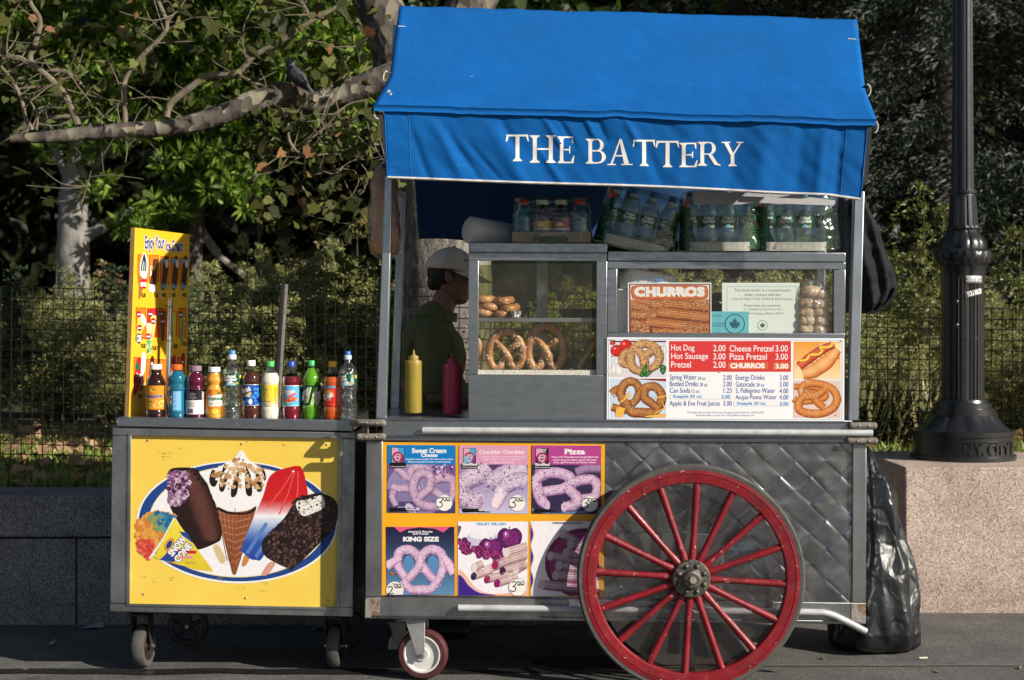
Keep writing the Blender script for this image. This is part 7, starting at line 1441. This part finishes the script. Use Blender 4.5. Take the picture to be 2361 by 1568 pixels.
b=MB(); b.tube([P(1930,468,.43),P(1926,505,.43),P(1934,550,.43),P(1940,575,.43)],.004,6); obj('zip',b,MT['dk'],fl)
b=MB(); b.tube(cr([P(x,y,.40) for x,y in ((2000,722),(2030,712),(2052,690),(2063,665))],5),.009,8); obj('hem_cord',b,MT['jacket'],jk)
# ================= BIN BAG
tb=slices([(1028,1994,2002,.15),(1050,1990,2014,.3),(1110,1985,2044,.55),(1200,1975,2076,.8),(1300,1955,2099,1.0),(1380,1930,2113,1.1),(1440,1912,2116,1.15),(1470,1908,2108,1.05),(1484,1915,2092,.9),(1489,1930,2070,.6)],.68,.40,n=200,amp=.022,fr=5,seed=11,nv=200,fold=.006,fk=9,zs=.45,ridge=.005,rfr=7)
o=obj('bin_bag',tb,MT['trash'],ang=70); tag(o,'full glossy black bin bag on the ground at the right end of the cart','bin bag')
b=MB(); b.tube(cr([P(1985,1020,.60),P(1990,1036,.66),P(1997,1030,.68)],4),.012,8); obj('tied_neck',b,MT['trash'],o)
# ================= LAMP POST LETTERING, PLAQUE AND STICKER
def curved_text(t,x0,y0,x1,y1,r,depth,mat,name,par,bold=.02,shear=0,rot=0):
    f=cylmap(r*lk,LY); p=PR(f); p.text(t,x0,y0,x1,y1,(200,200,200),1,bold,shear,rot=rot); b=p.b; v=b.v; n=len(v)
    o=obj(name,b,mat,par,smooth=False,solid=depth); return o
cast=[c for c in lp.children if c.name.startswith('base')][0]
curved_text('N.Y. CITY',2188,1014,2300,1041,113,.012,MT['lamp'],'cast_lettering',cast,.035)
f=cylmap(113*lk,LY); b=MB()
for q in ((2180,1010,2308,1012.5),(2180,1043,2308,1045.5),(2180,1012.5,2182.5,1043),(2305.5,1012.5,2308,1043)):
    b.grid(lambda u,v,q=q:f(q[0]+(q[2]-q[0])*u,q[1]+(q[3]-q[1])*v,0),16,1)
obj('cast_border',b,MT['lamp'],cast,smooth=False,solid=.008)
f=cylmap(49.5*lk,LY); b=MB(); b.grid(lambda u,v:f(2210+41*u,637+17*v,2+ (0 if 0<v<1 else -1)),14,4); pq=obj('number_plaque',b,MT['plaque'],lp,solid=.002)
b=MB(); b.ball(f(2214,645,4),.003,6,4); b.ball(f(2247,645,4),.003,6,4); obj('plaque_screws',b,MT['dk'],pq)
p=PR(cylmap(49.5*lk,LY)); p.poly([(2209,676),(2250,664),(2253,676),(2212,688)],(25,24,26),2); p.text('YOU MAD?',2212,669,2250,682,(238,238,236),5,.06,rot=-.24); p.done('sticker',lp)
b=MB()
for y in (697,750): b.ball(f(2192,y,0),(.016,.012,.016),14,8)
obj('access_bolt',b,MT['lamp'],lp)
# vertical ribs on the lower shaft
b=MB()
for x in (2196,2204,2232,2240): b.tube([f(x,640,0),f(x,918,0)],.003,6)
obj('shaft_ribs',b,MT['lamp'],lp)
# ================= GARDEN LANTERN FAR BEHIND
gl=thing('garden_lantern','dim old lantern among the dark trees above the shrubs','lantern',P(597,700,14)); GK=K(14)
b=MB(); b.lathe([(4*GK,0),(3*GK,1.5)],P(597,700,14),10); obj('post',b,MT['lamp'],gl)
b=MB(); c=P(597,612,14); b.lathe([(6*GK,0),(13*GK,35*GK),(13*GK,36*GK)],c,8); obj('glass_body',b,MT['globe'] and M('dim_lantern_glass',(.10,.10,.10),.4),gl,ang=20)
b=MB(); b.lathe([(15*GK,36*GK),(9*GK,50*GK),(3*GK,58*GK)],c,8); obj('lantern_roof',b,MT['lamp'],gl,ang=20)
# ================= LITTER
MT['litter']=M('litter_paper',(.42,.43,.45),.8,0,(.32,.33,.36),20); MT['butt']=M('cigarette_butt',(.6,.52,.42),.8)
def scrap(vx,vy,w,label,seed):
    d=(HC/((vy-HZ)*U))*DC-DC; c=P(vx,vy,d); rs=random.Random(seed); b=MB(); w*=K(d); q=[(c.x-w/2,c.y-.03,.008),(c.x,c.y-.045,.012+.02*rs.random()),(c.x+w/2,c.y-.01,.008),(c.x+w*.3,c.y+.05,.02),(c.x-w*.3,c.y+.04,.010)]
    b.add(q,[[0,1,3,4],[1,2,3]]); o=obj('paper_scrap',b,MT['litter'],smooth=False,solid=.0008); tag(o,label,'litter')
scrap(216,1449,48,'pale paper scrap on the pavement below the granite wall',1); scrap(742,1452,46,'paper scrap under the right end of the ice cream cart',2); scrap(118,1488,14,'tiny paper scrap on the shaded pavement at left',3)
def butt(vx,vy,label,a,mat='butt'):
    d=(HC/((vy-HZ)*U))*DC-DC; c=P(vx,vy,d); b=MB(); b.tube([c+Vector((-.018*math.cos(a),-.018*math.sin(a),.006)),c+Vector((.018*math.cos(a),.018*math.sin(a),.006))],.0045,8); o=obj('cigarette_butt',b,MT[mat]); tag(o,label,'cigarette butt')
butt(2128,1520,'cigarette butt on the pavement in front of the plinth',.1); butt(2040,1487,'cigarette butt beside the bin bag',.5); butt(2350,1542,'twig like butt at the right edge of the pavement',1.0,'rust')

MT['dryleaf']=M('dry_leaf_litter',(.24,.13,.05),.8,0,(.14,.07,.03),30)
for i,(vx,vy,lab) in enumerate(((545,1543,'small yellowish leaf scrap on the pavement in front of the ice cream cart'),(120,1470,'dry leaf on the shaded pavement near the left edge'),(1120,1520,'dry leaf under the cart right of the white caster'),(1900,1520,'dry leaf on the pavement right of the big red wheel'),(2250,1440,'dry leaf at the foot of the pink granite plinth'),(2160,1550,'dry leaf low on the pavement below the plinth'),(60,1546,'dry leaf at the bottom left corner of the pavement'),(660,1530,'dry leaf in front of the ice cream cart right caster'))):
    d=(HC/((vy-HZ)*U))*DC-DC; c=P(vx,vy,d); rs=random.Random(i+50); a=rs.uniform(0,6.28); s_=rs.uniform(.010,.02); b=MB()
    b.add([(c.x+s_*(x*math.cos(a)-(y-.5)*math.sin(a))*1.2,c.y+s_*(x*math.sin(a)+(y-.5)*math.cos(a))*1.6,.006+s_*.5*abs(z)) for x,y,z in PLANE],[list(range(len(PLANE)))]); o=obj('fallen_leaf',b,MT['dryleaf'],smooth=False); tag(o,lab,'leaf','dry leaves on the pavement')
# ================= VENDOR
def remesh(o,vox,sm=4):
    m=o.modifiers.new('r','REMESH'); m.mode='VOXEL'; m.voxel_size=vox; m.use_smooth_shade=True
    s=o.modifiers.new('s','SMOOTH'); s.iterations=sm; s.factor=.5
VX,VY=-.375,.97
vd=thing('person','vendor in an olive polo shirt and pale cap standing behind the cart, face in shadow','person',(VX,VY,0))
def V(x,y,z): return Vector((VX+x,VY+y,z))
def skin_mat():
    m,n,b=newmat('brown_skin'); co=coord(n); n.links.new(ramp(n,noise(n,co,9),[(.3,(.24,.125,.082)),(.7,(.19,.095,.062))]),b.inputs['Base Color']); b.inputs['Roughness'].default_value=.5; b.inputs['Subsurface Weight'].default_value=.08; b.inputs['Subsurface Radius'].default_value=(.02,.008,.005); return m
MT['skin']=skin_mat()
tilt=Matrix.Rotation(R(10),3,'Y')     # head bowed a little
HCn=V(.095,0,1.655)
def Hd(x,y,z): return HCn+tilt@Vector((x,y,z))
b=MB()
b.ball(V(0,0,.95),(.13,.175,.13)); b.ball(V(.01,0,1.10),(.125,.155,.16)); b.ball(V(.0,0,1.29),(.125,.175,.18)); b.cap(V(-.01,-.165,1.40),V(-.01,.165,1.40),.062); b.ball(V(.0,0,1.41),(.085,.13,.07))
b.cap(V(.015,0,1.42),V(.070,0,1.565),.062,.056,14)
b.ball(Hd(-.012,0,.035),(.098,.077,.098),24,16); b.ball(Hd(.025,0,-.03),(.074,.064,.088),20,14); b.ball(Hd(.055,0,-.088),(.042,.045,.034),16,10); b.cap(Hd(-.02,-.05,-.055),Hd(.055,-.022,-.095),.022,.018); b.cap(Hd(-.02,.05,-.055),Hd(.055,.022,-.095),.022,.018)
b.cap(Hd(.090,0,.03),Hd(.112,0,-.012),.010,.015); b.ball(Hd(.104,-.012,-.018),.010); b.ball(Hd(.104,.012,-.018),.010)      # nose
b.cap(Hd(.080,-.035,.040),Hd(.086,.035,.040),.014)                                                    # brow
b.cap(Hd(.088,-.020,-.050),Hd(.088,.020,-.050),.0095); b.cap(Hd(.086,-.018,-.062),Hd(.086,.018,-.062),.0095)   # lips
for s in (-1,1):
    b.ball(Hd(-.010,s*.079,-.005),(.020,.009,.032),14,10,rot=Matrix.Rotation(R(-12),3,'Y')); b.ball(Hd(-.004,s*.077,-.026),(.010,.008,.011)); b.ball(Hd(.066,s*.036,-.012),(.024,.022,.026))
    b.cap(V(.0,s*.10,.92),V(.02,s*.105,.50),.088,.056,14); b.cap(V(.02,s*.105,.50),V(-.01,s*.11,.09),.058,.036,14); b.cap(V(-.03,s*.11,.05),V(.15,s*.125,.035),.038,.030,12)
def arm(s,elb,wri):
    b.cap(V(-.01,s*.195,1.385),elb,.056,.042,14); b.cap(elb,wri,.043,.028,14)
    d=(wri-elb).normalized(); up=Vector((0,0,1)); side=d.cross(up).normalized()*s; up=side.cross(d)*(-s if False else 1)
    pc=wri+d*.05; b.ball(pc,(.045,.038,.016),14,8,rot=Matrix((d,side,d.cross(side))).transposed())
    for k,(off,L) in enumerate(((-.029,.070),(-.010,.079),(.010,.074),(.028,.058))):
        a0=wri+d*.085+side*off; a1=a0+d*L*.5-Vector((0,0,.010)); a2=a1+d*L*.35-Vector((0,0,.022)); b.cap(a0-d*.02,a1,.0092,.0085,8); b.cap(a1,a2,.0085,.0075,8)
    t0=wri+d*.03-side*.030; t1=t0+d*.03-side*.022-Vector((0,0,.008)); t2=t1+d*.028-side*.004-Vector((0,0,.008)); b.cap(t0,t1,.011,.010,8); b.cap(t1,t2,.010,.0085,8)
eR,wR=V(.03,-.255,1.115),V(.27,-.20,1.06); eL,wL=V(.10,.25,1.13),V(.33,.16,1.10)
arm(-1,eR,wR); arm(1,eL,wL)
bo=obj('body',b,MT['skin'],vd); remesh(bo,.0055,3)
MT['shirt']=M('olive_polo',(.135,.155,.055),.9,0,(.11,.125,.044),8,bs=24,bst=.5,bd=.02); MT['trouser']=M('dark_trousers',(.02,.02,.025),.9); MT['shoe']=M('black_shoe',(.015,.014,.013),.5)
b=MB(); b.ball(V(0,0,.93),(.150,.195,.14)); b.ball(V(.025,0,1.08),(.160,.178,.17)); b.ball(V(.012,0,1.28),(.152,.192,.19)); b.cap(V(-.012,-.165,1.40),V(-.012,.165,1.40),.072); b.ball(V(.0,0,1.42),(.10,.14,.07)); b.cap(V(.005,0,1.42),V(.028,0,1.478),.082,.078,16)
b.cap(V(-.01,-.195,1.385),V(.024,-.246,1.165),.070,.066,14); b.cap(V(-.01,.195,1.385),V(.07,.24,1.19),.070,.066,14); b.ball(V(-.06,0,1.30),(.10,.16,.16))
sh=obj('polo_shirt',b,MT['shirt'],vd); remesh(sh,.008,3)
d_=sh.modifiers.new('w','DISPLACE'); tx=bpy.data.textures.new('cloth_folds','CLOUDS'); tx.noise_scale=.09; d_.texture=tx; d_.strength=.028; d_.mid_level=.5
b=MB()
def coll(u,v):
    a=2*PI*u; r=.072+.016*v; c=V(.018+.014*math.cos(a)*0,0,1.475); return Vector((c.x+r*1.12*math.cos(a)+.022*(1-v),c.y+r*math.sin(a),c.z+.030*(1-v)-.020*math.cos(a)*(1)-.012*v))
b.grid(coll,40,6); obj('collar',b,MT['shirt'],sh,solid=.005,ang=80)
b=MB()
for z,x in ((1.40,.152),(1.35,.162)): b.ball(V(x,-.03,z),.006,10,6)
obj('button',b,capm((200,190,170)),sh)
b=MB(); b.ball(V(0,0,.93),(.145,.19,.12))
for s in (-1,1): b.cap(V(.0,s*.10,.90),V(.02,s*.108,.50),.098,.070,14); b.cap(V(.02,s*.108,.50),V(-.01,s*.112,.07),.070,.055,14)
tr=obj('trousers',b,MT['trouser'],vd); remesh(tr,.010,3)
for s in (-1,1):
    b=MB(); b.cap(V(-.04,s*.112,.045),V(.15,s*.127,.038),.045,.038,14); o=obj('shoe',b,MT['shoe'],vd); remesh(o,.008,2)
MT['hair']=M('black_hair',(.012,.010,.009),.6,0,(.02,.017,.015),40,bs=120,bst=.6)
b=MB(); b.ball(Hd(-.020,0,.030),(.097,.080,.100),24,16); hv=[v for v in b.v]; b2=MB()
b2.ball(Hd(-.036,0,.012),(.083,.080,.088),24,16); b2.cap(Hd(.004,-.071,.03),Hd(.004,-.073,-.012),.013,.009); b2.cap(Hd(.004,.071,.03),Hd(.004,.073,-.012),.013,.009); b2.ball(Hd(-.080,0,-.045),(.028,.055,.035))
ho=obj('hair',b2,MT['hair'],vd); remesh(ho,.006,2)
MT['cap']=M('pale_cap_cloth',(.74,.68,.59),.9,0,(.66,.60,.52),14,bs=120,bst=.2)
b=MB(); vs=[]; n=36
for j in range(13):
    t=j/12*PI*.5
    for i in range(n):
        a=2*PI*i/n; v=Vector((-.012+.112*math.sin(t)*math.cos(a),.092*math.sin(t)*math.sin(a),.045+.090*math.cos(t)-(.012 if j==12 else 0)+.004*math.sin(a*3)*math.sin(t*2))); v.z-=.012*max(0,-math.cos(a))*math.sin(t); vs.append(Hd(*v))
b.add(vs,[[j*n+i,j*n+(i+1)%n,(j+1)*n+(i+1)%n,(j+1)*n+i] for j in range(12) for i in range(n)]); cpo=obj('cap',b,MT['cap'],vd,solid=.003,ang=80)
b=MB()
def bill(u,v):
    a=(u-.5)*PI*.92; x0,y0=-.012+.112*math.cos(a),.092*math.sin(a); x1,y1=.085+.105*math.cos(a*.9),.082*math.sin(a); return Hd(x0+(x1-x0)*v,y0+(y1-y0)*v,.036-.030*v-.010*(2*u-1)**2)
b.grid(bill,20,8); obj('bill',b,MT['cap'],cpo,solid=.004,ang=80)
b=MB(); b.ball(Hd(-.012,0,.137),.008,10,6)
for k in range(6):
    a=PI*k/3+.3; b.tube([Hd(-.012+.1135*math.sin(t)*math.cos(a),.0935*math.sin(t)*math.sin(a),.0465+.0905*math.cos(t)-.012*max(0,-math.cos(a))*math.sin(t)) for t in np.linspace(.1,PI/2,12)],.0012,4)
obj('cap_seams',b,M('cap_seam',(.30,.27,.23),.9),cpo)
def capmap(x,y,l):   # stitched letters on the camera side of the crown
    a=-PI/2+.02+(x)*.9; t=PI/2-.25-y*.75; k=1.012+l*.002; return Hd(-.012+.112*k*math.sin(t)*math.cos(a),.092*k*math.sin(t)*math.sin(a),.045+.090*k*math.cos(t))
p=PR(capmap); p.text('NEW',.25,.42,.85,.10,(120,108,92),1,.03); p.text('YORK',.9,.42,1.6,.10,(120,108,92),1,.03); p.done('cap_lettering',cpo,'print')
# ================= PIGEON
PD=2.72; pc_=P(685,196,PD); pk=K(PD)
pg=thing('pigeon','dark grey pigeon perched on the long plane tree limb','pigeon',pc_+Vector((.02,0,-.01)))
def Pp(x,y,dy=0): return P(x,y,PD+dy)
def pig_mat(name,a,c): return M(name,a,.6,0,c,40,bs=150,bst=.3)
MT['pig']=pig_mat('pigeon_grey',(.030,.033,.043),(.022,.025,.032)); MT['pig_dark']=pig_mat('pigeon_dark',(.018,.019,.026),(.03,.03,.04)); MT['beak']=M('beak',(.05,.045,.045),.5); MT['eye']=M('pigeon_eye',(.25,.08,.02),.2); MT['pfoot']=M('pigeon_foot',(.25,.06,.05),.6)
b=MB(); q=[(674,143,8.5),(671,152,10),(674,163,15),(682,174,18.5),(692,185,16.5),(702,196,11),(710,205,6)]; pts=cr([Pp(x,y) for x,y,_ in q],5); b.tube(pts,[r*pk for r in np.interp(np.linspace(0,6,len(pts)),range(7),[r for *_,r in q])],18); b.ball(Pp(672.5,142.5),(9.6*pk,8*pk,8.8*pk),16,10)
b.cap(Pp(700,194),Pp(719,212),8*pk,5*pk,10)
pb=obj('body',b,MT['pig'],pg); remesh(pb,.0045,3)
for s in (-1,1):
    b=MB(); b.ball(Pp(692,178,s*15*pk),(10.5*pk,4*pk,24*pk),16,10,rot=Matrix.Rotation(R(-40),3,'Y')); b.ball(Pp(703,193,s*11*pk),(5.5*pk,3*pk,17*pk),12,8,rot=Matrix.Rotation(R(-42),3,'Y')); w_=obj('wing',b,MT['pig'],pg)
    b=MB()
    for o_ in (0,6): b.tube([Pp(693+o_,170+o_*1.2,s*19.2*pk),Pp(701+o_*.6,180+o_,s*17.5*pk)],2.0*pk,6)
    obj('wing_bar',b,MT['pig_dark'],w_)
    b=MB(); b.ball(Pp(668.5,141,s*6.6*pk),(1.5*pk,1.2*pk,1.5*pk),8,6); obj('eye',b,MT['eye'],pg)
    b=MB(); f0=Pp(685+s*3,189,s*5*pk); f1=Pp(685+s*3,198,s*5*pk); b.tube([f0,f1],1.6*pk,6)
    for a in (-.5,0,.5): b.tube([f1,f1+Vector((-.022*math.cos(a),.022*math.sin(a),-.003))],.9*pk,5)
    obj('foot',b,MT['pfoot'],pg)
b=MB(); b.tube([Pp(664,143),Pp(657,146)],[2.2*pk,.6*pk],8); obj('beak',b,MT['beak'],pg)
b=MB(); b.grid(lambda u,v:Pp(712+12*u+(v-.5)*5,204+16*u-(v-.5)*5,(v-.5)*10*pk),6,4); obj('tail',b,MT['pig_dark'],pg,solid=.006)
